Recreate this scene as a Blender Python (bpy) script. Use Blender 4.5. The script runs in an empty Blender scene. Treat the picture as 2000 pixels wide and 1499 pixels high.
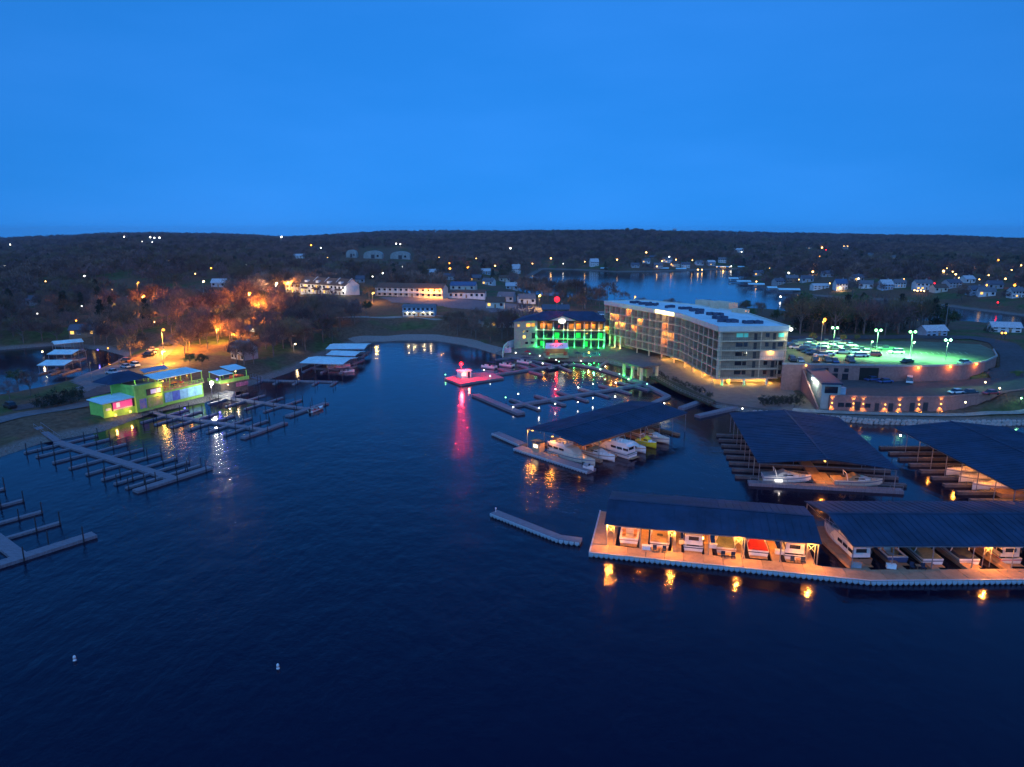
import bpy, math, random
import numpy as np
from mathutils import Vector
random.seed(7); RNG = np.random.default_rng(11)
scene = bpy.context.scene
COL = scene.collection
R = math.radians
# ---------------------------------------------------------------- camera
F, HORZ, CAMH = 1350.0, 452.0, 50.0
PITCH = math.atan((749.5 - HORZ) / F)
cam = bpy.data.cameras.new('camera'); cam.lens = 36 * F / 2000; cam.sensor_width = 36
cam.clip_start = 0.5; cam.clip_end = 20000
camo = bpy.data.objects.new('camera', cam); COL.objects.link(camo)
camo.location = (0, 0, CAMH); camo.rotation_euler = (math.pi / 2 - PITCH, 0, 0)
scene.camera = camo
# ---------------------------------------------------------------- dusk sky
world = bpy.data.worlds.new('World'); scene.world = world; world.use_nodes = True
nt = world.node_tree; bg = nt.nodes['Background']
sky = nt.nodes.new('ShaderNodeTexSky'); sky.sky_type = 'NISHITA'; sky.sun_disc = False
sky.sun_elevation = R(3.0); sky.sun_rotation = R(180); sky.air_density = 1.0; sky.dust_density = 0.0; sky.ozone_density = 6.0
tint = nt.nodes.new('ShaderNodeMix'); tint.data_type = 'RGBA'; tint.blend_type = 'MULTIPLY'; tint.inputs[0].default_value = 1
# thin veils of high cloud, very faint
tc = nt.nodes.new('ShaderNodeTexCoord'); mp = nt.nodes.new('ShaderNodeMapping'); mp.inputs['Scale'].default_value = (1.6, 1.6, 7.0)
mp.inputs['Rotation'].default_value = (0, R(12), 0)
nz = nt.nodes.new('ShaderNodeTexNoise'); nz.inputs['Scale'].default_value = 1.7; nz.inputs['Detail'].default_value = 5
cr = nt.nodes.new('ShaderNodeValToRGB')
cr.color_ramp.elements[0].position = 0.35; cr.color_ramp.elements[0].color = (1.0, 0.9, 0.9, 1)
cr.color_ramp.elements[1].position = 0.7; cr.color_ramp.elements[1].color = (1.4, .98, 0.97, 1)
lift = nt.nodes.new('ShaderNodeMapping'); lift.inputs['Scale'].default_value = (1, 1, .34); lift.inputs['Location'].default_value = (0, 0, .29)   # keeps the murk of the last degrees below the ridge
nt.links.new(tc.outputs['Generated'], lift.inputs[0]); nt.links.new(lift.outputs[0], sky.inputs[0])
nt.links.new(tc.outputs['Generated'], mp.inputs[0]); nt.links.new(mp.outputs[0], nz.inputs[0]); nt.links.new(nz.outputs[0], cr.inputs[0])
nt.links.new(sky.outputs[0], tint.inputs[6]); nt.links.new(cr.outputs[0], tint.inputs[7])
nt.links.new(tint.outputs[2], bg.inputs[0]); bg.inputs[1].default_value = 0.138
# broad afterglow of the sun that has just gone, behind the camera
sun = bpy.data.lights.new('sun', 'SUN'); sun.energy = 0.46; sun.angle = R(110); sun.color = (0.27, 0.52, 1.0)
suno = bpy.data.objects.new('sun', sun); COL.objects.link(suno)
suno.rotation_euler = (R(48), 0, R(-14))
vs = scene.view_settings
scene.display_settings.display_device = 'sRGB'
vs.view_transform = 'Standard'; vs.look = 'None'; vs.exposure = 1.9; vs.gamma = 1.0; vs.use_curve_mapping = False
cy = scene.cycles
cy.use_denoising = True; cy.max_bounces = 5; cy.diffuse_bounces = 2; cy.glossy_bounces = 3; cy.transmission_bounces = 2
cy.transparent_max_bounces = 6; cy.sample_clamp_indirect = 4.0; cy.caustics_reflective = False; cy.caustics_refractive = False
cy.use_light_tree = True
# ---------------------------------------------------------------- helpers
_cp, _sp = math.cos(PITCH), math.sin(PITCH)
def at(px, py, z=0.0):
    """ground point (x, y) at height z seen at photo position px, py (used to survey the site)"""
    x = (px - 1000) / F; v = (749.5 - py) / F
    d = (x, _cp + v * _sp, -_sp + v * _cp); t = (z - CAMH) / d[2]
    return (d[0] * t, d[1] * t)
def V3(p, z): return (p[0], p[1], z)
def lerp(a, b, t): return tuple(a[i] + (b[i] - a[i]) * t for i in range(len(a)))
def dist(a, b): return math.hypot(a[0] - b[0], a[1] - b[1])
def ang(a, b): return math.atan2(b[1] - a[1], b[0] - a[0])
MATS = {}
def _new(name):
    m = bpy.data.materials.new(name); m.use_nodes = True
    return m, m.node_tree, m.node_tree.nodes['Principled BSDF']
def M(name, col=None, rough=0.75, var=0.22, scale=1.5, metal=0.0, bump=0.0, bscale=None, spec=0.4, stretch=None, col2=None, coat=0):
    if name in MATS: return MATS[name]
    m, nt, b = _new(name)
    b.inputs['Roughness'].default_value = rough; b.inputs['Metallic'].default_value = metal
    b.inputs['Specular IOR Level'].default_value = spec
    if coat: b.inputs['Coat Weight'].default_value = coat; b.inputs['Coat Roughness'].default_value = 0.08
    tc = nt.nodes.new('ShaderNodeTexCoord'); mp = nt.nodes.new('ShaderNodeMapping')
    if stretch: mp.inputs['Scale'].default_value = stretch
    nt.links.new(tc.outputs['Object'], mp.inputs[0])
    n1 = nt.nodes.new('ShaderNodeTexNoise'); n1.inputs['Scale'].default_value = scale; n1.inputs['Detail'].default_value = 6
    n1.inputs['Roughness'].default_value = 0.65
    nt.links.new(mp.outputs[0], n1.inputs[0])
    r = nt.nodes.new('ShaderNodeValToRGB'); e = r.color_ramp.elements
    c = np.array(col[:3]); c2 = np.array(col2[:3]) if col2 else np.minimum(c * (1 + var), 0.9)
    c1 = c if col2 else c * (1 - var)
    e[0].position = 0.36; e[0].color = (*c1, 1); e[1].position = 0.66; e[1].color = (*c2, 1)
    nt.links.new(n1.outputs[0], r.inputs[0]); nt.links.new(r.outputs[0], b.inputs['Base Color'])
    if bump:
        n2 = nt.nodes.new('ShaderNodeTexNoise'); n2.inputs['Scale'].default_value = bscale or scale * 4; n2.inputs['Detail'].default_value = 4
        nt.links.new(mp.outputs[0], n2.inputs[0])
        bp = nt.nodes.new('ShaderNodeBump'); bp.inputs['Strength'].default_value = 0.6; bp.inputs['Distance'].default_value = bump
        nt.links.new(n2.outputs[0], bp.inputs['Height']); nt.links.new(bp.outputs[0], b.inputs['Normal'])
    MATS[name] = m; return m
def EM(name, col, strength):
    if name in MATS: return MATS[name]
    m, nt, b = _new(name)
    b.inputs['Base Color'].default_value = (*[min(.8, c) for c in col], 1)
    b.inputs['Emission Color'].default_value = (*col, 1); b.inputs['Emission Strength'].default_value = strength
    tc = nt.nodes.new('ShaderNodeTexCoord'); n = nt.nodes.new('ShaderNodeTexNoise'); n.inputs['Scale'].default_value = 2.5
    nt.links.new(tc.outputs['Object'], n.inputs[0])
    ma = nt.nodes.new('ShaderNodeMapRange'); ma.inputs[3].default_value = strength * 0.85; ma.inputs[4].default_value = strength * 1.15
    nt.links.new(n.outputs[0], ma.inputs[0]); nt.links.new(ma.outputs[0], b.inputs['Emission Strength'])
    MATS[name] = m; return m
class MB:
    """collects faces of ONE part; build() links it as one mesh object"""
    def __init__(s): s.v = []; s.f = []
    def add(s, vs, fs):
        o = len(s.v); s.v.extend(vs); s.f.extend([tuple(i + o for i in f) for f in fs]); return s
    def box(s, cx, cy, z0, sx, sy, sz, rz=0.0):
        c, n = math.cos(rz), math.sin(rz); p = []
        for z in (z0, z0 + sz):
            for dx, dy in ((-1, -1), (1, -1), (1, 1), (-1, 1)):
                x, y = dx * sx / 2, dy * sy / 2
                p.append((cx + x * c - y * n, cy + x * n + y * c, z))
        return s.add(p, [(3, 2, 1, 0), (4, 5, 6, 7), (0, 1, 5, 4), (1, 2, 6, 5), (2, 3, 7, 6), (3, 0, 4, 7)])
    def seg(s, a, b, w, z0, z1, off=0.0):
        """box along the line a-b, w wide"""
        t = ang(a, b); nx, ny = -math.sin(t), math.cos(t)
        return s.box((a[0] + b[0]) / 2 + nx * off, (a[1] + b[1]) / 2 + ny * off, z0, dist(a, b), w, z1 - z0, t)
    def prism(s, poly, z0, z1):
        n = len(poly); A = sum(poly[i][0] * poly[(i + 1) % n][1] - poly[(i + 1) % n][0] * poly[i][1] for i in range(n))
        if A < 0: poly = poly[::-1]
        g0 = z0 if hasattr(z0, '__len__') else [z0] * n; g1 = z1 if hasattr(z1, '__len__') else [z1] * n
        vs = [(p[0], p[1], g0[i]) for i, p in enumerate(poly)] + [(p[0], p[1], g1[i]) for i, p in enumerate(poly)]
        return s.add(vs, [tuple(range(n - 1, -1, -1)), tuple(range(n, 2 * n))] + [(i, (i + 1) % n, n + (i + 1) % n, n + i) for i in range(n)])
    def tube(s, a, b, r0, r1=None, n=6):
        r1 = r0 if r1 is None else r1
        a, b = Vector(a), Vector(b); d = (b - a).normalized()
        u = d.orthogonal().normalized(); w = d.cross(u); vs = []
        for p, r in ((a, r0), (b, r1)):
            for i in range(n):
                t = 2 * math.pi * i / n; vs.append(tuple(p + (u * math.cos(t) + w * math.sin(t)) * r))
        return s.add(vs, [tuple(range(n - 1, -1, -1)), tuple(range(n, 2 * n))] + [(i, (i + 1) % n, n + (i + 1) % n, n + i) for i in range(n)])
    def poly(s, *pts): return s.add(list(pts), [tuple(range(len(pts)))])
    def slab(s, pts, th):
        """polygon of 3-D points given a thickness downwards"""
        n = len(pts); lo = [(p[0], p[1], p[2] - th) for p in pts]
        return s.add(list(pts) + lo, [tuple(range(n)), tuple(range(2 * n - 1, n - 1, -1))] + [(n + i, n + (i + 1) % n, (i + 1) % n, i) for i in range(n)])
    def loft(s, rings, closed=False, caps=True):
        n = len(rings[0]); vs = [p for r in rings for p in r]; fs = []
        for k in range(len(rings) - 1):
            for i in range(n if closed else n - 1):
                j = (i + 1) % n; fs.append((k * n + i, k * n + j, (k + 1) * n + j, (k + 1) * n + i))
        if caps: fs.append(tuple(range(n - 1, -1, -1))); fs.append(tuple(range((len(rings) - 1) * n, len(rings) * n)))
        return s.add(vs, fs)
    def ball(s, c, r, n=8, m=5, sz=1.0):
        rings = []
        for k in range(1, m):
            t = math.pi * k / m
            rings.append([(c[0] + r * math.sin(t) * math.cos(2 * math.pi * i / n), c[1] + r * math.sin(t) * math.sin(2 * math.pi * i / n), c[2] + r * sz * math.cos(t)) for i in range(n)])
        return s.loft(rings, True, True)
    def mesh(s, name, mat=None, smooth=False):
        me = bpy.data.meshes.new(name); me.from_pydata(s.v, [], s.f)
        if mat: me.materials.append(mat)
        if smooth: me.shade_smooth()
        me.update(); return me
    def build(s, name, mat, parent=None, smooth=False, world=True):
        """world=True: vertices were given in world space; they become local to the parent"""
        if parent is not None and world:
            q = parent
            while '_o' not in q: q = q.parent
            px, py, pz = q['_o']; s.v = [(x - px, y - py, z - pz) for x, y, z in s.v]
        return put(name, s.mesh(name, mat, smooth), parent)
def put(name, me, parent=None, loc=(0, 0, 0), rz=0.0, sc=None):
    o = bpy.data.objects.new(name, me); COL.objects.link(o)
    if parent is not None: o.parent = parent
    o.location = loc; o.rotation_euler = (0, 0, rz)
    if sc is not None: o.scale = sc if hasattr(sc, '__len__') else (sc, sc, sc)
    return o
def thing(name, label, cat, loc=(0, 0, 0), rz=0.0, group=None):
    o = bpy.data.objects.new(name, None); COL.objects.link(o); o.empty_display_size = 0.3
    o.location = loc; o.rotation_euler = (0, 0, rz); o['_o'] = list(loc)
    o['label'] = label; o['category'] = cat
    if group: o['group'] = group
    return o
def tag(o, label, cat, group=None):
    o['label'] = label; o['category'] = cat
    if group: o['group'] = group
    return o
def struct(o, kind='structure', label=None):
    o['kind'] = kind
    if label: o['label'] = label
    return o
def setmat(o, mat):
    o.material_slots[0].link = 'OBJECT'; o.material_slots[0].material = mat
def lamp(parent, loc, col, power, radius=0.15, spot=None, world=True):
    l = bpy.data.lights.new('bulb', 'SPOT' if spot else 'POINT'); l.energy = power; l.color = col; l.shadow_soft_size = radius
    if spot: l.spot_size = R(abs(spot)); l.spot_blend = 0.35
    o = bpy.data.objects.new('bulb', l); COL.objects.link(o); o.parent = parent
    if world:
        p = parent['_o']; loc = (loc[0] - p[0], loc[1] - p[1], loc[2] - p[2])
    o.location = loc
    if spot and spot < 0: o.rotation_euler = (math.pi, 0, 0)      # negative angle: shines upwards
    return o
ORANGE, AMBER, WARM, WHITE, GREEN, RED, LIME, BLUE = (1, .33, .035), (1, .5, .09), (1, .72, .38), (1, .95, .8), (.03, 1, .14), (1, .006, .012), (.26, 1, .38), (.12, .1, 1)
ORD = 'first second third fourth fifth sixth seventh eighth ninth tenth eleventh twelfth thirteenth fourteenth fifteenth sixteenth seventeenth eighteenth nineteenth twentieth'.split()
ORD += ['twenty-' + o for o in ORD[:9]] + ['thirtieth'] + ['thirty-' + o for o in ORD[:9]] + ['fortieth']
EMC = {'orange': ORANGE, 'amber': AMBER, 'warm': WARM, 'white': WHITE, 'green': GREEN, 'red': RED, 'lime': LIME, 'blue': BLUE}
GMAX = {'orange': .9, 'amber': 1.3, 'red': 2.2, 'warm': 3, 'green': 2, 'blue': 1.6, 'lime': 4, 'white': 8}
def glow(c, s):
    s = min(s, GMAX[c]); return EM('glow_%s_%g' % (c, s), EMC[c], s)
# ================================================================ terrain
PXW = {
 'lake': [(-500, 990), (-250, 935), (0, 893), (80, 866), (200, 843), (300, 806), (400, 786), (440, 772), (500, 750), (560, 730), (600, 714), (640, 692), (690, 673), (760, 667), (860, 668), (930, 680), (985, 697), (1020, 701), (1100, 706), (1180, 708), (1250, 724), (1330, 768), (1400, 797), (1470, 808), (1560, 814), (1700, 827), (1850, 831), (2000, 829), (2300, 836)],
 'inlet': [(-600, 697), (0, 684), (100, 676), (200, 684), (245, 696), (215, 713), (130, 746), (60, 766), (0, 777), (-400, 812)],
 'cove': [(1010, 562), (1030, 545), (1062, 526), (1130, 528), (1200, 532), (1290, 531), (1400, 527), (1452, 526), (1462, 535), (1440, 548), (1500, 565), (1560, 576), (1650, 584), (1750, 588), (1800, 592), (1900, 606), (2000, 618), (2400, 660), (2500, 720), (2000, 655), (1900, 643), (1800, 641), (1650, 633), (1530, 613), (1400, 604), (1300, 599), (1150, 591), (1080, 586), (1020, 573)]}
WATER = {k: np.array([at(*p) for p in v]) for k, v in PXW.items()}
WATER['lake'] = np.vstack([WATER['lake'], [(420, 100), (420, -400), (-420, -400), (-420, 60)]])
def _inside(P, x, y):
    c = np.zeros(x.shape, bool); n = len(P)
    for i in range(n):
        x1, y1 = P[i]; x2, y2 = P[(i + 1) % n]
        if y1 == y2: continue
        m = ((y1 > y) != (y2 > y)) & (x < (x2 - x1) * (y - y1) / (y2 - y1) + x1); c ^= m
    return c
def _edge(P, x, y):
    d = np.full(x.shape, 1e9); n = len(P)
    for i in range(n):
        ax, ay = P[i]; bx, by = P[(i + 1) % n]; ux, uy = bx - ax, by - ay
        t = np.clip(((x - ax) * ux + (y - ay) * uy) / (ux * ux + uy * uy + 1e-9), 0, 1)
        d = np.minimum(d, (x - ax - t * ux) ** 2 + (y - ay - t * uy) ** 2)
    return np.sqrt(d)
def sdf(x, y):
    """distance to the nearest shore, positive on land"""
    d = np.full(x.shape, 1e9); w = np.zeros(x.shape, bool)
    for P in WATER.values():
        d = np.minimum(d, _edge(P, x, y)); w |= _inside(P, x, y)
    return np.where(w, -d, d)
CTRL = [(20, 845, 1.6), (100, 806, 2.6), (150, 772, 3), (200, 806, 2), (280, 780, 2), (350, 757, 2.4), (250, 735, 3.2), (300, 705, 4), (330, 665, 5), (400, 655, 6), (480, 695, 4), (560, 695, 3.5), (600, 662, 6), (450, 622, 9), (500, 603, 11), (560, 592, 12), (650, 577, 12), (750, 580, 11), (850, 588, 10), (950, 600, 9), (1000, 611, 8), (820, 615, 7), (700, 625, 7), (650, 642, 5), (760, 650, 2.2), (860, 650, 2.2), (920, 662, 2.6), (960, 674, 2.6), (1050, 692, 2), (1150, 692, 2), (1250, 714, 1.6), (1300, 740, 1.2), (1400, 766, 1), (1500, 775, 1.1), (1550, 790, 1.1), (1700, 808, 1.1), (1850, 810, 1.1), (2000, 814, 1.3), (1100, 618, 6), (1180, 618, 5), (1040, 640, 5), (1560, 664, 9.2), (1680, 664, 9.2), (1800, 664, 9.2), (1930, 664, 9.2), (1995, 690, 8.4), (1985, 725, 6.5), (1985, 765, 5), (2100, 760, 6), (2150, 690, 9), (60, 800, 2.5), (-200, 860, 3), (350, 620, 9), (230, 650, 5), (240, 610, 9), (120, 640, 6), (900, 620, 8), (920, 640, 5), (1350, 606, 2.5), (1450, 628, 4), (1250, 600, 2.5), (1540, 640, 6)]
CT = np.array([(*at(a, b, z), z) for a, b, z in CTRL])
SKYL = np.array([(-600, 468), (0, 467), (130, 464), (210, 459), (300, 457), (430, 459), (560, 462), (640, 458), (760, 456), (850, 456), (1050, 453), (1230, 451), (1330, 455), (1450, 459), (1600, 461), (1800, 463), (2000, 468), (2600, 468)], float)
def _h2(i, j):
    s = np.sin(i * 127.1 + j * 311.7) * 43758.5453; return s - np.floor(s)
def vnoise(x, y):
    i, j = np.floor(x), np.floor(y); u, v = x - i, y - j; u = u * u * (3 - 2 * u); v = v * v * (3 - 2 * v)
    return (_h2(i, j) * (1 - u) + _h2(i + 1, j) * u) * (1 - v) + (_h2(i, j + 1) * (1 - u) + _h2(i + 1, j + 1) * u) * v
PADS = []          # (polygon, cap height): ground kept under built decks
def H(x, y):
    x = np.asarray(x, float); y = np.asarray(y, float); sh = x.shape; x = np.atleast_1d(x).ravel(); y = np.atleast_1d(y).ravel()
    sd = sdf(x, y); r = np.hypot(x, y)
    num = np.zeros_like(x); den = np.zeros_like(x)
    for cx, cy_, cz in CT:
        w = 1 / ((x - cx) ** 2 + (y - cy_) ** 2 + 4) ** 1.6; num += w * cz; den += w
    zc = num / den
    px = 1000 + F * np.clip(x / np.maximum(y, 1), -2, 2)
    rz = 50 - (np.interp(px, SKYL[:, 0], SKYL[:, 1]) - 452) * 2600 / 1350 - 8
    zf = rz * (1 - np.exp(-np.maximum(sd, 0) / 400)) + 10 * (vnoise(x / 260, y / 260) - .5) + 5 * (vnoise(x / 80 + 9, y / 80) - .5)
    zf = zf + 12 * (vnoise(x / 420 + 5, y / 420) - .5) * np.clip((r - 1300) / 700, 0, 1)
    zf = np.maximum(zf, np.minimum(9, sd * .18))
    fall = np.clip((r - 2700) / 1500, 0, 1); zf = zf * (1 - .75 * fall * fall)
    w = np.clip((r - 430) / 220, 0, 1); w = w * w * (3 - 2 * w)
    z = zc * (1 - w) + zf * w + .35 * (vnoise(x / 9, y / 9) - .5) * np.clip(sd / 6, 0, 1)
    z = np.where(sd > 0, np.minimum(z, .12 + sd * .30), np.maximum(-4, sd * .5))
    for P, cap in PADS:
        z = np.where(_inside(P, x, y), np.minimum(z, cap), z)
    return z.reshape(sh) if sh else float(z[0])
_ds = np.concatenate([np.arange(80, 500, 1.0), np.arange(500, 1200, 3.0), np.arange(1200, 4200, 10.0)])
def hit(px, py, up=0.0):
    """where the line of sight through a photo position meets the ground (raised by up)"""
    x = (px - 1000) / F; v = (749.5 - py) / F
    d = np.array((x, _cp + v * _sp, -_sp + v * _cp)); d = d / d[1]
    X, Y, Z = d[0] * _ds, _ds, CAMH + d[2] * _ds
    m = Z < np.maximum(H(X, Y), 0) + up
    k = int(np.argmax(m)) if m.any() else len(_ds) - 1
    return (float(X[k]), float(Y[k]), float(max(H(X[k], Y[k]), 0)))
LOT = [at(*p, 9.5) for p in ((1528, 712), (1640, 714), (1800, 717), (1880, 714), (1925, 707), (1947, 697), (1940, 684), (1915, 673), (1800, 667), (1650, 667), (1535, 667))]
LOW = [at(*p, 5.0) for p in ((1622, 774), (1750, 778), (1850, 776), (1960, 767), (2060, 755), (2060, 735), (1960, 735))] + [(LOT[3][0], LOT[3][1] - .4), (LOT[2][0], LOT[2][1] - .4), (LOT[1][0], LOT[1][1] - .4), (90.5, 211)]
HFRONT = [(40.3, 300.6), (57.7, 264.7), (62.3, 252.9), (65.8, 218.0)]; HBACK = [(58.6, 305.1), (77.2, 283.5), (87.2, 257.8), (88.2, 219.2)]
TERR = [at(*p) for p in ((1000, 695), (1100, 703), (1180, 705), (1250, 721), (1330, 765), (1400, 794), (1470, 805), (1545, 812))] + [at(1560, 780, 1.3), (88.5, 213), (90, 225)] + HBACK[::-1] + [at(1185, 668, 2), at(1040, 660, 2), at(985, 668, 2)]
PADS += [(np.array(LOT), .6), (np.array(LOW), .6), (np.array(TERR), 1.0)]
# ground: one sheet, finer where it is near
def build_ground():
    th = np.radians(np.linspace(-52, 52, 560)); rr = np.concatenate([np.linspace(115, 480, 300), 480 * np.exp(np.linspace(0.006, math.log(6500 / 480), 130))])
    T, Rr = np.meshgrid(th, rr); X = Rr * np.sin(T); Y = Rr * np.cos(T); Z = H(X, Y)
    n, m = X.shape; v = np.stack([X, Y, Z], -1).reshape(-1, 3)
    i = np.arange(n - 1)[:, None] * m + np.arange(m - 1)[None]; q = np.stack([i, i + 1, i + m + 1, i + m], -1).reshape(-1, 4)
    keep = (v[q][:, :, 2].max(1) > -3.5); q = q[keep]
    me = bpy.data.meshes.new('ground'); me.vertices.add(len(v)); me.vertices.foreach_set('co', v.ravel())
    me.loops.add(q.size); me.loops.foreach_set('vertex_index', q.ravel().astype(np.int32)); me.polygons.add(len(q))
    me.polygons.foreach_set('loop_start', np.arange(0, q.size, 4, dtype=np.int32)); me.update(calc_edges=True); me.validate(); me.shade_smooth()
    m, nt, b = _new('ground'); b.inputs['Roughness'].default_value = .95; b.inputs['Specular IOR Level'].default_value = .1
    tc = nt.nodes.new('ShaderNodeTexCoord')
    def noise(s, d=6):
        n = nt.nodes.new('ShaderNodeTexNoise'); n.inputs['Scale'].default_value = s; n.inputs['Detail'].default_value = d; nt.links.new(tc.outputs['Object'], n.inputs[0]); return n.outputs[0]
    def ramp(f, a, ca, b_, cb):
        r = nt.nodes.new('ShaderNodeValToRGB'); e = r.color_ramp.elements; e[0].position = a; e[0].color = (*ca, 1); e[1].position = b_; e[1].color = (*cb, 1); nt.links.new(f, r.inputs[0]); return r.outputs[0]
    def mix(f, a, c):
        x = nt.nodes.new('ShaderNodeMix'); x.data_type = 'RGBA'; nt.links.new(f, x.inputs[0]); nt.links.new(a, x.inputs[6]); nt.links.new(c, x.inputs[7]); return x.outputs[2]
    grass = ramp(noise(.35), .3, (.035, .06, .02), .7, (.09, .13, .045))
    litter = ramp(noise(.8), .3, (.09, .055, .035), .7, (.17, .11, .07))
    gravel = ramp(noise(3.0), .3, (.10, .09, .08), .7, (.24, .22, .2))
    gm = ramp(noise(.045, 4), .5, (0, 0, 0), .62, (1, 1, 1))
    c1 = mix(gm, litter, grass)
    geo = nt.nodes.new('ShaderNodeNewGeometry'); sp = nt.nodes.new('ShaderNodeSeparateXYZ'); nt.links.new(geo.outputs['Position'], sp.inputs[0])
    mr = nt.nodes.new('ShaderNodeMapRange'); mr.inputs[1].default_value = 1.75; mr.inputs[2].default_value = 1.2
    ad = nt.nodes.new('ShaderNodeMath'); ad.operation = 'ADD'; nz = nt.nodes.new('ShaderNodeMath'); nz.operation = 'MULTIPLY'; nz.inputs[1].default_value = .8
    nt.links.new(noise(.25), nz.inputs[0]); nt.links.new(sp.outputs[2], ad.inputs[0]); nt.links.new(nz.outputs[0], ad.inputs[1]); nt.links.new(ad.outputs[0], mr.inputs[0])
    c2 = mix(mr.outputs[0], c1, gravel)
    nt.links.new(c2, b.inputs['Base Color'])
    bp = nt.nodes.new('ShaderNodeBump'); bp.inputs['Distance'].default_value = .25; nt.links.new(noise(1.6), bp.inputs['Height']); nt.links.new(bp.outputs[0], b.inputs['Normal'])
    me.materials.append(m); return struct(put('ground', me))
build_ground()
# water: one sheet with small wind ripples
def build_water():
    mb = MB(); mb.poly((-5200, -400, 0), (5200, -400, 0), (5200, 5200, 0), (-5200, 5200, 0)); m, nt, b = _new('lake_water')
    b.inputs['Base Color'].default_value = (.001, .002, .013, 1); b.inputs['Specular Tint'].default_value = (.95, .46, 1, 1); b.inputs['Roughness'].default_value = .1; b.inputs['IOR'].default_value = 1.33
    b.inputs['Specular IOR Level'].default_value = .5
    tc = nt.nodes.new('ShaderNodeTexCoord'); prev = None
    # wind reaches the open water; the berths lie calm
    wm = nt.nodes.new('ShaderNodeMapping'); wm.inputs['Location'].default_value = (.28, -1.12, 0); wm.inputs['Scale'].default_value = (1 / 105, 1 / 105, 1); nt.links.new(tc.outputs['Object'], wm.inputs[0])
    gr = nt.nodes.new('ShaderNodeTexGradient'); gr.gradient_type = 'QUADRATIC_SPHERE'; nt.links.new(wm.outputs[0], gr.inputs[0])
    wind = nt.nodes.new('ShaderNodeMapRange'); wind.inputs[1].default_value = 0; wind.inputs[2].default_value = .35; wind.inputs[3].default_value = .75; wind.inputs[4].default_value = 2.3; nt.links.new(gr.outputs[0], wind.inputs[0])
    wr = nt.nodes.new('ShaderNodeMapRange'); wr.inputs[1].default_value = 0; wr.inputs[2].default_value = .35; wr.inputs[3].default_value = .08; wr.inputs[4].default_value = .15; nt.links.new(gr.outputs[0], wr.inputs[0])
    pn = nt.nodes.new('ShaderNodeTexNoise'); pn.inputs['Scale'].default_value = .022; pn.inputs['Detail'].default_value = 4; nt.links.new(tc.outputs['Object'], pn.inputs[0])
    pr_ = nt.nodes.new('ShaderNodeMapRange'); pr_.inputs[1].default_value = .35; pr_.inputs[2].default_value = .65; pr_.inputs[3].default_value = .7; pr_.inputs[4].default_value = 1.35; nt.links.new(pn.outputs[0], pr_.inputs[0])
    rm_ = nt.nodes.new('ShaderNodeMath'); rm_.operation = 'MULTIPLY'; nt.links.new(wr.outputs[0], rm_.inputs[0]); nt.links.new(pr_.outputs[0], rm_.inputs[1]); nt.links.new(rm_.outputs[0], b.inputs['Roughness'])
    for s, d, st in ((.9, .05, (1, .55, 1)), (.22, .11, (1, .7, 1)), (3.2, .012, (1, 1, 1))):
        mp = nt.nodes.new('ShaderNodeMapping'); mp.inputs['Scale'].default_value = st; mp.inputs['Rotation'].default_value = (0, 0, R(20)); nt.links.new(tc.outputs['Object'], mp.inputs[0])
        n = nt.nodes.new('ShaderNodeTexNoise'); n.inputs['Scale'].default_value = s; n.inputs['Detail'].default_value = 3; nt.links.new(mp.outputs[0], n.inputs[0])
        bp = nt.nodes.new('ShaderNodeBump'); bp.inputs['Distance'].default_value = d; bp.inputs['Strength'].default_value = 1
        ml = nt.nodes.new('ShaderNodeMath'); ml.operation = 'MULTIPLY'; nt.links.new(n.outputs[0], ml.inputs[0]); nt.links.new(wind.outputs[0], ml.inputs[1]); nt.links.new(ml.outputs[0], bp.inputs['Height'])
        if prev: nt.links.new(prev.outputs[0], bp.inputs['Normal'])
        prev = bp
    nt.links.new(prev.outputs[0], b.inputs['Normal'])
    return struct(mb.build('lake_water', m))
build_water()
# ---------------------------------------------------------------- roads and pavements laid on the ground
def ribbon(name, pts, w, mat, lift=.12, step=1.5, kind='structure', cross=5, drape=False):
    P = []
    for i in range(len(pts) - 1):
        n = max(1, int(dist(pts[i], pts[i + 1]) / step))
        P += [lerp(pts[i][:2], pts[i + 1][:2], k / n) for k in range(n)]
    P.append(pts[-1][:2]); P = np.array(P)
    for _ in range(6):
        Q = P.copy(); Q[1:-1] = (P[:-2] + 2 * P[1:-1] + P[2:]) / 4; P = Q
    d = np.gradient(P, axis=0); d /= np.linalg.norm(d, axis=1)[:, None] + 1e-9; nrm = np.stack([-d[:, 1], d[:, 0]], 1)
    rings = []; offs = np.linspace(-w / 2, w / 2, cross)
    XY = P[:, None] + nrm[:, None] * offs[None, :, None]; Z = H(XY[..., 0], XY[..., 1])
    Z = (Z if drape else np.maximum(Z, Z.max(1, keepdims=True) * .6 + Z * .4)) + lift
    mb = MB()
    for k in range(len(P)): rings.append([(XY[k, j, 0], XY[k, j, 1], Z[k, j]) for j in range(cross)])
    mb.loft(rings, caps=False); return struct(mb.build(name, mat), kind)
def sheet(name, poly, mat, lift=.12, step=2.0):
    """paved area draped over the ground: a fine grid clipped to a polygon"""
    P = np.array(poly); x0, y0 = P.min(0); x1, y1 = P.max(0)
    X, Y = np.meshgrid(np.arange(x0, x1 + step, step), np.arange(y0, y1 + step, step)); ins = _inside(P, X, Y)
    Z = H(X, Y) + lift; mb = MB(); n, m = X.shape
    mb.v = [tuple(p) for p in np.stack([X, Y, Z], -1).reshape(-1, 3)]
    for i in range(n - 1):
        for j in range(m - 1):
            if ins[i, j] and ins[i + 1, j] and ins[i, j + 1] and ins[i + 1, j + 1]: mb.f.append((i * m + j, i * m + j + 1, (i + 1) * m + j + 1, (i + 1) * m + j))
    return struct(mb.build(name, mat))
ASPH = M('asphalt', (.055, .055, .06), .85, .3, .9, bump=.01)
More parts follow.
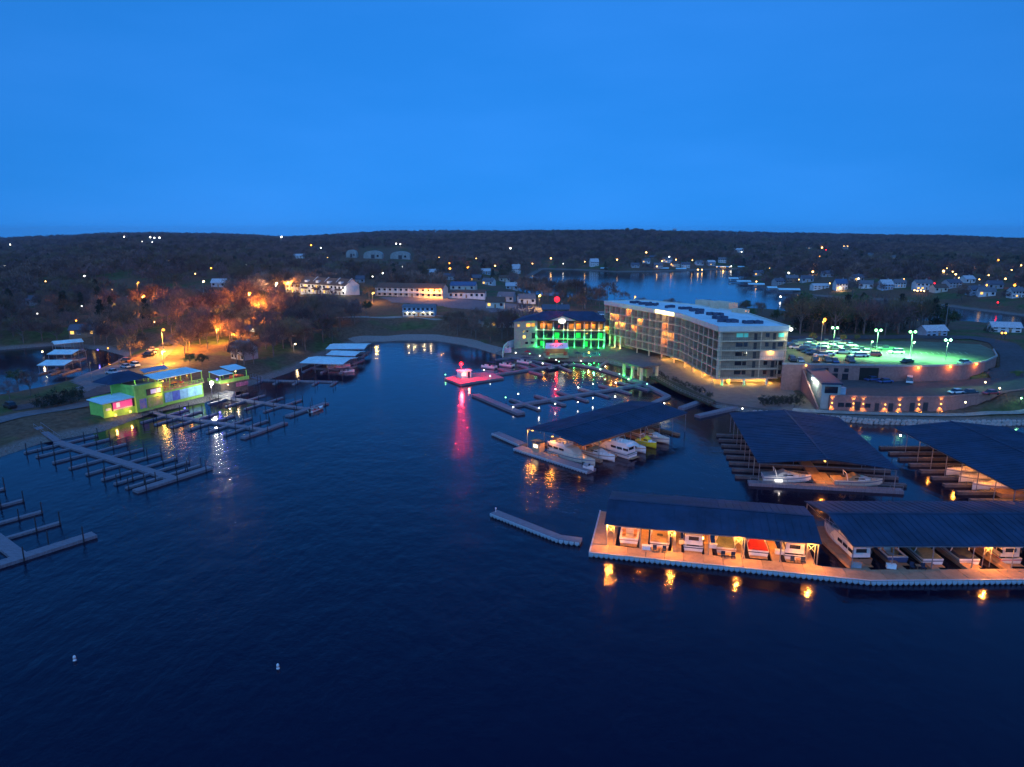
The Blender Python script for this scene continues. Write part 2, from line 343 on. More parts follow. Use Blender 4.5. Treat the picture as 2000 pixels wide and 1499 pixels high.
PALE = M('old_asphalt', (.13, .13, .14), .9, .25, .7, bump=.01)
CONC = M('concrete', (.34, .33, .31), .85, .2, .8, bump=.01)
GPATH = M('gravel_path', (.3, .28, .24), .95, .25, 1.2)
hp = lambda *l: [hit(*p)[:2] for p in l]
ribbon('road', hp((20, 800), (110, 785), (190, 770), (250, 735), (300, 705), (330, 675), (345, 655), (400, 640), (460, 625), (500, 600), (560, 585), (620, 578)), 7, ASPH)
ribbon('shore_road', hp((-60, 835), (30, 815), (120, 800), (178, 790)), 6, PALE)
sheet('gravel_parking', hp((120, 745), (170, 722), (235, 712), (300, 712), (260, 745), (200, 768), (150, 770)), PALE)
sheet('parking_lot', hp((735, 581), (860, 582), (960, 590), (1060, 600), (1075, 612), (960, 612), (860, 600), (760, 592)), PALE)
ribbon('bank_path', hp((640, 619), (700, 620), (780, 619), (850, 617), (900, 618)), 1.6, GPATH)
ribbon('shore_strip', hp((688, 667), (700, 663), (780, 660), (860, 661), (920, 671), (975, 688)), 6, M('pebbles', (.24, .21, .19), .95, .3, 2.5, bump=.05), .06, cross=9, drape=True)
ribbon('hill_road', hp((640, 566), (700, 570), (740, 575)), 6, ASPH)
ribbon('rear_road', hp((1545, 661), (1650, 660), (1800, 660), (1900, 660), (1960, 672), (1985, 700), (1985, 730), (1960, 750), (1925, 758)), 9, ASPH, .25)
# ================================================================ builders
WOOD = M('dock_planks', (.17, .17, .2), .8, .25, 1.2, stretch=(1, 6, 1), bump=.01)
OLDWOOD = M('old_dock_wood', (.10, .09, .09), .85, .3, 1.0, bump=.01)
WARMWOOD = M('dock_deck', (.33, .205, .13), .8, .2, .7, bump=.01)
GALV = M('galvanised', (.27, .28, .3), .45, .2, 2, metal=.6)
DARKST = M('dark_steel', (.05, .05, .055), .5, .2, 2, metal=.3)
FLOATM = M('dock_float', (.36, .42, .46), .55, .12, 3)
BLACKR = M('rubber', (.02, .02, .02), .8, .2)
TRIM = M('white_trim', (.75, .76, .76), .6, .08)
NAVY = M('navy_roof', (.014, .04, .085), .7, .3, .22, spec=.25, bump=.004)
PALEROOF = M('pale_metal_roof', (.5, .76, .78), .6, .12, .5, spec=.5)
GLASS = M('dark_glass', (.015, .02, .03), .08, .3, 1, spec=.9)
GELCOAT = M('gelcoat_white', (.78, .77, .74), .25, .05, 1.5, spec=.6)
CREAM = M('gelcoat_cream', (.68, .6, .48), .3, .08, 1.5, spec=.6)
TANC = M('tan_canvas', (.36, .24, .13), .9, .15, 2.5, bump=.01)
REDC = M('red_canvas', (.45, .015, .02), .85, .15, 2.5, bump=.01)
NAVYC = M('navy_canvas', (.02, .03, .06), .9, .2, 2.5, bump=.01)
OLIVEC = M('olive_canvas', (.16, .18, .11), .9, .15, 2.5, bump=.01)
GREYC = M('grey_canvas', (.3, .32, .34), .9, .15, 2.5, bump=.01)
VINYL = M('orange_vinyl', (.62, .3, .12), .5, .12, 3)
TEAK = M('teak', (.3, .18, .09), .7, .2, 2)
YELLOW = M('yellow_hull', (.75, .6, .03), .35, .08, 2)
HULLBLUE = M('blue_hull', (.05, .09, .2), .3, .1, 2, spec=.6)
BROWNH = M('brown_hull', (.32, .16, .09), .35, .12, 2, spec=.6)
_pile = MB().tube((0, 0, -1), (0, 0, 2.6), .11, .1, 6).mesh('piling', M('piling', (.03, .03, .035), .7, .3))
def unit(a, b): d = dist(a, b); return ((b[0] - a[0]) / d, (b[1] - a[1]) / d)
def off(p, u, k, n=0.0): return (p[0] + u[0] * k - u[1] * n, p[1] + u[1] * k + u[0] * n)
def dock(label, a, b, w, ts, fl, fr, tee=None, fw=.9, z=.45, gang=None, piles=True, name='boat_dock', group='uncovered floating docks on the left'):
    t = thing(name, label, 'dock', (a[0], a[1], 0), group=group); u = unit(a, b); L = dist(a, b)
    MB().seg(a, b, w, -.25, z).build('walkway', WOOD, t)
    o = t['_o']
    for k, s in enumerate(ts):
        p = off(a, u, L * s)
        for ln, sg in ((fl, 1), (fr, -1)):
            ln = ln[k] if hasattr(ln, '__len__') else ln
            if not ln: continue
            q0, q1 = off(p, u, 0, sg * w / 2), off(p, u, 0, sg * (w / 2 + ln))
            MB().seg(q0, q1, fw, -.2, z - .05).build('finger', WOOD, t)
            if piles:
                for f in ((1.0, .55) if ln > 4 else (1.0,)):
                    e = off(p, u, fw * .5 + .1, sg * (w / 2 + ln * f - .2)); put('piling', _pile, t, (e[0] - o[0], e[1] - o[1], random.uniform(-.5, .2)))
    if tee:
        p = off(b, u, tee[2] / 2); q0, q1 = off(p, u, 0, tee[0]), off(p, u, 0, -tee[1])
        MB().seg(q0, q1, tee[2], -.3, z + .05).build('end_walkway', WOOD, t)
        n = 5
        for k in range(n):
            e = off(lerp(q0, q1, (k + .5) / n), u, (-1 if k % 2 else 1) * (tee[2] / 2 + .12)); put('piling', _pile, t, (e[0] - o[0], e[1] - o[1], random.uniform(-.2, .5)))
    if gang:
        g0 = gang; gz = max(H(g0[0], g0[1]), .4)
        mb = MB(); mb.slab([(*off(g0, u, 0, -.8), gz + .3), (*off(g0, u, 0, .8), gz + .3), (*off(a, u, 0, .8), z + .12), (*off(a, u, 0, -.8), z + .12)], .15).build('gangway', WOOD, t)
        for sg in (-.8, .8):
            mb = MB(); q0 = (*off(g0, u, 0, sg), gz + 1.3); q1 = (*off(a, u, 0, sg), z + 1.1); mb.tube(q0, q1, .05, .05, 4)
            for f in (0, .33, .66, 1):
                m_ = lerp(q0, q1, f); mb.tube(m_, (m_[0], m_[1], m_[2] - 1), .04, .04, 4)
            mb.build('gangway_rail', GALV, t)
    return t
# ---------------------------------------------------------------- boats: stern at y=0, bow to +y, waterline z=0
def hull_rings(L, B, fb=1.0, n=9):
    rings = []
    for k in range(n):
        s = k / (n - 1); b = B / 2 * (1 - max(0, (s - .42) / .58) ** 2.3); b = max(b, .03); sh = fb + .35 * s * s; ke = -.35 + .9 * max(0, s - .6) ** 2 * 2; ch = .1 + .35 * s * s
        y = L * s
        rings.append([(-b, y, sh), (-b * .97, y, sh - .12), (-b * .86, y, ch), (0, y - .0, ke), (b * .86, y, ch), (b * .97, y, sh - .12), (b, y, sh)])
    return rings
_boat_cache = {}
def cruiser(label, loc, rz, L=11.0, B=3.4, style='open', hull=None, cover=None, group='boats berthed in the covered docks', cat='boat', name='motor_boat'):
    """stern-in cabin cruiser with hull, deck, cabin, cockpit and what covers it"""
    hull = hull or GELCOAT; t = thing(name, label, cat, loc, rz, group); fb = 1.15
    key = (L, B)
    if key not in _boat_cache:
        d = {}; rg = hull_rings(L, B, fb)
        mb = MB(); mb.loft(rg, caps=True); d['hull'] = mb.mesh('hull', GELCOAT, False)
        mb = MB(); sr = [[(p[0] * 1.012, p[1], z_) for p, z_ in ((r[0], r[0][2] - .34), (r[0], r[0][2] - .2))] for r in rg]; mb.loft(sr, caps=False); mb.loft([[(-x, y, z) for x, y, z in r] for r in sr], caps=False); mb.box(0, -.012, fb - .34, B * .98, .02, .14); d['hull_stripe'] = mb.mesh('hull_stripe', HULLBLUE)
        # foredeck with crown, starts at 45 %
        mb = MB(); rr = []
        for r in rg[3:]:
            b = r[-1][0]; y, z = r[0][1], r[0][2]; rr.append([(-b, y, z), (-b * .5, y, z + .08), (0, y, z + .12), (b * .5, y, z + .08), (b, y, z)])
        mb.loft(rr, caps=False); d['deck'] = mb.mesh('deck', GELCOAT)
        b = B / 2; c0 = L * 3 / 8
        mb = MB()  # cockpit sole and coaming
        mb.box(0, c0 / 2, .45, B * .8, c0 - .3, .06)
        for sx in (-1, 1): mb.box(sx * (b - .2), c0 / 2 + .02, fb - .03, .36, c0, .08)
        mb.box(0, .22, fb - .03, B - .1, .42, .09); mb.box(0, c0 - .02, .5, B * .8, .06, fb - .45)
        d['cockpit'] = mb.mesh('cockpit', GELCOAT)
        d['swim_platform'] = MB().box(0, -.45, .22, B * .86, .9, .09).mesh('swim_platform', TEAK)
        mb = MB()  # trunk cabin
        def ring(y, w, z1): return [(-w, y, fb + .1), (-w * .86, y, z1), (w * .86, y, z1), (w, y, fb + .1)]
        mb.loft([ring(c0, b * .8, fb + .75), ring(c0 + L * .2, b * .72, fb + .72), ring(c0 + L * .36, b * .5, fb + .38)], caps=True); d['cabin'] = mb.mesh('cabin', GELCOAT)
        mb = MB()
        mb.loft([[(-b * .8, c0 + .1, fb + .5), (-b * .72, c0 + .55, fb + 1.35), (b * .72, c0 + .55, fb + 1.35), (b * .8, c0 + .1, fb + .5)], [(-b * .76, c0 + .5, fb + .5), (-b * .69, c0 + .6, fb + 1.34), (b * .69, c0 + .6, fb + 1.34), (b * .76, c0 + .5, fb + .5)]], True, True)
        d['windshield'] = mb.mesh('windshield', GLASS)
        d['cabin_window'] = [MB().box(sx * b * .74, c0 + L * .13, fb + .38, .1, L * .2, .22).mesh('cabin_window', GLASS) for sx in (-1, 1)]
        d['seat'] = [MB().box(sx * B * .8, c0 - .8, .5, B * .26, .8, .5).box(sx * B * .8, c0 - .45, .95, B * .26, .18, .55).mesh('seat', VINYL) for sx in (-.42, .42)]
        d['bench'] = MB().box(0, .75, .5, B * .72, .6, .48).box(0, .47, .9, B * .72, .16, .36).mesh('bench', VINYL)
        mb = MB(); mb.tube((-b * .9, c0 * .72, fb), (-b * .75, c0 * .62, fb + 1.5), .08, .07); mb.tube((b * .9, c0 * .72, fb), (b * .75, c0 * .62, fb + 1.5), .08, .07); mb.tube((-b * .75, c0 * .62, fb + 1.5), (b * .75, c0 * .62, fb + 1.5), .08, .08)
        d['arch'] = mb.mesh('arch', GELCOAT)
        mb = MB()
        for sx in (-1, 1):
            pr = None
            for k in range(4, 9):
                r = rg[k]; p = (sx * max(r[-1][0] - .1, .02), r[0][1] - .1, r[0][2] + .6); mb.tube(p, (p[0], p[1], p[2] - .6), .025, .025, 4)
                if pr: mb.tube(pr, p, .025, .025, 4)
                pr = p
        d['bow_rail'] = mb.mesh('bow_rail', GALV)
        mb = MB(); rr = []
        for y, w, zt in ((.05, .94, .12), (c0 * .35, .95, .34), (c0 * .8, .92, .62), (c0 + .5, .82, 1.42), (c0 + 1.5, .7, .85)):
            rr.append([(-b * w, y, fb + .07), (-b * w * .8, y, fb + zt * .85), (0, y, fb + zt), (b * w * .8, y, fb + zt * .85), (b * w, y, fb + .07)])
        mb.loft(rr, caps=True); d['canvas_cover'] = mb.mesh('canvas_cover', TANC, False)
        mb = MB()  # saloon and flying bridge
        def sal(y, w, z1): return [(-w, y, fb), (-w * .93, y, z1), (w * .93, y, z1), (w, y, fb)]
        mb.loft([sal(.5, b * .92, fb + 1.75), sal(c0 + L * .15, b * .86, fb + 1.7), sal(c0 + L * .27, b * .74, fb + .5)], caps=True); d['saloon'] = mb.mesh('saloon', GELCOAT)
        mb = MB(); mb.box(0, .47, fb + .8, B * .5, .08, .62)
        d['saloon_window'] = mb.mesh('saloon_window', GLASS)
        d['side_window'] = [MB().box(sx * b * .93, c0 * (.18 + .36 * j), fb + .75, .08, c0 * .28, .5).mesh('side_window', GLASS) for sx in (-1, 1) for j in range(3)]
        mb = MB(); w = b * .85; z = fb + 1.76
        mb.box(0, c0 * .55, z, w * 2, c0 * 1.1, .07)
        for sx in (-1, 1): mb.box(sx * w, c0 * .62, z + .07, .07, c0 * .9, .5)
        mb.box(0, c0 * 1.08, z + .07, w * 2, .08, .62); mb.box(-w * .4, c0 * .8, z + .07, .6, .5, .7); mb.box(w * .4, c0 * .8, z + .07, .6, .5, .7); mb.box(0, c0 * .3, z + .07, w * 1.5, .5, .45)
        d['flybridge'] = mb.mesh('flybridge', GELCOAT)
        mb = MB()
        for sx in (-1, 1):
            for y in (c0 * .25, c0 * .95): mb.tube((sx * w * .95, y, z), (sx * w * .9, y, z + 1.9), .035, .035, 4)
        mb.slab([(-w, c0 * .15, z + 1.9), (w, c0 * .15, z + 1.9), (w, c0 * 1.05, z + 1.95), (-w, c0 * 1.05, z + 1.95)], .06); d['bimini'] = mb.mesh('bimini', NAVYC)
        d['hatch'] = MB().box(0, c0 * .55, fb + .5, .9, .7, .06).mesh('hatch', NAVYC)
        _boat_cache[key] = d
    d = _boat_cache[key]
    def p(n, mat=None):
        for me in (d[n] if isinstance(d[n], list) else [d[n]]):
            o = put(n, me, t)
            if mat is not None: setmat(o, mat)
    p('hull', hull); p('deck', hull if hull in (GELCOAT, CREAM) else None); p('swim_platform'); p('bow_rail')
    if hull is GELCOAT or hull is CREAM: p('hull_stripe', [HULLBLUE, NAVYC, BROWNH, REDC][len(label) % 4])
    if style == 'open':
        p('cockpit'); p('cabin'); p('windshield'); p('cabin_window'); p('seat'); p('bench'); p('arch')
    elif style == 'cover':
        p('cockpit'); p('cabin'); p('cabin_window'); p('canvas_cover', cover)
        if cover is TANC: p('hatch')
        p('arch')
    elif style == 'fly':
        p('saloon', hull if hull in (GELCOAT, CREAM) else None); p('saloon_window'); p('side_window'); p('flybridge')
        if cover: p('bimini', cover)
    return t
def runabout(label, loc, rz, L=5.5, hull=None, inner=None, group='small open boats', name='small_boat'):
    hull = hull or GELCOAT; B = L * .38; t = thing(name, label, 'boat', loc, rz, group); rg = hull_rings(L, B, .62)
    MB().loft(rg, caps=True).build('hull', hull, t, world=False)
    MB().box(0, L * .32, .56, B * .78, L * .56, .1).build('cockpit', inner or NAVYC, t, world=False)
    mb = MB(); rr = []
    for r in rg[5:]: b = r[-1][0]; rr.append([(-b, r[0][1], r[0][2]), (0, r[0][1], r[0][2] + .08), (b, r[0][1], r[0][2])])
    mb.loft(rr, caps=False).build('foredeck', hull, t, world=False)
    b = B * .36; MB().loft([[(-b, L * .58, .7), (b, L * .58, .7)], [(-b * .8, L * .52, 1.15), (b * .8, L * .52, 1.15)]], caps=False).build('windshield', GLASS, t, world=False)
    mb = MB(); mb.box(-.4, L * .42, .62, .5, .5, .5); mb.box(.4, L * .42, .62, .5, .5, .5); mb.box(0, L * .12, .62, B * .7, .5, .35); mb.build('seat', GREYC, t, world=False)
    MB().box(0, -.25, .2, .4, .5, .9).build('outboard_motor', DARKST, t, world=False)
    return t
def pontoon(label, loc, rz, group='pontoon boats near the bar', canopy=None):
    t = thing('pontoon_boat', label, 'boat', loc, rz, group)
    for sx in (-1, 1):
        MB().tube((sx * .9, 0, .05), (sx * .9, 5.6, .05), .32, .32, 8).tube((sx * .9, 5.6, .05), (sx * .9, 6.3, .2), .32, .05, 8).build('pontoon', GALV, t, world=False)
    MB().box(0, 3, .38, 2.4, 6, .08).build('deck', GREYC, t, world=False)
    mb = MB()
    for sx in (-1.15, 1.15): mb.box(sx, 3.0, .46, .06, 5.6, .65)
    mb.box(0, .2, .46, 2.3, .06, .65); mb.box(-.7, 5.8, .46, .9, .06, .65); mb.build('fence', GELCOAT, t, world=False)
    mb = MB(); mb.box(-.8, 1.2, .46, .6, 1.8, .5); mb.box(.8, 1.2, .46, .6, 1.8, .5); mb.box(.6, 3.2, .46, .7, .5, 1.0); mb.build('seat', NAVYC, t, world=False)
    mb = MB()
    for sx in (-1.05, 1.05):
        for y in (.8, 3.4): mb.tube((sx, y, .46), (sx, y, 2.35), .03, .03, 4)
    mb.build('frame', GALV, t, world=False)
    MB().slab([(-1.2, .4, 2.4), (1.2, .4, 2.4), (1.2, 3.8, 2.45), (-1.2, 3.8, 2.45)], .07).build('canopy', canopy or NAVYC, t, world=False)
    return t
# ---------------------------------------------------------------- covered dock: gabled roof on posts
def boat_shed(label, c, rz, L, W, eave, ridge, posts=6, roofmat=None, group=None, back=None, name='boat_shed', trusses=True, over=.4):
    """c centre, L along local x (ridge), W along local y"""
    t = thing(name, label, 'boat shed', (c[0], c[1], 0), rz, group)
    rm = roofmat or NAVY
    for sy in (-1, 1):
        n = max(2, int(L / 3.3)); pan = MB()
        for k in range(n):       # seamed metal sheets, each lapping 3 cm over the next
            x0, x1 = -L / 2 - over + (L + 2 * over) * k / n, -L / 2 - over + (L + 2 * over) * (k + 1) / n
            m = MB(); dz = .03 * (k % 2)
            m.slab([(x0, sy * (W / 2 + over), eave + dz), (x1, sy * (W / 2 + over), eave + dz), (x1, 0, ridge + dz), (x0, 0, ridge + dz)], .1)
            for q in (0.0, .34, .67):   # standing ribs
                xr = x0 + (x1 - x0) * q + .04; m.slab([(xr, sy * (W / 2 + over), eave + dz + .07), (xr + .07, sy * (W / 2 + over), eave + dz + .07), (xr + .07, 0, ridge + dz + .07), (xr, 0, ridge + dz + .07)], .075)
            m.build('roof_sheet', rm, t, world=False)
    MB().box(0, 0, ridge + .01, L + 2 * over, .5, .1).build('ridge_cap', rm, t, world=False)
    for sy in (-1, 1):
        for k in range(posts):
            x = -L / 2 + L * k / (posts - 1)
            MB().tube((x, sy * W / 2, -.8), (x, sy * W / 2, eave - .08), .09, .09, 6).build('post', GALV, t, world=False)
        MB().box(0, sy * W / 2, eave - .42, L, .1, .3).build('eave_beam', GALV, t, world=False)
    if trusses:
        for k in range(posts):
            x = -L / 2 + L * k / (posts - 1); mb = MB()
            mb.tube((x, -W / 2, eave - .3), (x, W / 2, eave - .3), .06, .06, 4)
            for f in (-.5, 0, .5): mb.tube((x, f * W / 2, eave - .3), (x, f * W / 2, eave + (ridge - eave) * (1 - abs(f)) - .12), .04, .04, 4)
            mb.build('truss', GALV, t, world=False)
    return t
# ---------------------------------------------------------------- cars
def _car_meshes():
    out = {}
    for kind, L, W, hb, hc, c0, c1, c2, c3 in (('sedan', 4.6, 1.8, .82, 1.42, .8, 1.35, 3.0, 3.75), ('suv', 4.7, 1.9, 1.0, 1.78, .3, .6, 3.05, 3.6), ('pickup', 5.5, 1.95, 1.0, 1.8, 2.1, 2.3, 3.5, 4.1), ('van', 5.0, 1.95, 1.0, 1.95, .15, .3, 3.7, 4.5)):
        mb = MB(); w = W / 2
        sec = [(0, .45, hb - .05), (.12, .28, hb), (L * .5, .26, hb), (L - .7, .28, hb - .1), (L - .12, .3, hb - .22), (L, .45, hb - .35)]
        mb.loft([[(-w * .94, y, z0), (-w, y, (z0 + z1) / 2), (-w * .92, y, z1), (w * .92, y, z1), (w, y, (z0 + z1) / 2), (w * .94, y, z0)] for y, z0, z1 in sec], True, True)
        if kind == 'pickup':
            for sx in (-1, 1): mb.box(sx * w * .88, 1.05, hb, .12, 1.9, .22)
            mb.box(0, .08, hb, W * .85, .1, .22)
        body = mb
        r = MB(); r.loft([[(-w * .78, c1, hc), (w * .78, c1, hc)], [(-w * .76, c2, hc + .02), (w * .76, c2, hc + .02)]], caps=False)
        r2 = MB(); r2.slab([(-w * .78, c1, hc + .03), (w * .78, c1, hc + .03), (w * .76, c2, hc + .03), (-w * .76, c2, hc + .03)], .06)
        g = MB(); g.loft([[(-w * .9, c0, hb - .02), (w * .9, c0, hb - .02), (w * .9, c3, hb - .06), (-w * .9, c3, hb - .06)], [(-w * .77, c1, hc), (w * .77, c1, hc), (w * .75, c2, hc), (-w * .75, c2, hc)]], True, True)
        out[kind] = dict(body=body.mesh('body', TRIM), roof_panel=r2.mesh('roof_panel', TRIM), window_band=g.mesh('window_band', GLASS), L=L, W=W)
    return out
CARS = _car_meshes()
_wheel = MB().tube((-.12, 0, 0), (.12, 0, 0), .34, .34, 10).mesh('wheel', BLACKR)
PAINT = {k: M('paint_' + k, c, .3, .05, 2, spec=.6, coat=.6, metal=.15) for k, c in dict(white=(.78, .78, .76), silver=(.45, .47, .5), black=(.015, .015, .018), grey=(.12, .125, .135), red=(.4, .02, .02), blue=(.03, .08, .25), green=(.03, .1, .06), tan=(.4, .32, .2), orange=(.55, .16, .03)).items()}
def car(label, loc, rz, kind, col, group='cars parked on the upper lot'):
    d = CARS[kind]; t = thing('parked_car', label, {'pickup': 'pickup', 'van': 'van'}.get(kind, 'car'), loc, rz, group)
    for n in ('body', 'roof_panel'): setmat(put(n, d[n], t, (0, -d['L'] / 2, 0)), PAINT[col])
    put('window_band', d['window_band'], t, (0, -d['L'] / 2, 0))
    for sx in (-1, 1):
        for y in (.85, d['L'] - .95): put('wheel', _wheel, t, (sx * (d['W'] / 2 - .1), y - d['L'] / 2, .34))
    return t
# ---------------------------------------------------------------- lamps
def street_lamp(label, base, h, c, power, arm=1.2, rz=0.0, es=40, group=None, head=(.7, .3, .14), name='street_lamp', double=False, bulb=.22, polemat=None, spot=None):
    t = thing(name, label, 'street lamp', base, rz, group)
    MB().tube((0, 0, -.6), (0, 0, h), .12, .08, 8).build('pole', polemat or GALV, t, world=False)
    for sx in ((-1, 1) if double else (1,)):
        if arm: MB().tube((0, 0, h - .1), (sx * arm, 0, h + .1), .05, .05, 5).build('arm', polemat or GALV, t, world=False)
        MB().box(sx * arm, 0, h + .06, head[0], head[1], head[2]).build('lamp_head', DARKST, t, world=False)
        MB().ball((sx * arm, 0, h - .08), bulb, 8, 6).build('lamp_glass', glow(c, es), t, world=False)
        lamp(t, (sx * arm, 0, h - .08 - bulb - .2), EMC[c], power, .3, spot, world=False)
    return t
def globe(label, base, h, c, power=0, es=30, r=.16, group='globe lights along the piers', cat='post light'):
    t = thing('post_light', label, cat, base, 0, group)
    MB().tube((0, 0, -.4), (0, 0, h), .05, .04, 6).build('post', DARKST, t, world=False)
    MB().ball((0, 0, h + r * .8), r, 8, 6).build('lamp_globe', glow(c, es), t, world=False)
    if power: lamp(t, (0, 0, h + r * 2 + .15), EMC[c], power, .12, world=False)
    return t
# ---------------------------------------------------------------- houses
WALLS = {k: M('wall_' + k, c, .85, .12, .8) for k, c in dict(white=(.72, .71, .68), grey=(.4, .41, .42), cream=(.6, .55, .45), brown=(.22, .15, .1), blue=(.32, .42, .5), stone=(.36, .33, .3)).items()}
ROOFS = {k: M('shingle_' + k, c, .9, .25, 2, bump=.02) for k, c in dict(brown=(.12, .075, .055), grey=(.14, .145, .16), slate=(.09, .1, .13), red=(.2, .07, .05), pale=(.45, .48, .5), blue=(.06, .12, .22)).items()}
LITWIN = glow('amber', .5)
def house(label, loc, rz, w=11, d=8, h=5, rh=2.6, wall='white', roof='grey', lit=(), group=None, hip=False, storeys=2, name='house', cols=4, chimney=True, door=True, sink=1.5):
    """gable ends at +-x; front faces local -y"""
    t = thing(name, label, 'house', loc, rz, group)
    mb = MB(); mb.prism([(-w / 2, -d / 2), (w / 2, -d / 2), (w / 2, d / 2), (-w / 2, d / 2)], -sink, h)
    if not hip:
        for sx in (-1, 1): mb.prism([(sx * w / 2, -d / 2), (sx * w / 2, d / 2), (sx * (w / 2 - .12), d / 2), (sx * (w / 2 - .12), -d / 2)], h, h)
        for sx in (-1, 1): mb.poly((sx * w / 2, -d / 2, h), (sx * w / 2, d / 2, h), (sx * w / 2, 0, h + rh))
    mb.build('wall', WALLS[wall], t, world=False)
    o = .45; mb = MB(); e = h - rh * o / (d / 2)
    if hip:
        k = w / 2 - d / 2 * .9
        q = [(-w / 2 - o, -d / 2 - o, e), (w / 2 + o, -d / 2 - o, e), (w / 2 + o, d / 2 + o, e), (-w / 2 - o, d / 2 + o, e), (-k, 0, h + rh), (k, 0, h + rh)]
        mb.add(q, [(0, 1, 5, 4), (1, 2, 5), (2, 3, 4, 5), (3, 0, 4), (3, 2, 1, 0)])
    else:
        for sy in (-1, 1): mb.slab([(-w / 2 - o, sy * (d / 2 + o), e + .05), (w / 2 + o, sy * (d / 2 + o), e + .05), (w / 2 + o, 0, h + rh + .05), (-w / 2 - o, 0, h + rh + .05)], .14)
    rf = mb.build('roof', ROOFS[roof], t, world=False)
    if chimney: MB().box(w * .25, d * .12, h + rh * .3, .8, .8, rh * 1.0).build('chimney', WALLS['stone'], rf, world=False)
    sh = h / storeys; i = 0
    for s in range(storeys):
        for c in range(cols):
            x = -w / 2 + w * (c + .5) / cols
            on = i in lit
            ww = min(1.5, w / cols * .55)
            if door and s == 0 and c == cols // 2:
                MB().box(x, -d / 2 - .03, 0, 1.0, .08, 2.05).build('door', TEAK, t, world=False)
            else:
                wn = MB().box(x, -d / 2 - .02, s * sh + sh * .32, ww, .08, sh * .45).build('window', LITWIN if on else GLASS, t, world=False)
                MB().box(x, -d / 2 - .06, s * sh + sh * .32 - .12, ww + .2, .12, .1).build('sill', TRIM, wn, world=False)
            i += 1
    return t
# ================================================================ open docks on the left
G0 = 'uncovered floating docks on the left'
dA = dock('long uncovered finger dock with eight slips each side, gangway to the grassy left bank', at(112, 862, .5), at(335, 932, .5), 1.9, (.05, .17, .33, .48, .63, .76, .86, .95), 7.2, 7.2, (8.2, 8.2, 1.9), gang=at(74, 838, 1.5))
dB = dock('uncovered finger dock below the lime green restaurant, with a T-shaped end', at(312, 809, .5), at(512, 838, .5), 1.6, (.06, .2, .36, .53, .7, .86), 6.8, 6.8, (7.6, 7.6, 1.7), gang=at(292, 803, .8))
dD = dock('uncovered finger dock lit yellow at its shore end beside the small pavilion', at(440, 776, .5), at(598, 797, .5), 1.5, (.05, .27, .5, .73), 7.0, 7.0, (7.6, 8.6, 1.9), gang=at(424, 770, .8))
dE = dock('narrow pale pier with five short fingers on one side, nearest the pale boat sheds', at(510, 742, .5), at(660, 745, .5), 1.2, (.02, .25, .5, .75, .98), 0, 4.6, None, fw=1.0, gang=at(492, 742, .6))
dC = dock('uncovered dock cut off by the lower left edge of the picture', at(-130, 958, .5), at(36, 1083, .5), 2.2, (.2, .42, .62, .8), 8.0, 8.0, (10.6, 10.6, 2.2))
runabout('small open boat with pink seat tied at the outer end of the pavilion dock', (*at(606, 805, .2), 0), R(-28), 5.2, inner=REDC, group=None)
# ================================================================ the lit covered docks in front
_fl = MB(); _fl.loft([[(-.36, -.02, .62), (-.36, .5, .62), (.36, .5, .62), (.36, -.02, .62)][::-1], [(-.34, -.06, .42), (-.34, .5, .42), (.34, .5, .42), (.34, -.06, .42)][::-1], [(-.27, -.06, .2), (-.27, .5, .2), (.27, .5, .2), (.27, -.06, .2)][::-1], [(-.12, 0, .03), (-.12, .4, .03), (.12, .4, .03), (.12, 0, .03)][::-1], [(-.1, .05, -.25), (-.1, .4, -.25), (.1, .4, -.25), (.1, .05, -.25)][::-1]], True, True)
FLME = _fl.mesh('float', FLOATM)
def floats(t, pts, z=0.0, pitch=.78):
    for a, b in zip(pts[:-1], pts[1:]):
        n = max(1, int(dist(a, b) / pitch)); r = ang(a, b)
        for k in range(n):
            p = lerp(a, b, (k + .5) / n); put('float', FLME, t, (p[0] - t['_o'][0], p[1] - t['_o'][1], z), r)
P0, P1, P2 = (12.1, 100.3), (51.7, 91.3), (99.0, 92.0)
u1 = unit(P0, P1); u2 = unit(P1, P2); DZ = .68
fd = thing('service_dock', 'long lit dock edged with scalloped pale floats along the front of the covered slips', 'dock', (*P0, 0))
q1 = off(P1, u1, 0, 3.4); q2 = off(P2, u2, 0, 3.4)
n1 = 14
for k in range(n1):
    a, b = lerp(P0, P1, k / n1), lerp(P0, P1, (k + 1) / n1); a2, b2 = lerp(off(P0, u1, 0, 3.4), q1, k / n1), lerp(off(P0, u1, 0, 3.4), q1, (k + 1) / n1); g = .03
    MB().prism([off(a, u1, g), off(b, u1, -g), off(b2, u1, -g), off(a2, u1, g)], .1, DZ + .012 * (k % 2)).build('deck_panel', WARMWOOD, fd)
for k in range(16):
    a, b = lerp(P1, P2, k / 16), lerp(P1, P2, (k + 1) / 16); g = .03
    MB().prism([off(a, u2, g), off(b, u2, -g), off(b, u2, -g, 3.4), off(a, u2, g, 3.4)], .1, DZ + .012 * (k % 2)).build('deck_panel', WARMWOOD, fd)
floats(fd, [off(P0, u1, 0, -.12), off(P1, u1, 0, -.12)], DZ - .68); floats(fd, [off(P1, u2, .1, -.12), off(P2, u2, 0, -.12)], DZ - .68)
for a, b, u in ((P0, P1, u1), (P1, P2, u2)): MB().seg(off(a, u, 0, .05), off(b, u, 0, .05), .3, DZ + .02, DZ + .09).build('rub_rail', FLOATM, fd)
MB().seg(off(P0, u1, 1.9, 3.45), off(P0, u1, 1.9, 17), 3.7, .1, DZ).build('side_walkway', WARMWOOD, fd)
MB().seg(off(P0, u1, .06, 0), off(P0, u1, .06, 17.2), .22, -.25, DZ + .1).build('side_rail', FLOATM, fd)
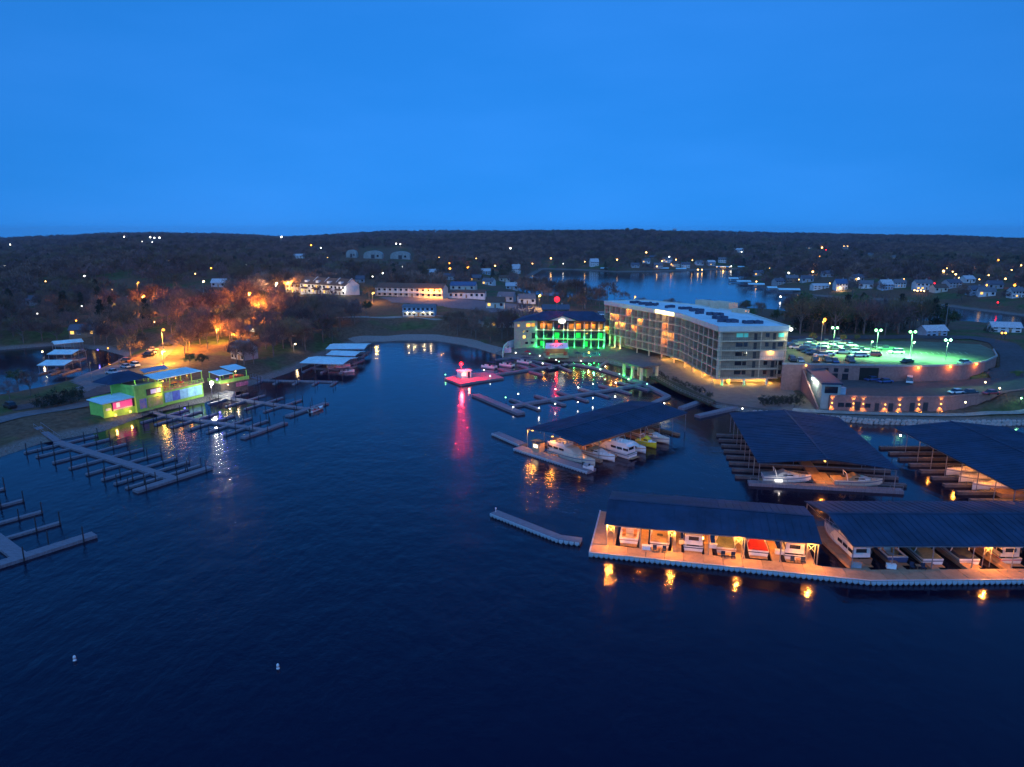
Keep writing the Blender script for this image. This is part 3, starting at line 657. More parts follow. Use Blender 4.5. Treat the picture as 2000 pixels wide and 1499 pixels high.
def kat(px, u, base):   # distance along a dock front for a photo column
    best = min(range(0, 480), key=lambda i: abs(1000 + F * off(base, u, i * .1)[0] / (off(base, u, i * .1)[1] * _cp + CAMH * _sp) - px)); return best * .1
for px, w in ((1255, 1.2), (1321, 1.5), (1386, 1.2), (1449, 1.5), (1524, 1.3), (1588, 1.8)):
    k = kat(px, u1, P0); MB().seg(off(P0, u1, k, 3.42), off(P0, u1, k, 16.5), w, .1, DZ - .02).build('finger', WARMWOOD, fd)
for px, w in ((1655, 1.6), (1716, 1.2), (1788, 1.2), (1856, 1.2), (1932, 2.0), (2003, 1.2)):
    k = kat(px, u2, P1); MB().seg(off(P1, u2, k, 3.42), off(P1, u2, k, 19), w, .1, DZ - .02).build('finger', WARMWOOD, fd)
# dock boxes, dark bundles and hose reels standing on it
_bx = lambda: MB().box(0, 0, 0, 1.3, .6, .6).box(0, 0, .6, 1.36, .66, .08)
for px, py, lab, mt in ((1262, 1073, 'white dock box between the first two lit slips', TRIM), (1334, 1062, 'cream dock box on the finger beside the third lit slip', CREAM), (1392, 1070, 'white dock box left of the tan covered boat', TRIM), (1522, 1082, 'white dock box on the finger left of the last lit slip', TRIM), (1672, 1108, 'grey dock box at the stern of the brown sided boat', GREYC), (1740, 1110, 'white dock box on the unlit part of the long dock', TRIM)):
    tag(put('dock_box', _bx().mesh('dock_box', mt), None, (*at(px, py, DZ), DZ), ang(P0, P1)), lab, 'dock box', 'boxes on the long front dock')
for px, py, lab in ((1288, 1078, 'dark heap of covered deck furniture at the second lit slip'), (1422, 1090, 'dark grill and chairs behind the tan covered boat'), (1558, 1100, 'dark deck chairs at the stern of the flybridge boat'), (1792, 1112, 'large dark bundle on the unlit part of the dock')):
    t = thing('deck_furniture', lab, 'furniture', (*at(px, py, DZ), DZ), R(-12), 'dark furniture on the front dock')
    for dx in (-.75, .75):
        MB().box(dx, 0, .35, .6, .6, .1).box(dx, .3, .4, .6, .08, .55).build('chair_seat', NAVYC, t, world=False)
        for sx in (-.25, .25): MB().box(dx + sx, -.2, 0, .06, .06, .35).box(dx + sx, .25, 0, .06, .06, .35).build('chair_leg', DARKST, t, world=False)
    MB().box(0, 0, .62, .7, .7, .06).tube((0, 0, 0), (0, 0, .62), .06, .06).build('table', BROWNH, t, world=False)
S2 = 'navy roofed boat sheds'
c2a = off(P0, u1, 18.2, 10.35)
sA = boat_shed('navy gabled boat shed over six brightly lit boats', c2a, ang(P0, P1), 31.6, 14.0, 4.45, 5.7, 7, group=S2)
c2b = (50.9 + 24.0, 103.6)
sB = boat_shed('navy gabled boat shed at lower right over mostly unlit boats', c2b, 0.0, 48.0, 16.6, 4.45, 5.85, 9, group=S2)
def light_tower(shed, x, y, w=1.1, power=580, c='orange', brace=True):
    """braced pair of posts with a flood lamp under the eave (shed local space)"""
    MB().tube((x - w / 2, y, .5), (x - w / 2, y, 4.1), .06, .06, 5).tube((x + w / 2, y, .5), (x + w / 2, y, 4.1), .06, .06, 5).tube((x - w / 2, y, 4.05), (x + w / 2, y, 4.05), .06, .06, 5).tube((x - w / 2, y, 3.9), (x + w / 2, y, 2.6), .035, .035, 4).tube((x + w / 2, y, 3.9), (x - w / 2, y, 2.6), .035, .035, 4).build('braced_post', GALV, shed, world=False)
    MB().box(x, y - .12, 3.98, .5, .22, .16).build('flood_lamp', glow('amber', 14), shed, world=False)
    lamp(shed, (x, y - .45, 3.75), EMC[c], power, .12, world=False)
for x in (-15.2, -5.6, 4.4, 14.9): light_tower(sA, x, -6.6)
for x in (-10.4, -.6, 9.7): MB().box(x, -1.6, 4.05, .6, .3, .12).build('added_fill_lamp', glow('orange', 3), sA, world=False); lamp(sA, (x, -1.6, 3.8), ORANGE, 300, .15, world=False)  # fill lamps added under the roof to brighten the lit bays
light_tower(sB, kat(1963, u2, P1) + 51.7 - c2b[0], -7.6)
lamp(sA, (9.5, 3, 3.8), ORANGE, 120, .15, world=False); lamp(sA, (-10, 3, 3.8), ORANGE, 120, .15, world=False)
BG = 'boats berthed in the covered docks'
rzA = ang(P0, P1)
for px, py, st, hl, cv, L, lab in ((1228, 1061, 'open', GELCOAT, None, 9.5, 'white open cruiser with orange seats in the first lit slip'), (1288, 1069, 'cover', GELCOAT, TANC, 9.5, 'white cruiser under a tan cover with a dark hatch'), (1354, 1076, 'fly', GELCOAT, None, 11, 'tall white boat with small dark stern window between braced posts'), (1418, 1080, 'cover', CREAM, OLIVEC, 9.5, 'cream cruiser under a plain brown green cover, left of the red one'), (1481, 1085, 'cover', GELCOAT, REDC, 9.5, 'white cruiser under a bright red canvas cover'), (1552, 1093, 'fly', GELCOAT, None, 11, 'white flybridge boat with wide stern window in the last lit slip')):
    p = at(px, py, .4); cruiser(lab, (p[0], p[1], 0), rzA, L, 3.1, st, hl, cv, BG)
for px, py, st, hl, cv, L, lab in ((1683, 1101, 'fly', BROWNH, NAVYC, 13, 'brown sided houseboat with oval side windows and navy canopy'), (1753, 1098, 'open', HULLBLUE, None, 9.5, 'blue and white cruiser with arch in the unlit slips'), (1822, 1102, 'cover', GELCOAT, OLIVEC, 9.5, 'white cruiser under an olive cover in the unlit slips'), (1893, 1102, 'cover', GELCOAT, NAVYC, 9.5, 'white cruiser under a navy cover beside the orange walkway'), (1975, 1100, 'fly', CREAM, TANC, 11, 'cream boat in orange light at the right edge of the picture')):
    p = at(px, py, .4); cruiser(lab, (p[0], p[1], 0), 0.0, L, 3.2, st, hl, cv, BG)
# ================================================================ bent breakwater float
b0, b1, b2 = (-3.9, 116.0), (7.6, 105.1), (11.0, 104.0)
bw = thing('breakwater', 'bent free-floating breakwater with scalloped pale side in open water', 'breakwater', (*b0, 0))
ua, ub = unit(b0, b1), unit(b1, b2)
MB().prism([b0, b1, b2, off(b2, ub, 0, 1.9), off(b1, ub, 0, 1.9), off(b0, ua, 0, 1.9)], .1, .66).build('deck', WOOD, bw)
floats(bw, [off(b0, ua, 0, -.12), off(b1, ua, 0, -.12)]); floats(bw, [off(b1, ub, 0, -.12), off(b2, ub, 0, -.12)])
MB().tube((*off(b0, ua, .4, 1), .6), (*off(b0, ua, .4, 1), 1.3), .06, .06).ball((*off(b0, ua, .4, 1), 1.4), .14).build('marker_light', TRIM, bw)
# ================================================================ navy shed beside the hotel piers
C1 = (23.9, 162.6); z1 = R(42.8)
s1 = boat_shed('navy gabled boat shed standing at an angle below the lit hotel piers', C1, z1, 39.5, 17.0, 5.0, 6.0, 8, group=S2)
def loc1(x, y): return (C1[0] + x * math.cos(z1) - y * math.sin(z1), C1[1] + x * math.sin(z1) + y * math.cos(z1))
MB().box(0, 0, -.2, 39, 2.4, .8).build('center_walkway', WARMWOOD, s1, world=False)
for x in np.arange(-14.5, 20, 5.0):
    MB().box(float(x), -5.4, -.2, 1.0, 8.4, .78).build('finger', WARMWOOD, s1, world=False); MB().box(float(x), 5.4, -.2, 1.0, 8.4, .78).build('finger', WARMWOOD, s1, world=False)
gd = thing('fuel_pier', 'L-shaped pale service pier along the open end of the angled shed', 'dock', (*at(1003, 877, .6), 0))
w0, w1 = at(1003, 876, .6), at(1148, 922, .6); uw = unit(w0, w1)
MB().seg(off(w0, uw, 0, 1.4), off(w1, uw, 0, 1.4), 2.8, .05, .66).build('walkway', WOOD, gd)
floats(gd, [off(w0, uw, 0, -.12), off(w1, uw, 0, -.12)])
v0, v1 = at(968, 845, .6), at(1022, 868, .6); MB().seg(v0, v1, 2.2, .05, .64).build('approach_walkway', WOOD, gd)
uv = unit(v0, v1); floats(gd, [off(v0, uv, 0, -1.25), off(v1, uv, 0, -1.25)])
for x, y, p_ in ((-19.2, 7.5, 240), (-19.2, 1.0, 170), (-12, -2, 110), (-2, -2, 60)):
    MB().box(x, y, 4.5, .5, .3, .14).build('lamp_head', glow('amber', 14), s1, world=False); lamp(s1, (x - .3, y, 4.2), ORANGE, p_, .15, world=False)
kio = thing('pump_kiosk', 'small orange lit hut with steps on the L-shaped pier', 'hut', (*off(w0, uw, 5.5, 2.6), .66), ang(w0, w1))
MB().box(0, 0, 0, 2.2, 1.8, 2.2).build('wall', M('kiosk_tan', (.45, .3, .18), .8, .15), kio, world=False); MB().box(0, 0, 2.2, 2.7, 2.3, .14).build('roof', NAVY, kio, world=False); MB().box(0, -.92, 1.0, 1.2, .06, .7).build('window', glow('warm', 1.5), kio, world=False)
sg = thing('dock_sign', 'white framed sign board standing on the L-shaped pier', 'sign', (*off(w0, uw, 9.0, 4.2), .66), ang(w0, w1))
MB().box(0, 0, .9, 4.2, .1, 1.5).build('panel', TRIM, sg, world=False)
for x in (-1.5, -.5, .5, 1.5): MB().box(x, -.06, 1.2, .55, .04, .8).build('pane', GLASS, sg, world=False)
for x in (-2, 2): MB().box(x, 0, 0, .12, .12, 2.5).build('post', GALV, sg, world=False)
zb = z1 - R(180)
for x, y, L, st, hl, cv, lab in ((-17.6, 2.6, 13, 'fly', CREAM, None, 'long cream cabin boat lying beside the L-shaped pier'), (-12.1, -1.4, 10, 'cover', GELCOAT, TANC, 'white cruiser with tan cover poking out of the angled shed'), (-7.2, -12.6, 13, 'fly', GELCOAT, None, 'big white flybridge yacht poking furthest out of the angled shed'), (-2.2, -3.0, 9.5, 'open', GELCOAT, None, 'white open cruiser left of the yellow boat'), (2.7, -6.4, 5.5, 'cover', YELLOW, YELLOW, 'bright yellow boat under the eave of the angled shed'), (7.8, -2.0, 10, 'cover', CREAM, TANC, 'tan covered boat deep in the angled shed right of the yellow one')):
    p = loc1(x, y); cruiser(lab, (p[0], p[1], 0), z1 if y < -10 else zb, L, 3.3 if L > 9 else 2.0, st, hl, cv, BG)
runabout('tiny white dinghy lying on the tip of the L-shaped pier', (*off(w1, uw, -2.2, 1.4), .68), ang(w0, w1) - R(90), 2.6, group=None)
# ================================================================ broad navy shed in the middle right
C3, z3 = (65.0, 148.2), R(80.9)
s3 = boat_shed('broad navy boat shed seen end-on with a bright seam on its roof', C3, z3, 38.5, 25.4, 5.0, 6.4, 8, group=S2)
MB().box(0, 0, -.2, 38, 2.4, .8).build('center_walkway', WARMWOOD, s3, world=False)
for x in np.arange(-15, 19, 4.3):
    for sy in (-1, 1): MB().box(float(x), sy * 8.9, -.2, 1.0, 15.2, .78).build('finger', OLDWOOD, s3, world=False)
MB().box(-18.6, 0, -.2, 1.8, 29.0, .85).build('end_walkway', WOOD, s3, world=False)
for k in range(13):
    y = -14.3 + 28.6 * k / 12; MB().tube((-19.3, y, .6), (-19.3, y, 1.7), .04, .04, 4).build('rail_post', GALV, s3, world=False)
for z in (1.15, 1.68): MB().tube((-19.3, -14.3, z), (-19.3, 14.3, z), .035, .035, 4).build('rail', GALV, s3, world=False)
MB().box(-14.5, -1.5, .62, 7.5, 1.5, .1).build('lit_gangway', WARMWOOD, s3, world=False)
def loc3(x, y): return (C3[0] + x * math.cos(z3) - y * math.sin(z3), C3[1] + x * math.sin(z3) + y * math.cos(z3))
for x, y, L, st, hl, cv, lab in ((-15.3, 11.2, 9.5, 'cover', GELCOAT, GREYC, 'white boat under grey cover broadside behind the end walkway'), (-15.3, -2.4, 9.5, 'cover', CREAM, TANC, 'cream boat under tan cover broadside in orange light')):
    p = loc3(x, y); cruiser(lab, (p[0], p[1], 0), z3 + R(180), L, 3.1, st, hl, cv, BG)
lamp(s3, (-15.5, -.6, 4.4), ORANGE, 330, .2, world=False); MB().box(-15.5, -.6, 4.6, .5, .3, .14).build('lamp_head', glow('amber', 14), s3, world=False)
lamp(s3, (-17.9, 8.2, 1.9), WHITE, 12, .1, world=False); MB().box(-18.2, 8.6, .75, .5, 1.5, .5).build('glowing_dock_box', glow('white', .5), s3, world=False)  # box looks lit by glow put into its own material
# ================================================================ shed cut by the right edge
C4 = (103.2, 136.6)
s4 = boat_shed('navy boat shed cut off by the right edge, orange light under its long side', C4, R(90), 39.5, 26.0, 5.0, 6.4, 9, group=S2)
for k, y in enumerate(np.arange(-18, 20, 4.1)): MB().box(float(y), 9.0, -.2, 1.0, 15.4, .78).build('finger', OLDWOOD, s4, world=False)
MB().box(0, 0, -.2, 39, 2.2, .8).build('center_walkway', WARMWOOD, s4, world=False)
for x, p_ in ((-16, 300), (-8, 260), (0, 200), (9, 90)):
    lamp(s4, (x, 10.5, 4.3), ORANGE, p_, .2, world=False); MB().box(x, 10.5, 4.5, .5, .3, .14).build('lamp_head', glow('orange', 10), s4, world=False)
for k, (y, cv, lab) in enumerate(((137.6, TANC, 'tan covered boat nearest the far end of the cut-off shed'), (133.4, GREYC, 'grey covered boat in orange light in the cut-off shed'), (129.2, TANC, 'tan covered boat in the middle of the cut-off shed'))):
    cruiser(lab, (103.6, y, 0), R(90), 12.5, 3.1, 'cover', GELCOAT, cv, BG)
globe('bright white lamp at the outermost finger of the cut-off shed', (*at(1757, 868, 0), -.4), 2.4, 'white', 60, 40, .2, None)
MB_t = tag(MB().box(*at(1990, 962, .5), -.1, 9, 3.4, .9).build('floating_platform', WARMWOOD), 'low tan platform under the near end of the cut-off shed', 'platform')
# ================================================================ piers by the hotel
GP = 'floating piers in front of the hotel and bar'
g0, g1 = at(1000, 792, .6), at(1265, 748, .6)
dG = dock('long uncovered pier with short fingers and a T-shaped outer end before the hotel', g0, g1, 1.9, (.08, .25, .41, .57, .73, .88), 6.4, 6.4, None, fw=1.2, z=.6, piles=False, group=GP)
ta, tb = at(928, 770, .6), at(1018, 807, .6); MB().seg(ta, tb, 2.6, -.3, .68).build('end_walkway', WOOD, dG)
for a, b in ((at(1255, 748, .6), at(1305, 773, .6)), (at(1305, 773, .6), at(1272, 789, .6)), (at(1230, 742, .6), at(1262, 750, .6))): MB().seg(a, b, 1.9, -.25, .62).build('link_walkway', WOOD, dG)
fp = [at(868, 739, .6), at(900, 751, .6), at(984, 738, .6), at(958, 727, .6), at(905, 730, .6)]
dF = thing('fuel_dock', 'broad floating platform with red beacon at the outer end of the pier', 'dock', (*fp[0], 0), group=GP)
MB().prism(fp, -.3, .65).build('platform', WOOD, dF)
zig = [at(965, 731, .6), at(1015, 724, .6), at(1077, 715, .6), at(1122, 710, .6), at(1165, 718, .6), at(1215, 733, .6), at(1262, 748, .6)]
dH = thing('zigzag_pier', 'bent pier linking the red beacon platform to the hotel shore', 'dock', (*zig[0], 0), group=GP)
for a, b in zip(zig[:-1], zig[1:]): MB().seg(a, b, 1.8, -.25, .6 + .004 * (zig.index(a) % 2)).build('walkway', WOOD, dH)
for px, py, qx, qy in ((1000, 727, 975, 719), (1040, 722, 1015, 713), (1060, 718, 1035, 708), (1035, 724, 1060, 731), (1090, 714, 1115, 724), (1165, 718, 1185, 706)): MB().seg(at(px, py, .6), at(qx, qy, .6), 1.1, -.25, .57).build('finger', WOOD, dH)
up = [at(968, 702, .6), at(1000, 698, .6), at(1040, 704, .6), at(1080, 712, .6)]
for a, b in zip(up[:-1], up[1:]): MB().seg(a, b, 1.2, -.25, .585 + .004 * (up.index(a) % 2)).build('shore_walkway', WOOD, dH)
c9 = [at(1330, 797, .6), at(1405, 770, .6)]; MB().seg(*c9, 2.0, -.3, .72).build('link_bridge', WOOD, dH)
c9 = [at(1362, 812, .6), at(1462, 790, .6)]; MB().seg(*c9, 2.0, -.3, .7).build('link_bridge', WOOD, dH)
for px, py, rz, lab in ((969, 721, 60, 'pontoon boat nearest the red beacon platform'), (1003, 718, 55, 'pontoon boat in the middle of the three by the bar'), (1036, 712, 50, 'pontoon boat closest to the bar terrace')): pontoon(lab, (*at(px, py, 0), 0), R(rz))
for px, py, rz, lab in ((1070, 724, -50, 'dark low boat left of the other dark boat by the bent pier'), (1098, 717, -40, 'dark low boat moored under the bend of the pier')): runabout(lab, (*at(px, py, 0), 0), R(rz), 5.5, NAVYC, GREYC, 'dark boats at the bent pier')
hutp = at(907, 737, .65)
hut = thing('dock_hut', 'white hut on the platform glowing under a red beacon', 'hut', (*hutp, .65), R(35))
MB().box(0, 0, 0, 4.0, 2.6, 2.3).build('wall', WALLS['white'], hut, world=False); MB().box(0, 0, 2.3, 4.6, 3.2, .16).build('roof', WALLS['white'], hut, world=False)
MB().box(-1, -1.32, .9, 1.2, .06, .8).build('window', glow('warm', 2), hut, world=False); MB().box(1, -1.32, 0, .9, .06, 2).build('door', GLASS, hut, world=False)
MB().tube((-1.2, 0, 2.46), (-1.2, 0, 4.6), .06, .06).build('beacon_pole', GALV, hut, world=False); MB().ball((-1.2, 0, 4.85), .6, 10, 7).build('beacon', glow('red', 60), hut, world=False)
lamp(hut, (-1.6, -.8, 5.0), (1, .008, .012), 6500, .3, world=False); lamp(hut, (0, -3.0, 2.6), (1, .12, .08), 160, .15, world=False)
DOTS = [(570, 110), (670, 115), (780, 122), (858, 138), (930, 155), (985, 170), (1007, 183), (1180, 178), (1240, 200), (1370, 222), (1330, 245), (1575, 272), (1645, 308), (1550, 320), (1480, 280), (1695, 358), (1450, 348), (1368, 322), (1275, 358), (1158, 385), (980, 398), (688, 435), (590, 463), (650, 538), (850, 545), (978, 513), (1155, 500), (1273, 470), (1445, 457), (1830, 508), (420, 250), (120, 285), (470, 295), (880, 198), (2440, 550), (2480, 640)]
_gz = lambda x, y: 'on the terrace edge before the bar' if y < 190 and x < 1300 else ('along the quay right of the pavilion' if x > 1560 and y < 330 or x > 2000 else ('around the red beacon platform' if x < 500 and y < 300 else ('on the long T-ended pier' if y > 345 else 'on the bent pier')))
_cn = {}
DOTS.sort()
for px, py, lab in ((1218, 741, 'added green light on the bent pier below the hotel'), (1160, 716, 'added green light at the bend of the pier before the bar')): globe(lab, (*at(px, py, .6), .55), 1.1, 'green', 420, 20, .2, 'added green lights on the pier')  # lamps added to put green light on docks and water
for i, (x, y) in enumerate(DOTS):
    p = at(840 + x / 4, 660 + y / 4, 1.5); w_ = _gz(x, y); _cn[w_] = _cn.get(w_, 0) + 1
    globe('%s small globe light from the left %s' % (ORD[_cn[w_] - 1], w_), (*p, 0.0), 1.25, 'lime' if i % 4 == 0 else 'white', 10 if i % 3 == 0 else 0, 7, .14)
# ================================================================ pale sheds in the back of the cove and the inlet
GS = 'pale roofed boat sheds'
for pts, z, lab in (([(585, 708), (665, 711), (690, 699), (632, 690)], 4, 'largest pale roofed boat shed, a white boat under its right side'), ([(637, 691), (690, 693), (702, 686), (672, 683)], 4, 'small pale roofed shed in the middle of the three in the cove'), ([(628, 680), (700, 680), (711, 671), (685, 668)], 4, 'pale roofed shed farthest back in the cove')):
    Q = [at(a, b, z) for a, b in pts]; c = lerp(lerp(Q[0], Q[2], .5), lerp(Q[1], Q[3], .5), .5); L = dist(Q[0], Q[1]); W = (dist(Q[1], Q[2]) + dist(Q[0], Q[3])) / 2
    t = boat_shed(lab, c, ang(Q[0], Q[1]), L, min(W, 13), 3.6, 4.3, 4, PALEROOF, GS)
    MB().box(0, 0, -.2, L, 1.6, .7).build('walkway', WOOD, t, world=False)
    for sx in (-.45, .0, .45): MB().box(sx * L, 0, -.2, 1.0, min(W, 13) + 1, .68).build('finger', WOOD, t, world=False)
cruiser('white boat half under the largest pale roof in the cove', (*at(640, 722, 0), 0), R(-62), 8.5, 2.8, 'open', GELCOAT, None, BG)
runabout('small white boat at the outer corner of the cove sheds', (*at(665, 728, 0), 0), R(-80), 5, group=None)
for pts, lab in (([(104, 672), (158, 667), (158, 664), (104, 668)], 'small blue roofed shed against the far bank of the left inlet'), ([(90, 692), (140, 690), (165, 685), (128, 682)], 'long pale roofed shed farther out in the left inlet'), ([(68, 714), (118, 713), (158, 704), (120, 700)], 'long pale roofed shed nearest in the left inlet')):
    Q = [at(a, b, 3.6) for a, b in pts]; c = lerp(lerp(Q[0], Q[2], .5), lerp(Q[1], Q[3], .5), .5); L = max(dist(Q[0], Q[1]), 9.0); W = min(max((dist(Q[1], Q[2]) + dist(Q[0], Q[3])) / 2, 6), 9.5)
    t = boat_shed(lab, c, ang(Q[0], Q[1]) if dist(Q[0], Q[1]) > 9 else 0, L, W, 3.4, 4.3, 4, PALEROOF, GS)
    MB().box(0, 0, -.2, L, 1.6, .7).build('walkway', WOOD, t, world=False)
    for sx in (-.45, .0, .45): MB().box(sx * L, -W * .1, -.2, 1.0, W + 1.5, .68).build('finger', WOOD, t, world=False)
for px, py, c, pw, lab in ((84, 697, 'warm', 200, 'added warm light standing in for a lamp reflection in the left inlet'), (192, 693, 'blue', 60, 'added blue light standing in for a reflection in the left inlet'), (212, 690, 'orange', 60, 'added orange light standing in for a reflection in the left inlet')):
    globe(lab, (*at(px, py, 1.5), -.2), 3.4, c, pw, 40, .3, 'added lights standing in for reflections in the left inlet')  # reflections on the water are built here as glowing post lights
# ================================================================ buoys
for px, py, lab in ((146, 1287, 'white cylindrical buoy at the far left of the open water'), (543, 1303, 'white cylindrical buoy right of the other one')):
    t = thing('mooring_buoy', lab, 'buoy', (*at(px, py + 3, 0), 0))
    MB().tube((0, 0, -.2), (0, 0, .5), .16, .16, 10).tube((0, 0, .5), (0, 0, .62), .16, .08, 10).build('body', TRIM, t, world=False); MB().tube((0, 0, .25), (0, 0, .33), .166, .166, 10).build('band', M('buoy_orange', (.5, .15, .03), .6), t, world=False)
    MB().ball((0, 0, -.08), .27, 10, 6, .5).build('float_collar', TRIM, t, world=False)
# ================================================================ hotel
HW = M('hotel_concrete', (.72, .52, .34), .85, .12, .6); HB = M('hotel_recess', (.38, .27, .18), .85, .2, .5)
MEMB = M('roof_membrane', (.55, .72, .74), .6, .14, .12); TEAL = EM('teal_reflection', (.1, .6, .5), .07)  # teal glow stands in for a reflection in the top windows
ht = thing('hotel', 'curved concrete waterfront hotel with five rows of balconies and white roof', 'hotel', (*HFRONT[-1], 0))
Z0, FH, NF = 3.7, 3.04, 5; ZT = Z0 + FH * NF
def offset_path(P, n):
    out = []
    for i, p in enumerate(P):
        if i == 0: u = unit(P[0], P[1]); out.append(off(p, u, 0, n))
        elif i == len(P) - 1: u = unit(P[-2], P[-1]); out.append(off(p, u, 0, n))
        else:
            a, b = unit(P[i - 1], p), unit(p, P[i + 1]); s = (a[0] + b[0], a[1] + b[1]); l = math.hypot(*s); s = (s[0] / l, s[1] / l); out.append(off(p, s, 0, n / max(.5, s[0] * a[0] + s[1] * a[1])))
    return out
REC = offset_path(HFRONT, 1.7)
endu = unit(HFRONT[-1], HBACK[-1]); endn = (-endu[1], endu[0])
REC[-1] = (REC[-1][0] + endn[0] * 1.3, REC[-1][1] + endn[1] * 1.3); hb = list(HBACK); hb[-1] = (hb[-1][0] + endn[0] * 1.3, hb[-1][1] + endn[1] * 1.3)
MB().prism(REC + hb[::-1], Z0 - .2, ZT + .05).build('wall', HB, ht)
bays = []
for i, nb in enumerate((10, 3, 8)):
    for k in range(nb): bays.append((lerp(HFRONT[i], HFRONT[i + 1], k / nb), lerp(HFRONT[i], HFRONT[i + 1], (k + 1) / nb), lerp(REC[i], REC[i + 1], k / nb), lerp(REC[i], REC[i + 1], (k + 1) / nb)))
def ext(p, u, k): return (p[0] + u[0] * k, p[1] + u[1] * k)
for f in range(NF + 1):
    z = Z0 + f * FH
    for i in range(3):
        if f == 0 and i == 0: pl = [lerp(HFRONT[0], HFRONT[1], .4), HFRONT[1], REC[1], lerp(REC[0], REC[1], .4)]
        else: pl = [HFRONT[i], HFRONT[i + 1], REC[i + 1], REC[i]]
        MB().prism(pl, z - .3 + .004 * i, z + .004 * i).build('floor_slab', HW, ht)
for k, (a, b, c, d) in enumerate(bays + [(bays[-1][1], None, bays[-1][3], None)]):
    MB().seg(a, c, .28, (Z0 + FH if k < 4 else Z0) + .01, ZT).build('partition_wall', HW, ht)
LIT = {(3, 1): 'amber', (3, 2): 'orange', (3, 3): 'orange', (2, 2): 'amber', (2, 3): 'amber', (1, 0): 'orange', (2, 5): 'orange', (2, 6): 'orange', (3, 6): 'amber', (3, 10): 'orange', (3, 11): 'orange', (2, 10): 'amber', (2, 11): 'amber', (1, 10): 'orange', (0, 10): 'orange', (4, 4): 'orange'}
CURT = M('curtain', (.3, .27, .22), .9, .2, 3); DIMW = EM('dim_room', (1, .5, .2), .012)
for k, (a, b, c, d) in enumerate(bays):
    u = unit(a, b); L = dist(a, b); cu = unit(c, d); cL = dist(c, d)
    for f in range(NF):
        if f == 0 and k < 4: continue
        z = Z0 + f * FH; lit = LIT.get((f, k))
        MB().seg(off(c, cu, cL * .46, -.05), off(c, cu, cL * .93, -.05), .1, z + .04, z + 2.35).build('glass_door', glow(lit, .3) if lit else (GLASS, CURT, GLASS, DIMW)[(k * 7 + f * 5) % 4], ht)
        rl = MB(); rl.seg(off(a, u, .15, .12), off(a, u, L - .15, .12), .06, z + 1.0, z + 1.06)
        for j in range(1, 8): p = off(a, u, L * j / 8, .12); rl.box(p[0], p[1], z, .03, .03, 1.0)
        rl.build('railing', DARKST, ht)
        if lit and (f, k) not in ((3, 3), (3, 11), (2, 6), (0, 10)):
            p = lerp(lerp(a, b, .3), lerp(c, d, .3), .6); lamp(ht, (*p, z + 2.3), EMC[lit], 55, .12)
# parapet and roof
PAR = offset_path(HFRONT, -.25); pb = offset_path(HBACK, .25)
PAR[-1] = (PAR[-1][0] - endn[0] * .3, PAR[-1][1] - endn[1] * .3); pb[-1] = (pb[-1][0] - endn[0] * .3, pb[-1][1] - endn[1] * .3)
MB().prism(PAR + pb[::-1], ZT + .02, 20.1).build('roof', MEMB, ht)
ring = PAR + pb[::-1]
for a, b in zip(ring, ring[1:] + ring[:1]): MB().seg(a, b, .35, ZT + .06, 20.55 + .004 * (ring.index(a) % 2)).build('parapet', M('parapet_panel', (.66, .64, .54), .7, .08, .5), ht)
for k in (9, 10, 11):
    a, b = bays[k][0], bays[k][1]; u = unit(a, b); MB().seg(off(a, u, .2, -.55), off(b, u, -.2, -.55), .12, ZT + .25, 20.3).build('lit_sign', EM('sign_glow', (1, .9, .35), 1.2), ht)
p = lerp(bays[10][0], bays[10][1], .5); u = unit(bays[10][0], bays[10][1]); lamp(ht, (*off(p, u, 0, -1.6), ZT + .2), (1, .8, .3), 120, .4)
# rooftop plant
rnd = random.Random(3); _ac = MB().box(0, 0, 0, 1.2, 1.1, .95).tube((0, 0, .95), (0, 0, 1.02), .42, .42, 10).mesh('air_conditioner', M('ac_unit', (.05, .07, .12), .6, .25))
for px, py, n in ((1243, 593, 6), (1262, 595, 7), (1275, 597, 7), (1310, 601, 5), (1340, 604, 7), (1362, 608, 8), (1368, 613, 4), (1398, 616, 9), (1408, 623, 8), (1420, 629, 9), (1432, 630, 6), (1460, 632, 4), (1478, 632, 7)):
    for k in range(n):
        p = at(px + (k - n / 2) * 3.4, py + rnd.uniform(-1, 1), 20.1); put('air_conditioner', _ac, ht, (p[0] - ht['_o'][0], p[1] - ht['_o'][1], 20.1), rnd.uniform(-.2, .2))
for px, py, w, d, h in ((1380, 598, 9, 4, 2.2), (1413, 603, 10, 5, 2.6), (1446, 611, 6, 3, 1.4)):
    p = at(px, py, 20.1); MB().box(p[0], p[1], 20.1, w, d, h, R(-62)).build('lift_housing', HW, ht)
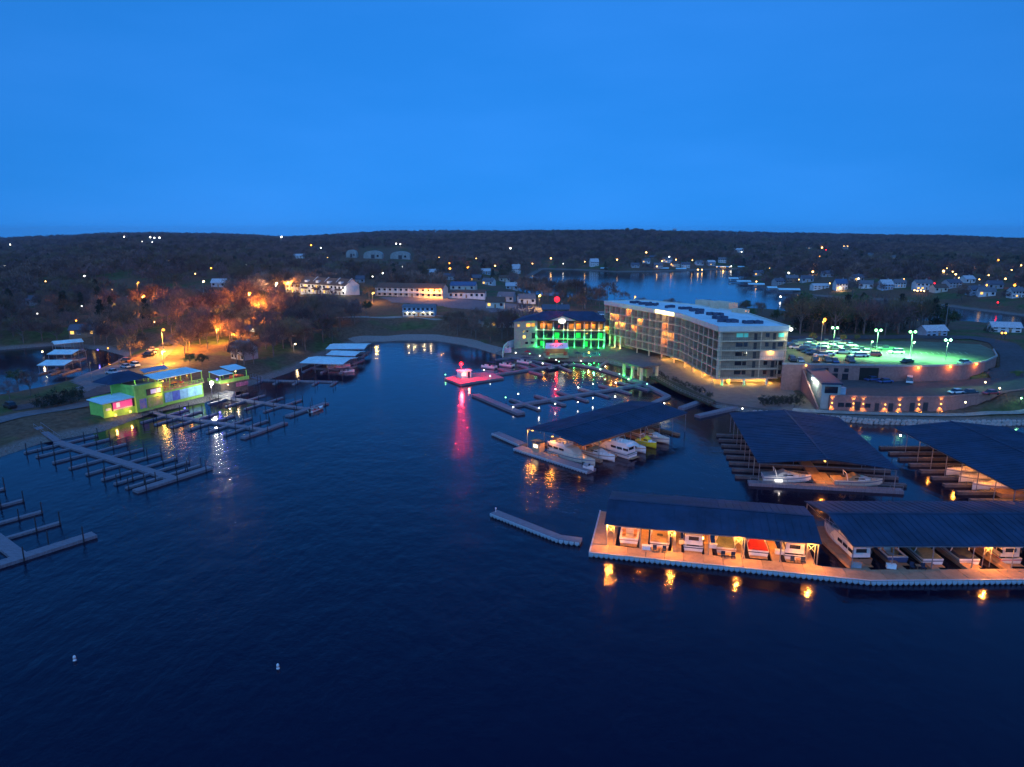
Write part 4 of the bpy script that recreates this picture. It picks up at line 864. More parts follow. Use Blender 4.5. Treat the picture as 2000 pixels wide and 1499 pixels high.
# end face: open corridors
e0, e1 = HFRONT[-1], HBACK[-1]; r0, r1 = REC[-1], hb[-1]; EL = dist(e0, e1)
for f in range(NF + 1):
    z = Z0 + f * FH; sh = 1.0 if f not in (0, 1) else .9
    MB().prism([off(e0, endu, -.3, -.35), off(e0, endu, EL * sh, -.35), off(e0, endu, EL * sh, 1.28), off(e0, endu, 1.71, 1.28), off(e0, endu, 1.71, 0), off(e0, endu, -.3, 0)], z - .3, z + .003).build('corridor_slab', HW, ht)
    if f < NF:
        rl = MB(); rl.seg(off(e0, endu, 0, -.2), off(e0, endu, EL * sh - .1, -.2), .05, z + 1.0, z + 1.06)
        for j in range(1, 30): q = off(e0, endu, EL * sh * j / 30, -.2); rl.box(q[0], q[1], z, .03, .03, 1.0)
        rl.build('railing', DARKST, ht)
        for s, w_, kind in ((.22, 2.2, 'w'), (.34, 1.3, 'w'), (.5, 1.0, 'd'), (.56, 3.0, 'x'), (.68, 1.2, 'w'), (.8, 1.0, 'd'), (.88, 1.8, 'w')):
            if kind == 'x': continue
            a = off(r0, unit(r0, r1), dist(r0, r1) * s, -.05); b = off(a, unit(r0, r1), w_)
            top = f == NF - 1
            if kind == 'w': MB().seg(a, b, .1, z + .9, z + 2.2).build('window', TEAL if top and s in (.22, .34, .88) else GLASS, ht)
            else: MB().seg(a, b, .1, z + .02, z + 2.2).build('door', DARKST, ht)
        for s in (0.02, .62, sh - .01): q = off(e0, endu, EL * s, .1); MB().box(q[0], q[1], z, .3, .3, FH - .3).build('corridor_column', HW, ht)
q = off(e0, endu, EL * .78, -.1); lamp(ht, (*q, Z0 + 3 * FH - .6), AMBER, 90, .15); MB().seg(off(e0, endu, EL * .62, .6), off(e0, endu, EL * .98, .6), .12, Z0 + 2 * FH, Z0 + 3 * FH - .35).build('corridor_wall', WALLS['cream'], ht)
# ground floor, recessed and lit
gf = offset_path(HFRONT, 5.5)[1:]; gf[-1] = (gf[-1][0], gf[-1][1] + 5)
MB().prism([gf[0], gf[1], gf[2], (84, 224), (84, 250), (74, 280), (60, 285)], .6, Z0 - .22).build('ground_floor_wall', WALLS['cream'], ht)
for k in range(6, 21, 2): p = off(bays[k][0], unit(bays[k][0], bays[k][1]), 0, .5); MB().box(p[0], p[1], .6, .5, .5, Z0 - .9).build('ground_column', HW, ht)
for s in (.1, .42, .75):
    p = off(e0, endu, EL * s, .4); MB().tube((*p, .6), (*p, Z0 - .3), .4, .4, 10).build('round_column', WALLS['white'], ht)
    if s < .7: lamp(ht, (p[0] - endu[0] * .2 - .1, p[1] - 1.0, 1.3), GREEN, 70, .1); MB().tube((p[0], p[1] - .8, .98), (p[0], p[1] - .8, 1.1), .14, .14, 8).build('green_uplight', glow('green', 12), ht)
for s in (.2, .55, .8): p = off(e0, endu, EL * s, 1.6); lamp(ht, (*p, Z0 - .8), AMBER, 350, .15)
for k in (10, 13, 15, 17, 19):
    p = off(bays[k][0], unit(bays[k][0], bays[k][1]), 1, 2.2); lamp(ht, (*p, Z0 - .75), AMBER, 600 if k > 12 else 380, .15); MB().box(p[0], p[1], Z0 - .42, .5, .5, .1).build('ceiling_lamp', glow('amber', 9), ht)
for k in range(9, 21):
    a, b = bays[k][0], bays[k][1]; u = unit(a, b); MB().seg(off(a, u, .5, 5.3), off(a, u, 3.2, 5.3), .1, 1.0, 3.1).build('shop_window', glow('amber', .25) if k % 3 else GLASS, ht)
# lobby columns at the left end
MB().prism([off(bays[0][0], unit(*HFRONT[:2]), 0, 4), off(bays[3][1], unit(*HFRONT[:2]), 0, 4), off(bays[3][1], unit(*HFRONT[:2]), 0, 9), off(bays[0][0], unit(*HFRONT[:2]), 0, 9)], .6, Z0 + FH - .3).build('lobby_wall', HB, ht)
for k in (0, 1, 2, 3):
    u = unit(bays[k][0], bays[k][1]); p = off(bays[k][0], u, .3, .3); MB().tube((*p, .6), (*p, Z0 + FH - .3), .32, .32, 10).build('lobby_column', WALLS['white'], ht)
    q = off(p, u, 0, -.75); MB().tube((*q, 1.0), (*q, 1.2), .3, .3, 10).build('amber_uplight', glow('amber', 8), ht); lamp(ht, (*off(p, u, 0, -1.0), 1.6), AMBER, 60, .1); lamp(ht, (*off(p, u, 0, -.9), 4.2), GREEN, 45, .1)
# corner flood lamp on the roof end
q = off(e1, endu, .8, -.2); MB().ball((*q, 19.4), .45, 8, 6).build('corner_flood_lamp', glow('white', 14), ht); lamp(ht, (q[0] + .9, q[1] - .3, 19.2), (.7, 1, .75), 500, .3)
# ================================================================ terrace in front of bar and hotel
PAV = M('terrace_paving', (.12, .11, .105), .85, .2, .5, bump=.01)
struct(MB().prism(TERR, -3, 1.32).build('terrace', PAV))
pv = thing('waterside_pavilion', 'flat roofed concrete pavilion on thick columns at the water before the hotel', 'pavilion', (*at(1250, 733, 1.3), 1.32), R(-60))
MB().box(0, 0, 3.7, 11, 8.5, .5).build('roof', PAV, pv, world=False)
for sx in (-4.6, 0, 4.6):
    for sy in (-3.4, 3.4): MB().box(sx, sy, -2, .8, .8, 5.7).build('column', HW, pv, world=False)
MB().box(1, 1.5, 0, 4, 3, 2.6).build('bar_counter', HB, pv, world=False)
pool = [at(1135, 690, 1.32), at(1172, 688, 1.32), at(1175, 695, 1.32), at(1138, 697, 1.32)]
o = struct(MB().prism(pool, 1.2, 1.36).build('pool', M('pool_water', (.05, .3, .32), .1, .1, 1, spec=.8)))
# boardwalk along the quay with railing
qw = [at(1185, 706, 1.4), at(1250, 722, 1.4), at(1330, 766, 1.4), at(1400, 795, 1.4), at(1470, 806, 1.4)]
bwk = thing('quay_railing', 'long thin railing along the quay below the hotel', 'railing', (*qw[0], 1.32))
for a, b in zip(qw[:-1], qw[1:]):
    n = int(dist(a, b) / 2.2)
    for k in range(n): p = lerp(a, b, k / n); MB().box(p[0], p[1], 1.32, .07, .07, 1.05).build('post', GALV, bwk)
    for z in (1.8, 2.32): MB().tube((*a, z), (*b, z), .035, .035, 4).build('rail', GALV, bwk)
struct(MB().prism([at(1283, 733, 1.4), at(1330, 752, 1.4), at(1396, 783, 1.4), at(1385, 790, 1.4), at(1318, 762, 1.4), at(1272, 738, 1.4)], 1.0, 1.5).build('planting_bed', M('bed_soil', (.035, .045, .025), .95, .5, 1.2)))
# planting beds on the terrace are added with the trees
# ================================================================ green lit bar
BA, BW_, BB = at(1047, 676, 1.9), at(1004, 679, 1.9), at(1181, 678, 1.9)
bu = unit(BA, BB); BL = dist(BA, BB); bz, bf, be = 1.32, 3.75, 12.9
bar = thing('waterfront_bar', 'three storey bar with navy hip roof, green lit columns and white side wall', 'bar', (*BA, 0))
fp_ = [BW_, BA, BB, off(BB, bu, 0, 15), off(BA, bu, -4, 16)]
DARK_SHEET = M('bar_dark_sheet', (.07, .055, .04), .8, .3)
rec = [off(BA, bu, .2, 2.2), off(BB, bu, 0, 2.2), off(BB, bu, 0, 15), off(BA, bu, -4, 16), off(BW_, unit(BW_, BA), 0, .3)]
MB().prism([BW_, BA, off(BA, bu, .2, 2.2), rec[1], rec[2], rec[3]], bz - 1, be).build('wall', M('bar_wall', (.34, .29, .26), .85, .12), bar)
MB().seg(off(BA, bu, .3, 2.17), off(BB, bu, -.1, 2.17), .04, bz, be - .02).build('front_dark_sheet', DARK_SHEET, bar)  # dark sheet added over the recessed wall; its darkness is put into the colour
wu = unit(BW_, BA); WL = dist(BW_, BA)
for s, z, w_, h_, m_ in ((.15, 10.6, 1.0, 1.0, glow('amber', .2)), (.55, 10.4, 1.8, 1.3, glow('orange', .6)), (.78, 10.4, 1.5, 1.3, glow('orange', .3)), (.38, 8.0, .9, .9, GLASS), (.55, 8.0, .9, .9, GLASS), (.4, 5.6, 1.1, 1.1, glow('amber', .8)), (.8, 5.2, 1.6, 2.4, GLASS), (.5, 3.0, 1.3, .9, GLASS), (.76, 3.0, 1.3, .9, GLASS)):
    a = off(BW_, wu, WL * s, -.04); MB().seg(a, off(a, wu, w_), .1, z, z + h_).build('window', m_, bar)
for f in range(1, 3):
    MB().prism([off(BA, bu, 0, -.15), off(BB, bu, -.01, -.15), off(BB, bu, -.01, 2.19), off(BA, bu, .21, 2.19)], bz + f * bf - .3, bz + f * bf).build('balcony_slab', HW, bar)
    rl = MB(); z = bz + f * bf; rl.seg(off(BA, bu, .2, 0), off(BB, bu, -.2, 0), .06, z + 1.0, z + 1.07)
    for j in range(1, 60): q = off(BA, bu, BL * j / 60, 0); rl.box(q[0], q[1], z, .03, .03, 1.0)
    rl.build('railing', DARKST, bar)
CS = (.01, .11, .25, .4, .46, .56, .7, .8, .91, .985)
for s in CS:
    p = off(BA, bu, BL * s, .25)
    for f in range(3):
        z = bz + f * bf; MB().box(p[0], p[1], z, .34, .34, bf - .3).build('column', WALLS['grey'], bar)
        c = GREEN if f < 2 else (LIME if s in (.25, .7, .01, .985) else AMBER)
        q = off(p, bu, 0, -.42); MB().box(q[0], q[1], z + .05, .3, .2, .16).build('uplight', glow('green' if f < 2 else 'lime', 10), bar)
        lamp(bar, (*off(p, bu, .15, -.55), z + .75), c, 80 if f < 2 else 18, .08)
for f in range(3):
    for j in range(9):
        s = .05 + j * .105; a = off(rec[0], bu, BL * s, -.12); z = bz + f * bf
        MB().seg(a, off(a, bu, 2.0), .1, z + .3, z + 2.5).build('window', (glow('orange', .06) if j not in (2, 3) else GLASS) if f == 2 else (glow('green', .012) if (j + f) % 3 == 0 else GLASS), bar)
for s in (.12, .6, .8): p = off(BA, bu, BL * s, 1.2); lamp(bar, (*p, bz + 3 * bf - 1.0), ORANGE, 70, .12)
# roof: hip with a central gable toward the water
rt = be + 3.2; O = 1.2
rb = MB(); A_, B_, C_, D_, W_ = off(BA, bu, -O, -O), off(BB, bu, O * .3, -O), off(BB, bu, O * .3, 16), off(BA, bu, -6, 17), (BW_[0] - O, BW_[1] - .6)
r_a, r_b = off(BA, bu, 4, 8), off(BB, bu, -5, 8)
rb.add([(*A_, be), (*B_, be), (*C_, be), (*D_, be), (*W_, be), (*r_a, rt), (*r_b, rt)], [(0, 1, 6, 5), (1, 2, 6), (2, 3, 5, 6), (3, 4, 5), (4, 0, 5), (4, 3, 2, 1, 0)])
rf = rb.build('roof', NAVY, bar)
gc = BL * .385; gb = MB(); pk = (*off(BA, bu, gc, -O - .3), be + 2.4); bk = (*off(BA, bu, gc, 7.5), be + 2.6)
gb.add([(*off(BA, bu, gc - 7, -O - .3), be + .05), pk, (*off(BA, bu, gc + 7, -O - .3), be + .05), (*off(BA, bu, gc + 7, 2), be + .5), bk, (*off(BA, bu, gc - 7, 2), be + .5)], [(0, 1, 4, 5), (1, 2, 3, 4)])
gb.build('gable_roof', NAVY, bar)
MB().add([(*off(BA, bu, gc - 6.2, -O + .3), be), (*off(BA, bu, gc + 6.2, -O + .3), be), (*off(BA, bu, gc, -O + .3), be + 2.1)], [(0, 1, 2)]).build('gable_wall', WALLS['cream'], bar)
sgp = off(BA, bu, gc - .3, -O + .1); sb = MB(); sb.loft([[(sgp[0] + bu[0] * 1.6 * math.cos(t) - bu[1] * q, sgp[1] + bu[1] * 1.6 * math.cos(t) + bu[0] * q, be - .1 + 1.0 * math.sin(t)) for t in np.linspace(0, 2 * math.pi, 17)[:-1]] for q in (-.12, 0)], True, True)
sb.build('oval_sign', EM('oval_sign', (1, .95, .7), .6), bar)
mp_ = off(BA, bu, BL * .29, 8); MB().tube((*mp_, rt - .3), (*mp_, rt + 4.6), .09, .07).build('beacon_pole', GALV, bar); MB().ball((*mp_, rt + 5.0), 1.15, 12, 8).build('red_beacon', glow('red', 50), bar); lamp(bar, (mp_[0], mp_[1] - 1.4, rt + 5.4), RED, 110, .4)
# curved pale wall on the left and the little stage roof
cw = thing('curved_wall', 'curved white garden wall at the left foot of the bar', 'wall', (*at(982, 690, 1.3), 0))
arc = [at(981, 694, 1), at(984, 685, 1.3), at(992, 679, 1.6), at(1004, 676, 1.9)]
MB().loft([[(*p, -.5), (*p, z), (p[0] + .3, p[1] + .2, z), (p[0] + .3, p[1] + .2, -.5)] for p, z in zip(arc, (2.6, 3.6, 4.2, 4.6))], True, True).build('panel', WALLS['white'], cw)
tag(put('mural_board', MB().box(0, 0, .1, 3.2, .15, 2.2).mesh('mural_board', M('mural_pink', (.5, .2, .3), .7, .5, .9, col2=(.6, .6, .7))), None, (*at(992, 690, 1.3), 1.33), R(30)), 'pink and white painted board by the curved wall', 'board')
st = thing('stage', 'small stage with pale sloping roof under a red light before the bar', 'stage', (*at(1086, 697, 1.4), 1.32), R(3))
SL = 9.2; MB().slab([(-SL / 2, -2.6, 3.9), (SL / 2, -2.6, 3.9), (SL / 2 + .3, 3.6, 5.0), (-SL / 2 - .3 + 1.2, 3.6, 5.0)], .22).build('roof', PALEROOF, st, world=False)
for k, (x, y) in enumerate(((-2.2, 0), (-1.2, .5), (0.3, .8), (1.6, .3), (2.6, .2), (-.2, -.6), (2.2, 1.2))): MB().box(x, y, 4.38 + y * .18, .8, .35, .12, .4 * k).build('roof_vent', DARKST, st, world=False)
for x in (-4.2, 4.2):
    for y in (-2.2, 3): MB().box(x, y, 0, .25, .25, 3.9 + (y + 2.2) * .18).build('post', WALLS['brown'], st, world=False)
MB().box(0, .5, 0, 9.4, 6, .9).build('platform', M('stage_green_light', (.2, .3, .2), .8, .15), st, world=False); MB().box(0, 3.2, .9, 8, .2, 2.4).build('back_wall', WALLS['brown'], st, world=False)  # platform's green stands for green light, put into its colour
for x in (-3.4, 3.4): MB().box(x, -1.6, .9, 1.2, .8, 1.4).build('planter', M('planter_red', (.3, .08, .04), .8, .4, 2), st, world=False)
MB().ball((.4, 2.8, 5.7), .4, 10, 7).build('red_lamp', glow('red', 50), st, world=False); lamp(st, (.4, 2.0, 5.9), (1, .01, .02), 200, .25, world=False); lamp(st, (0, 1, 3.2), WARM, 60, .12, world=False)
for px, py, lab in ((1150, 699, 'amber lit round table umbrella lamp on the terrace'), ):
    globe(lab, (*at(px, py, 1.4), 1.32), 1.8, 'amber', 120, 30, .35, None)
# cafe umbrellas
for px, py, c, lab in ((1165, 693, NAVYC, 'closed dark parasol by the pool'), (1030, 697, REDC, 'red parasol left of the stage'), (1128, 700, NAVYC, 'navy parasol right of the stage')):
    t = thing('parasol', lab, 'parasol', (*at(px, py, 1.4), 1.32)); MB().tube((0, 0, 0), (0, 0, 2.6), .04, .04).build('pole', GALV, t, world=False)
    r_ = [[(1.4 * math.cos(a), 1.4 * math.sin(a), 2.1) for a in np.linspace(0, 2 * math.pi, 9)[:-1]], [(.1 * math.cos(a), .1 * math.sin(a), 2.65) for a in np.linspace(0, 2 * math.pi, 9)[:-1]]]; MB().loft(r_, True, True).build('canopy', c, t, world=False)
# ================================================================ upper parking deck
BRK = M('purple_block', (.34, .17, .14), .9, .18, 1.2, bump=.02); LOTM = M('green_lit_asphalt', (.10, .14, .085), .9, .22, .25)  # lot asphalt tinted green: lamplight put into the colour
pk_ = thing('parking_deck', 'upper parking deck lit green, carried on a curved purple block wall', 'parking deck', (*LOT[1], 0))
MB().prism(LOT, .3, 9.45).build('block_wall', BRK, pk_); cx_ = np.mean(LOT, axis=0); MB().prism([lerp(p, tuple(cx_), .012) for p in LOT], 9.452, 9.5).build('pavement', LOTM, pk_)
for a, b in zip(LOT[:6], LOT[1:7]): MB().seg(a, b, .4, 9.46, 10.0 + .004 * (LOT.index(a) % 2)).build('kerb', CONC, pk_)
def wallpt(P, px):
    """point of a wall front polyline below a photo column"""
    for a, b in zip(P[:-1], P[1:]):
        for k in range(200):
            p = lerp(a, b, k / 200)
            if 1000 + F * p[0] / (p[1] * _cp + 43 * _sp) >= px: return p, unit(a, b)
    return P[-1], unit(P[-2], P[-1])
for px, z0, z1_, w_, nm in ((1613, 7.4, 8.6, 1.3, 'window'), (1632, 7.4, 8.6, 1.3, 'window'), (1652, 7.4, 8.6, 1.3, 'window'), (1630, 5.0, 6.9, 1.8, 'garage_door'), (1651, 5.0, 6.9, 1.8, 'garage_door'), (1697, 5.0, 8.9, 5.6, 'garage_shade_panel')):
    p, u = wallpt(LOT[:5], px); MB().seg(off(p, u, -w_ / 2, -.04), off(p, u, w_ / 2, -.04), .1, z0, z1_).build(nm, GLASS if nm != 'garage_shade_panel' else M('opening_shade', (.01, .012, .01), .9), pk_)  # garage opening is a near-black panel; its shade is put into the colour
for px in (1790, 1852, 1903, 1572):
    p, u = wallpt(LOT[:6], px); q = off(p, u, 0, -.35); MB().ball((*q, 9.35), .32, 8, 6).build('wall_lamp', glow('amber', 14), pk_); lamp(pk_, (*off(p, u, 0, -.9), 9.1), ORANGE, 100 if px != 1572 else 3, .2)
# painted bay lines
for i in range(18):
    for px, py in ((1700 + i * 11, 690 + (i % 2) * 0),):
        a = at(px, py, 9.5); MB().box(a[0], a[1], 9.505, .12, 4.6, .004, R(-20)).build('bay_line', M('paint_line', (.5, .5, .45), .8), pk_)
LG = 'green-white lamps over the upper parking deck'
for px, py, h, dbl, lab in ((1631, 640, 8, True, 'twin green-white lot lamp nearest the orange pole'), (1716, 645, 8, True, 'twin green-white lot lamp second from the orange pole'), (1783, 648, 8, True, 'twin green-white lot lamp third from the orange pole'), (1852, 664, 6.5, True, 'green-white lot lamp farthest right over the empty deck'), (1702, 667, 5, False, 'lower white lot lamp beside the dark tree line'), (1783, 669, 5, False, 'lower white lot lamp on the empty side of the deck')):
    b = at(px, py, 9.5 + h); street_lamp(lab, (*b, 9.5), h, 'lime', (4600 if px < 1800 else 2200) if dbl else 1700, .8 if dbl else .3, 0, 14, LG, (.9, .5, .16), 'lot_lamp', dbl, .42 if dbl else .34, spot=152)
b = at(1608, 622, 9.3 + 12); street_lamp('tall pole with orange lamp behind the parked cars', (*b, 9.0), 12, 'orange', 3000, .6, 0, 20, None, (.8, .4, .2), bulb=.5, polemat=M('lit_pole', (.5, .42, .3), .8))
cr_ = random.Random(5)
def lotcars(lst, z, grp, rz):
    for px, py, kind, col, lab in lst: car(lab, (*at(px, py + 3, z), z), R(rz + cr_.uniform(-4, 4)), kind, col, grp)
GC = 'cars parked on the upper deck'
K = ['sedan', 'suv', 'pickup']
rows = [('left cluster', [(1546, 675, 'black'), (1557, 679, 'silver'), (1568, 683, 'black'), (1579, 687, 'green'), (1591, 691, 'black'), (1563, 669, 'black'), (1576, 674, 'blue'), (1589, 679, 'blue'), (1602, 684, 'grey'), (1617, 691, 'white'), (1553, 671, 'grey'), (1604, 694, 'silver'), (1577, 668, 'white'), (1591, 672, 'tan'), (1604, 677, 'white')]), ('middle cluster', [(1614, 669, 'tan'), (1626, 672, 'white'), (1640, 677, 'white'), (1654, 682, 'black'), (1666, 688, 'white'), (1676, 694, 'white'), (1637, 667, 'silver'), (1650, 670, 'red'), (1672, 681, 'silver'), (1692, 687, 'white'), (1706, 693, 'red'), (1630, 681, 'grey'), (1645, 688, 'silver'), (1660, 674, 'white'), (1684, 694, 'silver'), (1683, 684, 'grey')]), ('right end of the rows', [(1716, 678, 'black'), (1731, 682, 'green'), (1750, 688, 'white')])]
for nm, L in rows:
    seen = {}
    for i, (px, py, col) in enumerate(L):
        kd = K[(i * 2 + len(nm)) % 3] if col != 'white' else ('sedan' if i % 2 else 'suv'); seen[col] = seen.get(col, 0) + 1
        od = '' if seen[col] == 1 else ORD[seen[col] - 1] + ' '
        lotcars([(px, py, kd, col, '%s%s %s in the %s of the upper deck' % (od, col, kd, nm))], 9.5, GC, 78)
lotcars([(1547, 703, 'suv', 'black', 'black car nose-out at the wall, nearest the hotel'), (1563, 704, 'sedan', 'silver', 'silver car nose-out at the wall beside the black one'), (1592, 704, 'suv', 'black', 'black tall car alone in the middle of the wall row'), (1615, 704, 'suv', 'grey', 'grey car left of the blue one in the wall row'), (1630, 705, 'sedan', 'blue', 'blue car in the wall row'), (1660, 704, 'suv', 'grey', 'grey car farthest right in the wall row')], 9.5, GC, 168)
lotcars([(1771, 706, 'sedan', 'black', 'dark car alone at the wall of the empty side'), (1882, 708, 'sedan', 'silver', 'silver car alone near the curved right end of the deck')], 9.5, GC, 110)
# ================================================================ lower level
lw = thing('lower_deck', 'lower road level over a purple wall with amber uplights above the water', 'retaining wall', (*LOW[0], 0))
MB().prism(LOW, .2, 4.96).build('block_wall', BRK, lw); MB().prism([(p[0], p[1] + (.25 if i < 5 else -.1)) for i, p in enumerate(LOW)], 4.962, 5.0).build('road_surface', ASPH, lw)
for a, b in zip(LOW[:4], LOW[1:5]): MB().seg(a, b, .35, 4.97, 5.4 + .004 * (LOW.index(a) % 2)).build('kerb', BRK, lw)
for px, full in ((1627, 1), (1669, 1), (1688, 1), (1731, 0), (1759, 1), (1797, 1), (1840, 1)):
    p, u = wallpt(LOW[:5], px); q = off(p, u, 0, -.3)
    MB().box(q[0], q[1], 2.95, .22, .3, .35, ang((0, 0), u)).build('wall_sconce', glow('amber', 10), lw); lamp(lw, (*off(p, u, 0, -.42), 2.8), AMBER, 300, .05, 70)
    if full: lamp(lw, (*off(p, u, 0, -.42), 3.4), AMBER, 220, .05, -62)
for px, z0, z1_, w_, nm in ((1645, 2.0, 3.2, 1.6, 'window'), (1660, 2.0, 3.2, 1.6, 'window'), (1678, 1.2, 3.6, 1.5, 'door'), (1698, 2.0, 3.2, 1.4, 'window'), (1716, 1.2, 3.4, 1.1, 'door'), (1743, 1.2, 3.5, 1.2, 'door'), (1785, 1.2, 3.6, 1.4, 'door'), (1811, 1.2, 3.6, 1.4, 'door')):
    p, u = wallpt(LOW[:5], px); MB().seg(off(p, u, -w_ / 2, -.04), off(p, u, w_ / 2, -.04), .1, z0, z1_).build(nm, GLASS if nm == 'window' else DARKST, lw)
sgb = thing('gatehouse', 'grey green flat building with navy roof and two white wall lamps above the shore wall', 'building', (*at(1606, 772, 5), 0), 0)
gA, gB_ = at(1604, 772, 5), at(1641, 773, 5); gu = unit(gA, gB_); gD = (at(1572, 742, 5)[0] + .5, at(1572, 742, 5)[1])
gC = (gD[0] + 5.2, gD[1])
MB().prism([gA, gB_, gC, gD], .4, 8.1).build('wall', M('grey_green', (.34, .38, .34), .85, .12, .6), sgb); MB().prism([(gA[0] - .4, gA[1] - .4), (gB_[0] + .4, gB_[1] - .4), (gC[0] + .4, gC[1] + .3), (gD[0] - .4, gD[1] + .3)], 8.12, 8.5).build('roof', NAVY, sgb)
MB().seg(off(gA, gu, .8, -.05), off(gB_, gu, -.8, -.05), .1, 5.6, 7.5).build('window', GLASS, sgb)
su = unit(gA, gD); 
for s in (.3, .52): q = off(gA, su, dist(gA, gD) * s, .4); MB().ball((*q, 7.4), .26, 8, 6).build('wall_lamp', glow('white', 10), sgb); lamp(sgb, (*off(gA, su, dist(gA, gD) * s, 1.0), 7.2), (.9, 1, .85), 130, .15)
tag(put('utility_box', MB().box(0, 0, 0, 1.8, 1.4, 1.9).box(0, 0, 1.9, 1.9, 1.5, .08).mesh('utility_box', WALLS['blue']), None, (*at(1643, 770, 5), 5.0), 0), 'pale blue utility box right of the gatehouse', 'box')
rp = thing('sloping_wall', 'wall sloping down from the gatehouse to the shore', 'wall', (*gD, 0)); a, b = off(gD, su, 0, 1.2), at(1597, 800, 1.2)
MB().loft([[(a[0] - .2, a[1], 0), (a[0] + .2, a[1], 0), (a[0] + .2, a[1], 8), (a[0] - .2, a[1], 8)], [(b[0] - .2, b[1], 0), (b[0] + .2, b[1], 0), (b[0] + .2, b[1], 1.9), (b[0] - .2, b[1], 1.9)]], True, True).build('panel', BRK, rp)
lotcars([(1703, 741, 'sedan', 'blue', 'light blue car before the dark garage opening'), (1728, 745, 'sedan', 'blue', 'dark blue car right of the garage opening'), (1868, 766, 'sedan', 'white', 'white car on the lower road near its right end'), (1893, 767, 'sedan', 'black', 'black car between the white and the red one on the lower road'), (1935, 768, 'sedan', 'red', 'red car rightmost on the lower road')], 5.0, 'cars on the lower road', 100)
lotcars([(1776, 745, 'van', 'white', 'white van pulling away on the lower road')], 5.0, 'cars on the lower road', 150)
for px, py, lab in ((1923, 758, 'yellow post light right of the red car'), (1951, 770, 'yellow post light on the lower road near the right edge'), (1886, 784, 'yellow post light before the lower wall'), (1995, 776, 'green post light at the right edge')): globe(lab, (*at(px, py, 5), 1.3 if py > 775 else 5.0), 1.5 if py < 775 else 3.2, 'lime' if px > 1980 else 'warm', 30, 30, .22, 'post lights by the lower road')
# stone sea wall along the shore
sw = thing('sea_wall', 'low wall of rounded pale stones along the shore right of the hotel', 'sea wall', (*at(1470, 812), 0))
line = [at(1472, 806, .6), at(1560, 812, .6), at(1700, 824, .6), at(1850, 828, .6), at(2000, 826, .6), at(2090, 829, .6)]
STN = M('shore_stone', (.38, .36, .33), .9, .25, 1.2, bump=.04); stm = []
for k in range(5):
    r_ = random.Random(k); m = MB(); m.ball((0, 0, .5), .85, 7, 5, .8); m.v = [(x * r_.uniform(.85, 1.1), y * r_.uniform(.6, .9), max(z, -.4) * r_.uniform(.85, 1.1)) for x, y, z in m.v]; stm.append(m.mesh('stone', STN))
for a, b in zip(line[:-1], line[1:]):
    n = int(dist(a, b) / 1.35)
    for k in range(n):
        for row in (0, 1): p = lerp(a, b, (k + .5 * row) / n); put('stone', random.choice(stm), sw, (p[0] - sw['_o'][0] + random.uniform(-.1, .1), p[1] - sw['_o'][1] + row * .9, -.3 + row * .55), random.uniform(-.4, .4), random.uniform(.8, 1.05))
for px, py, w_, lab in ((1970, 789, 2.4, 'pale blue signboard at the shore near the right edge'), (1988, 782, 1.6, 'smaller blue signboard behind the other at the right edge')):
    t = thing('shore_sign', lab, 'sign', (*at(px, py + 8, 1.3), 1.2)); MB().box(0, 0, .8, w_, .1, 1.5).build('panel', WALLS['blue'], t, world=False)
    for x in (-.6, .6): MB().box(x, .08, -.3, .1, .1, 2.3).build('post', DARKST, t, world=False)
struct(ribbon('shore_path', [at(1500, 797, 1.2), at(1600, 804, 1.2), at(1700, 809, 1.2), at(1850, 812, 1.2), at(2050, 808, 1.2)], 3.0, GPATH, .25))
# ================================================================ lime green restaurant on the left shore
PROT = []      # photo boxes that stay free of trees standing in front: x0, y0, x1, y1, distance
LIMEW = M('lime_wall', (.30, .62, .10), .75, .12, .7); TERRM = M('roof_terrace', (.12, .14, .13), .85, .3, .8)
k1, k2 = at(203, 814, 2), at(264, 799, 2); ku = unit(k1, k2)
ko = thing('snack_kiosk', 'lime green kiosk with pale blue roof and large pink sign', 'kiosk', (*k1, 0))
KL = dist(k1, k2)
MB().prism([k1, k2, off(k2, ku, 0, 5.5), off(k1, ku, 0, 5.5)], 1.0, 5.4).build('wall', LIMEW, ko)
MB().slab([(*off(k1, ku, -.4, -.5), 5.5), (*off(k2, ku, .2, -.5), 5.5), (*off(k2, ku, .2, 5.9), 6.1), (*off(k1, ku, -.4, 5.9), 6.1)], .2).build('roof', PALEROOF, ko)
sgn = MB().seg(off(k1, ku, 2.4, -.12), off(k2, ku, -.1, -.12), .16, 2.9, 5.35).build('sign_board', M('sign_dark', (.05, .02, .025), .6), ko)
MB().seg(off(k1, ku, 2.7, -.22), off(k2, ku, -.8, -.22), .06, 3.35, 5.1).build('sign_face', EM('pink_sign', (.8, .08, .26), .16), sgn)
for z in (2.98, 3.17): MB().seg(off(k1, ku, 2.7, -.22), off(k2, ku, -.8, -.22), .06, z, z + .1).build('sign_stripe', EM('sign_stripe', (1, .7, .5), .15), sgn)
MB().seg(off(k1, ku, 3.6, -.27), off(k1, ku, 4.6, -.27), .03, 3.6, 4.9).build('sign_emblem', EM('sign_emblem', (1, .6, .5), .22), sgn)
MB().seg(off(k1, ku, .7, -.1), off(k1, ku, 2.0, -.1), .12, 3.3, 3.9).build('menu_board', TRIM, ko)
for s, pw in ((.25, 60), (.72, 50)): q = off(k1, ku, KL * s, -1.5); MB().ball((*q, 2.0), .3, 8, 6).build('flood_lamp', glow('amber', 30), ko); lamp(ko, (*off(k1, ku, KL * s, -1.3), 2.5), AMBER, pw, .15)
M0, M2 = at(268, 800, 2), at(400, 769, 2); mu = unit(M0, M2); ML = dist(M0, M2)
rs = thing('lime_restaurant', 'two storey lime green waterfront restaurant with roof terrace and murals', 'restaurant', (*M0, 0))
mo = lambda k, n: off(M0, mu, k, n)
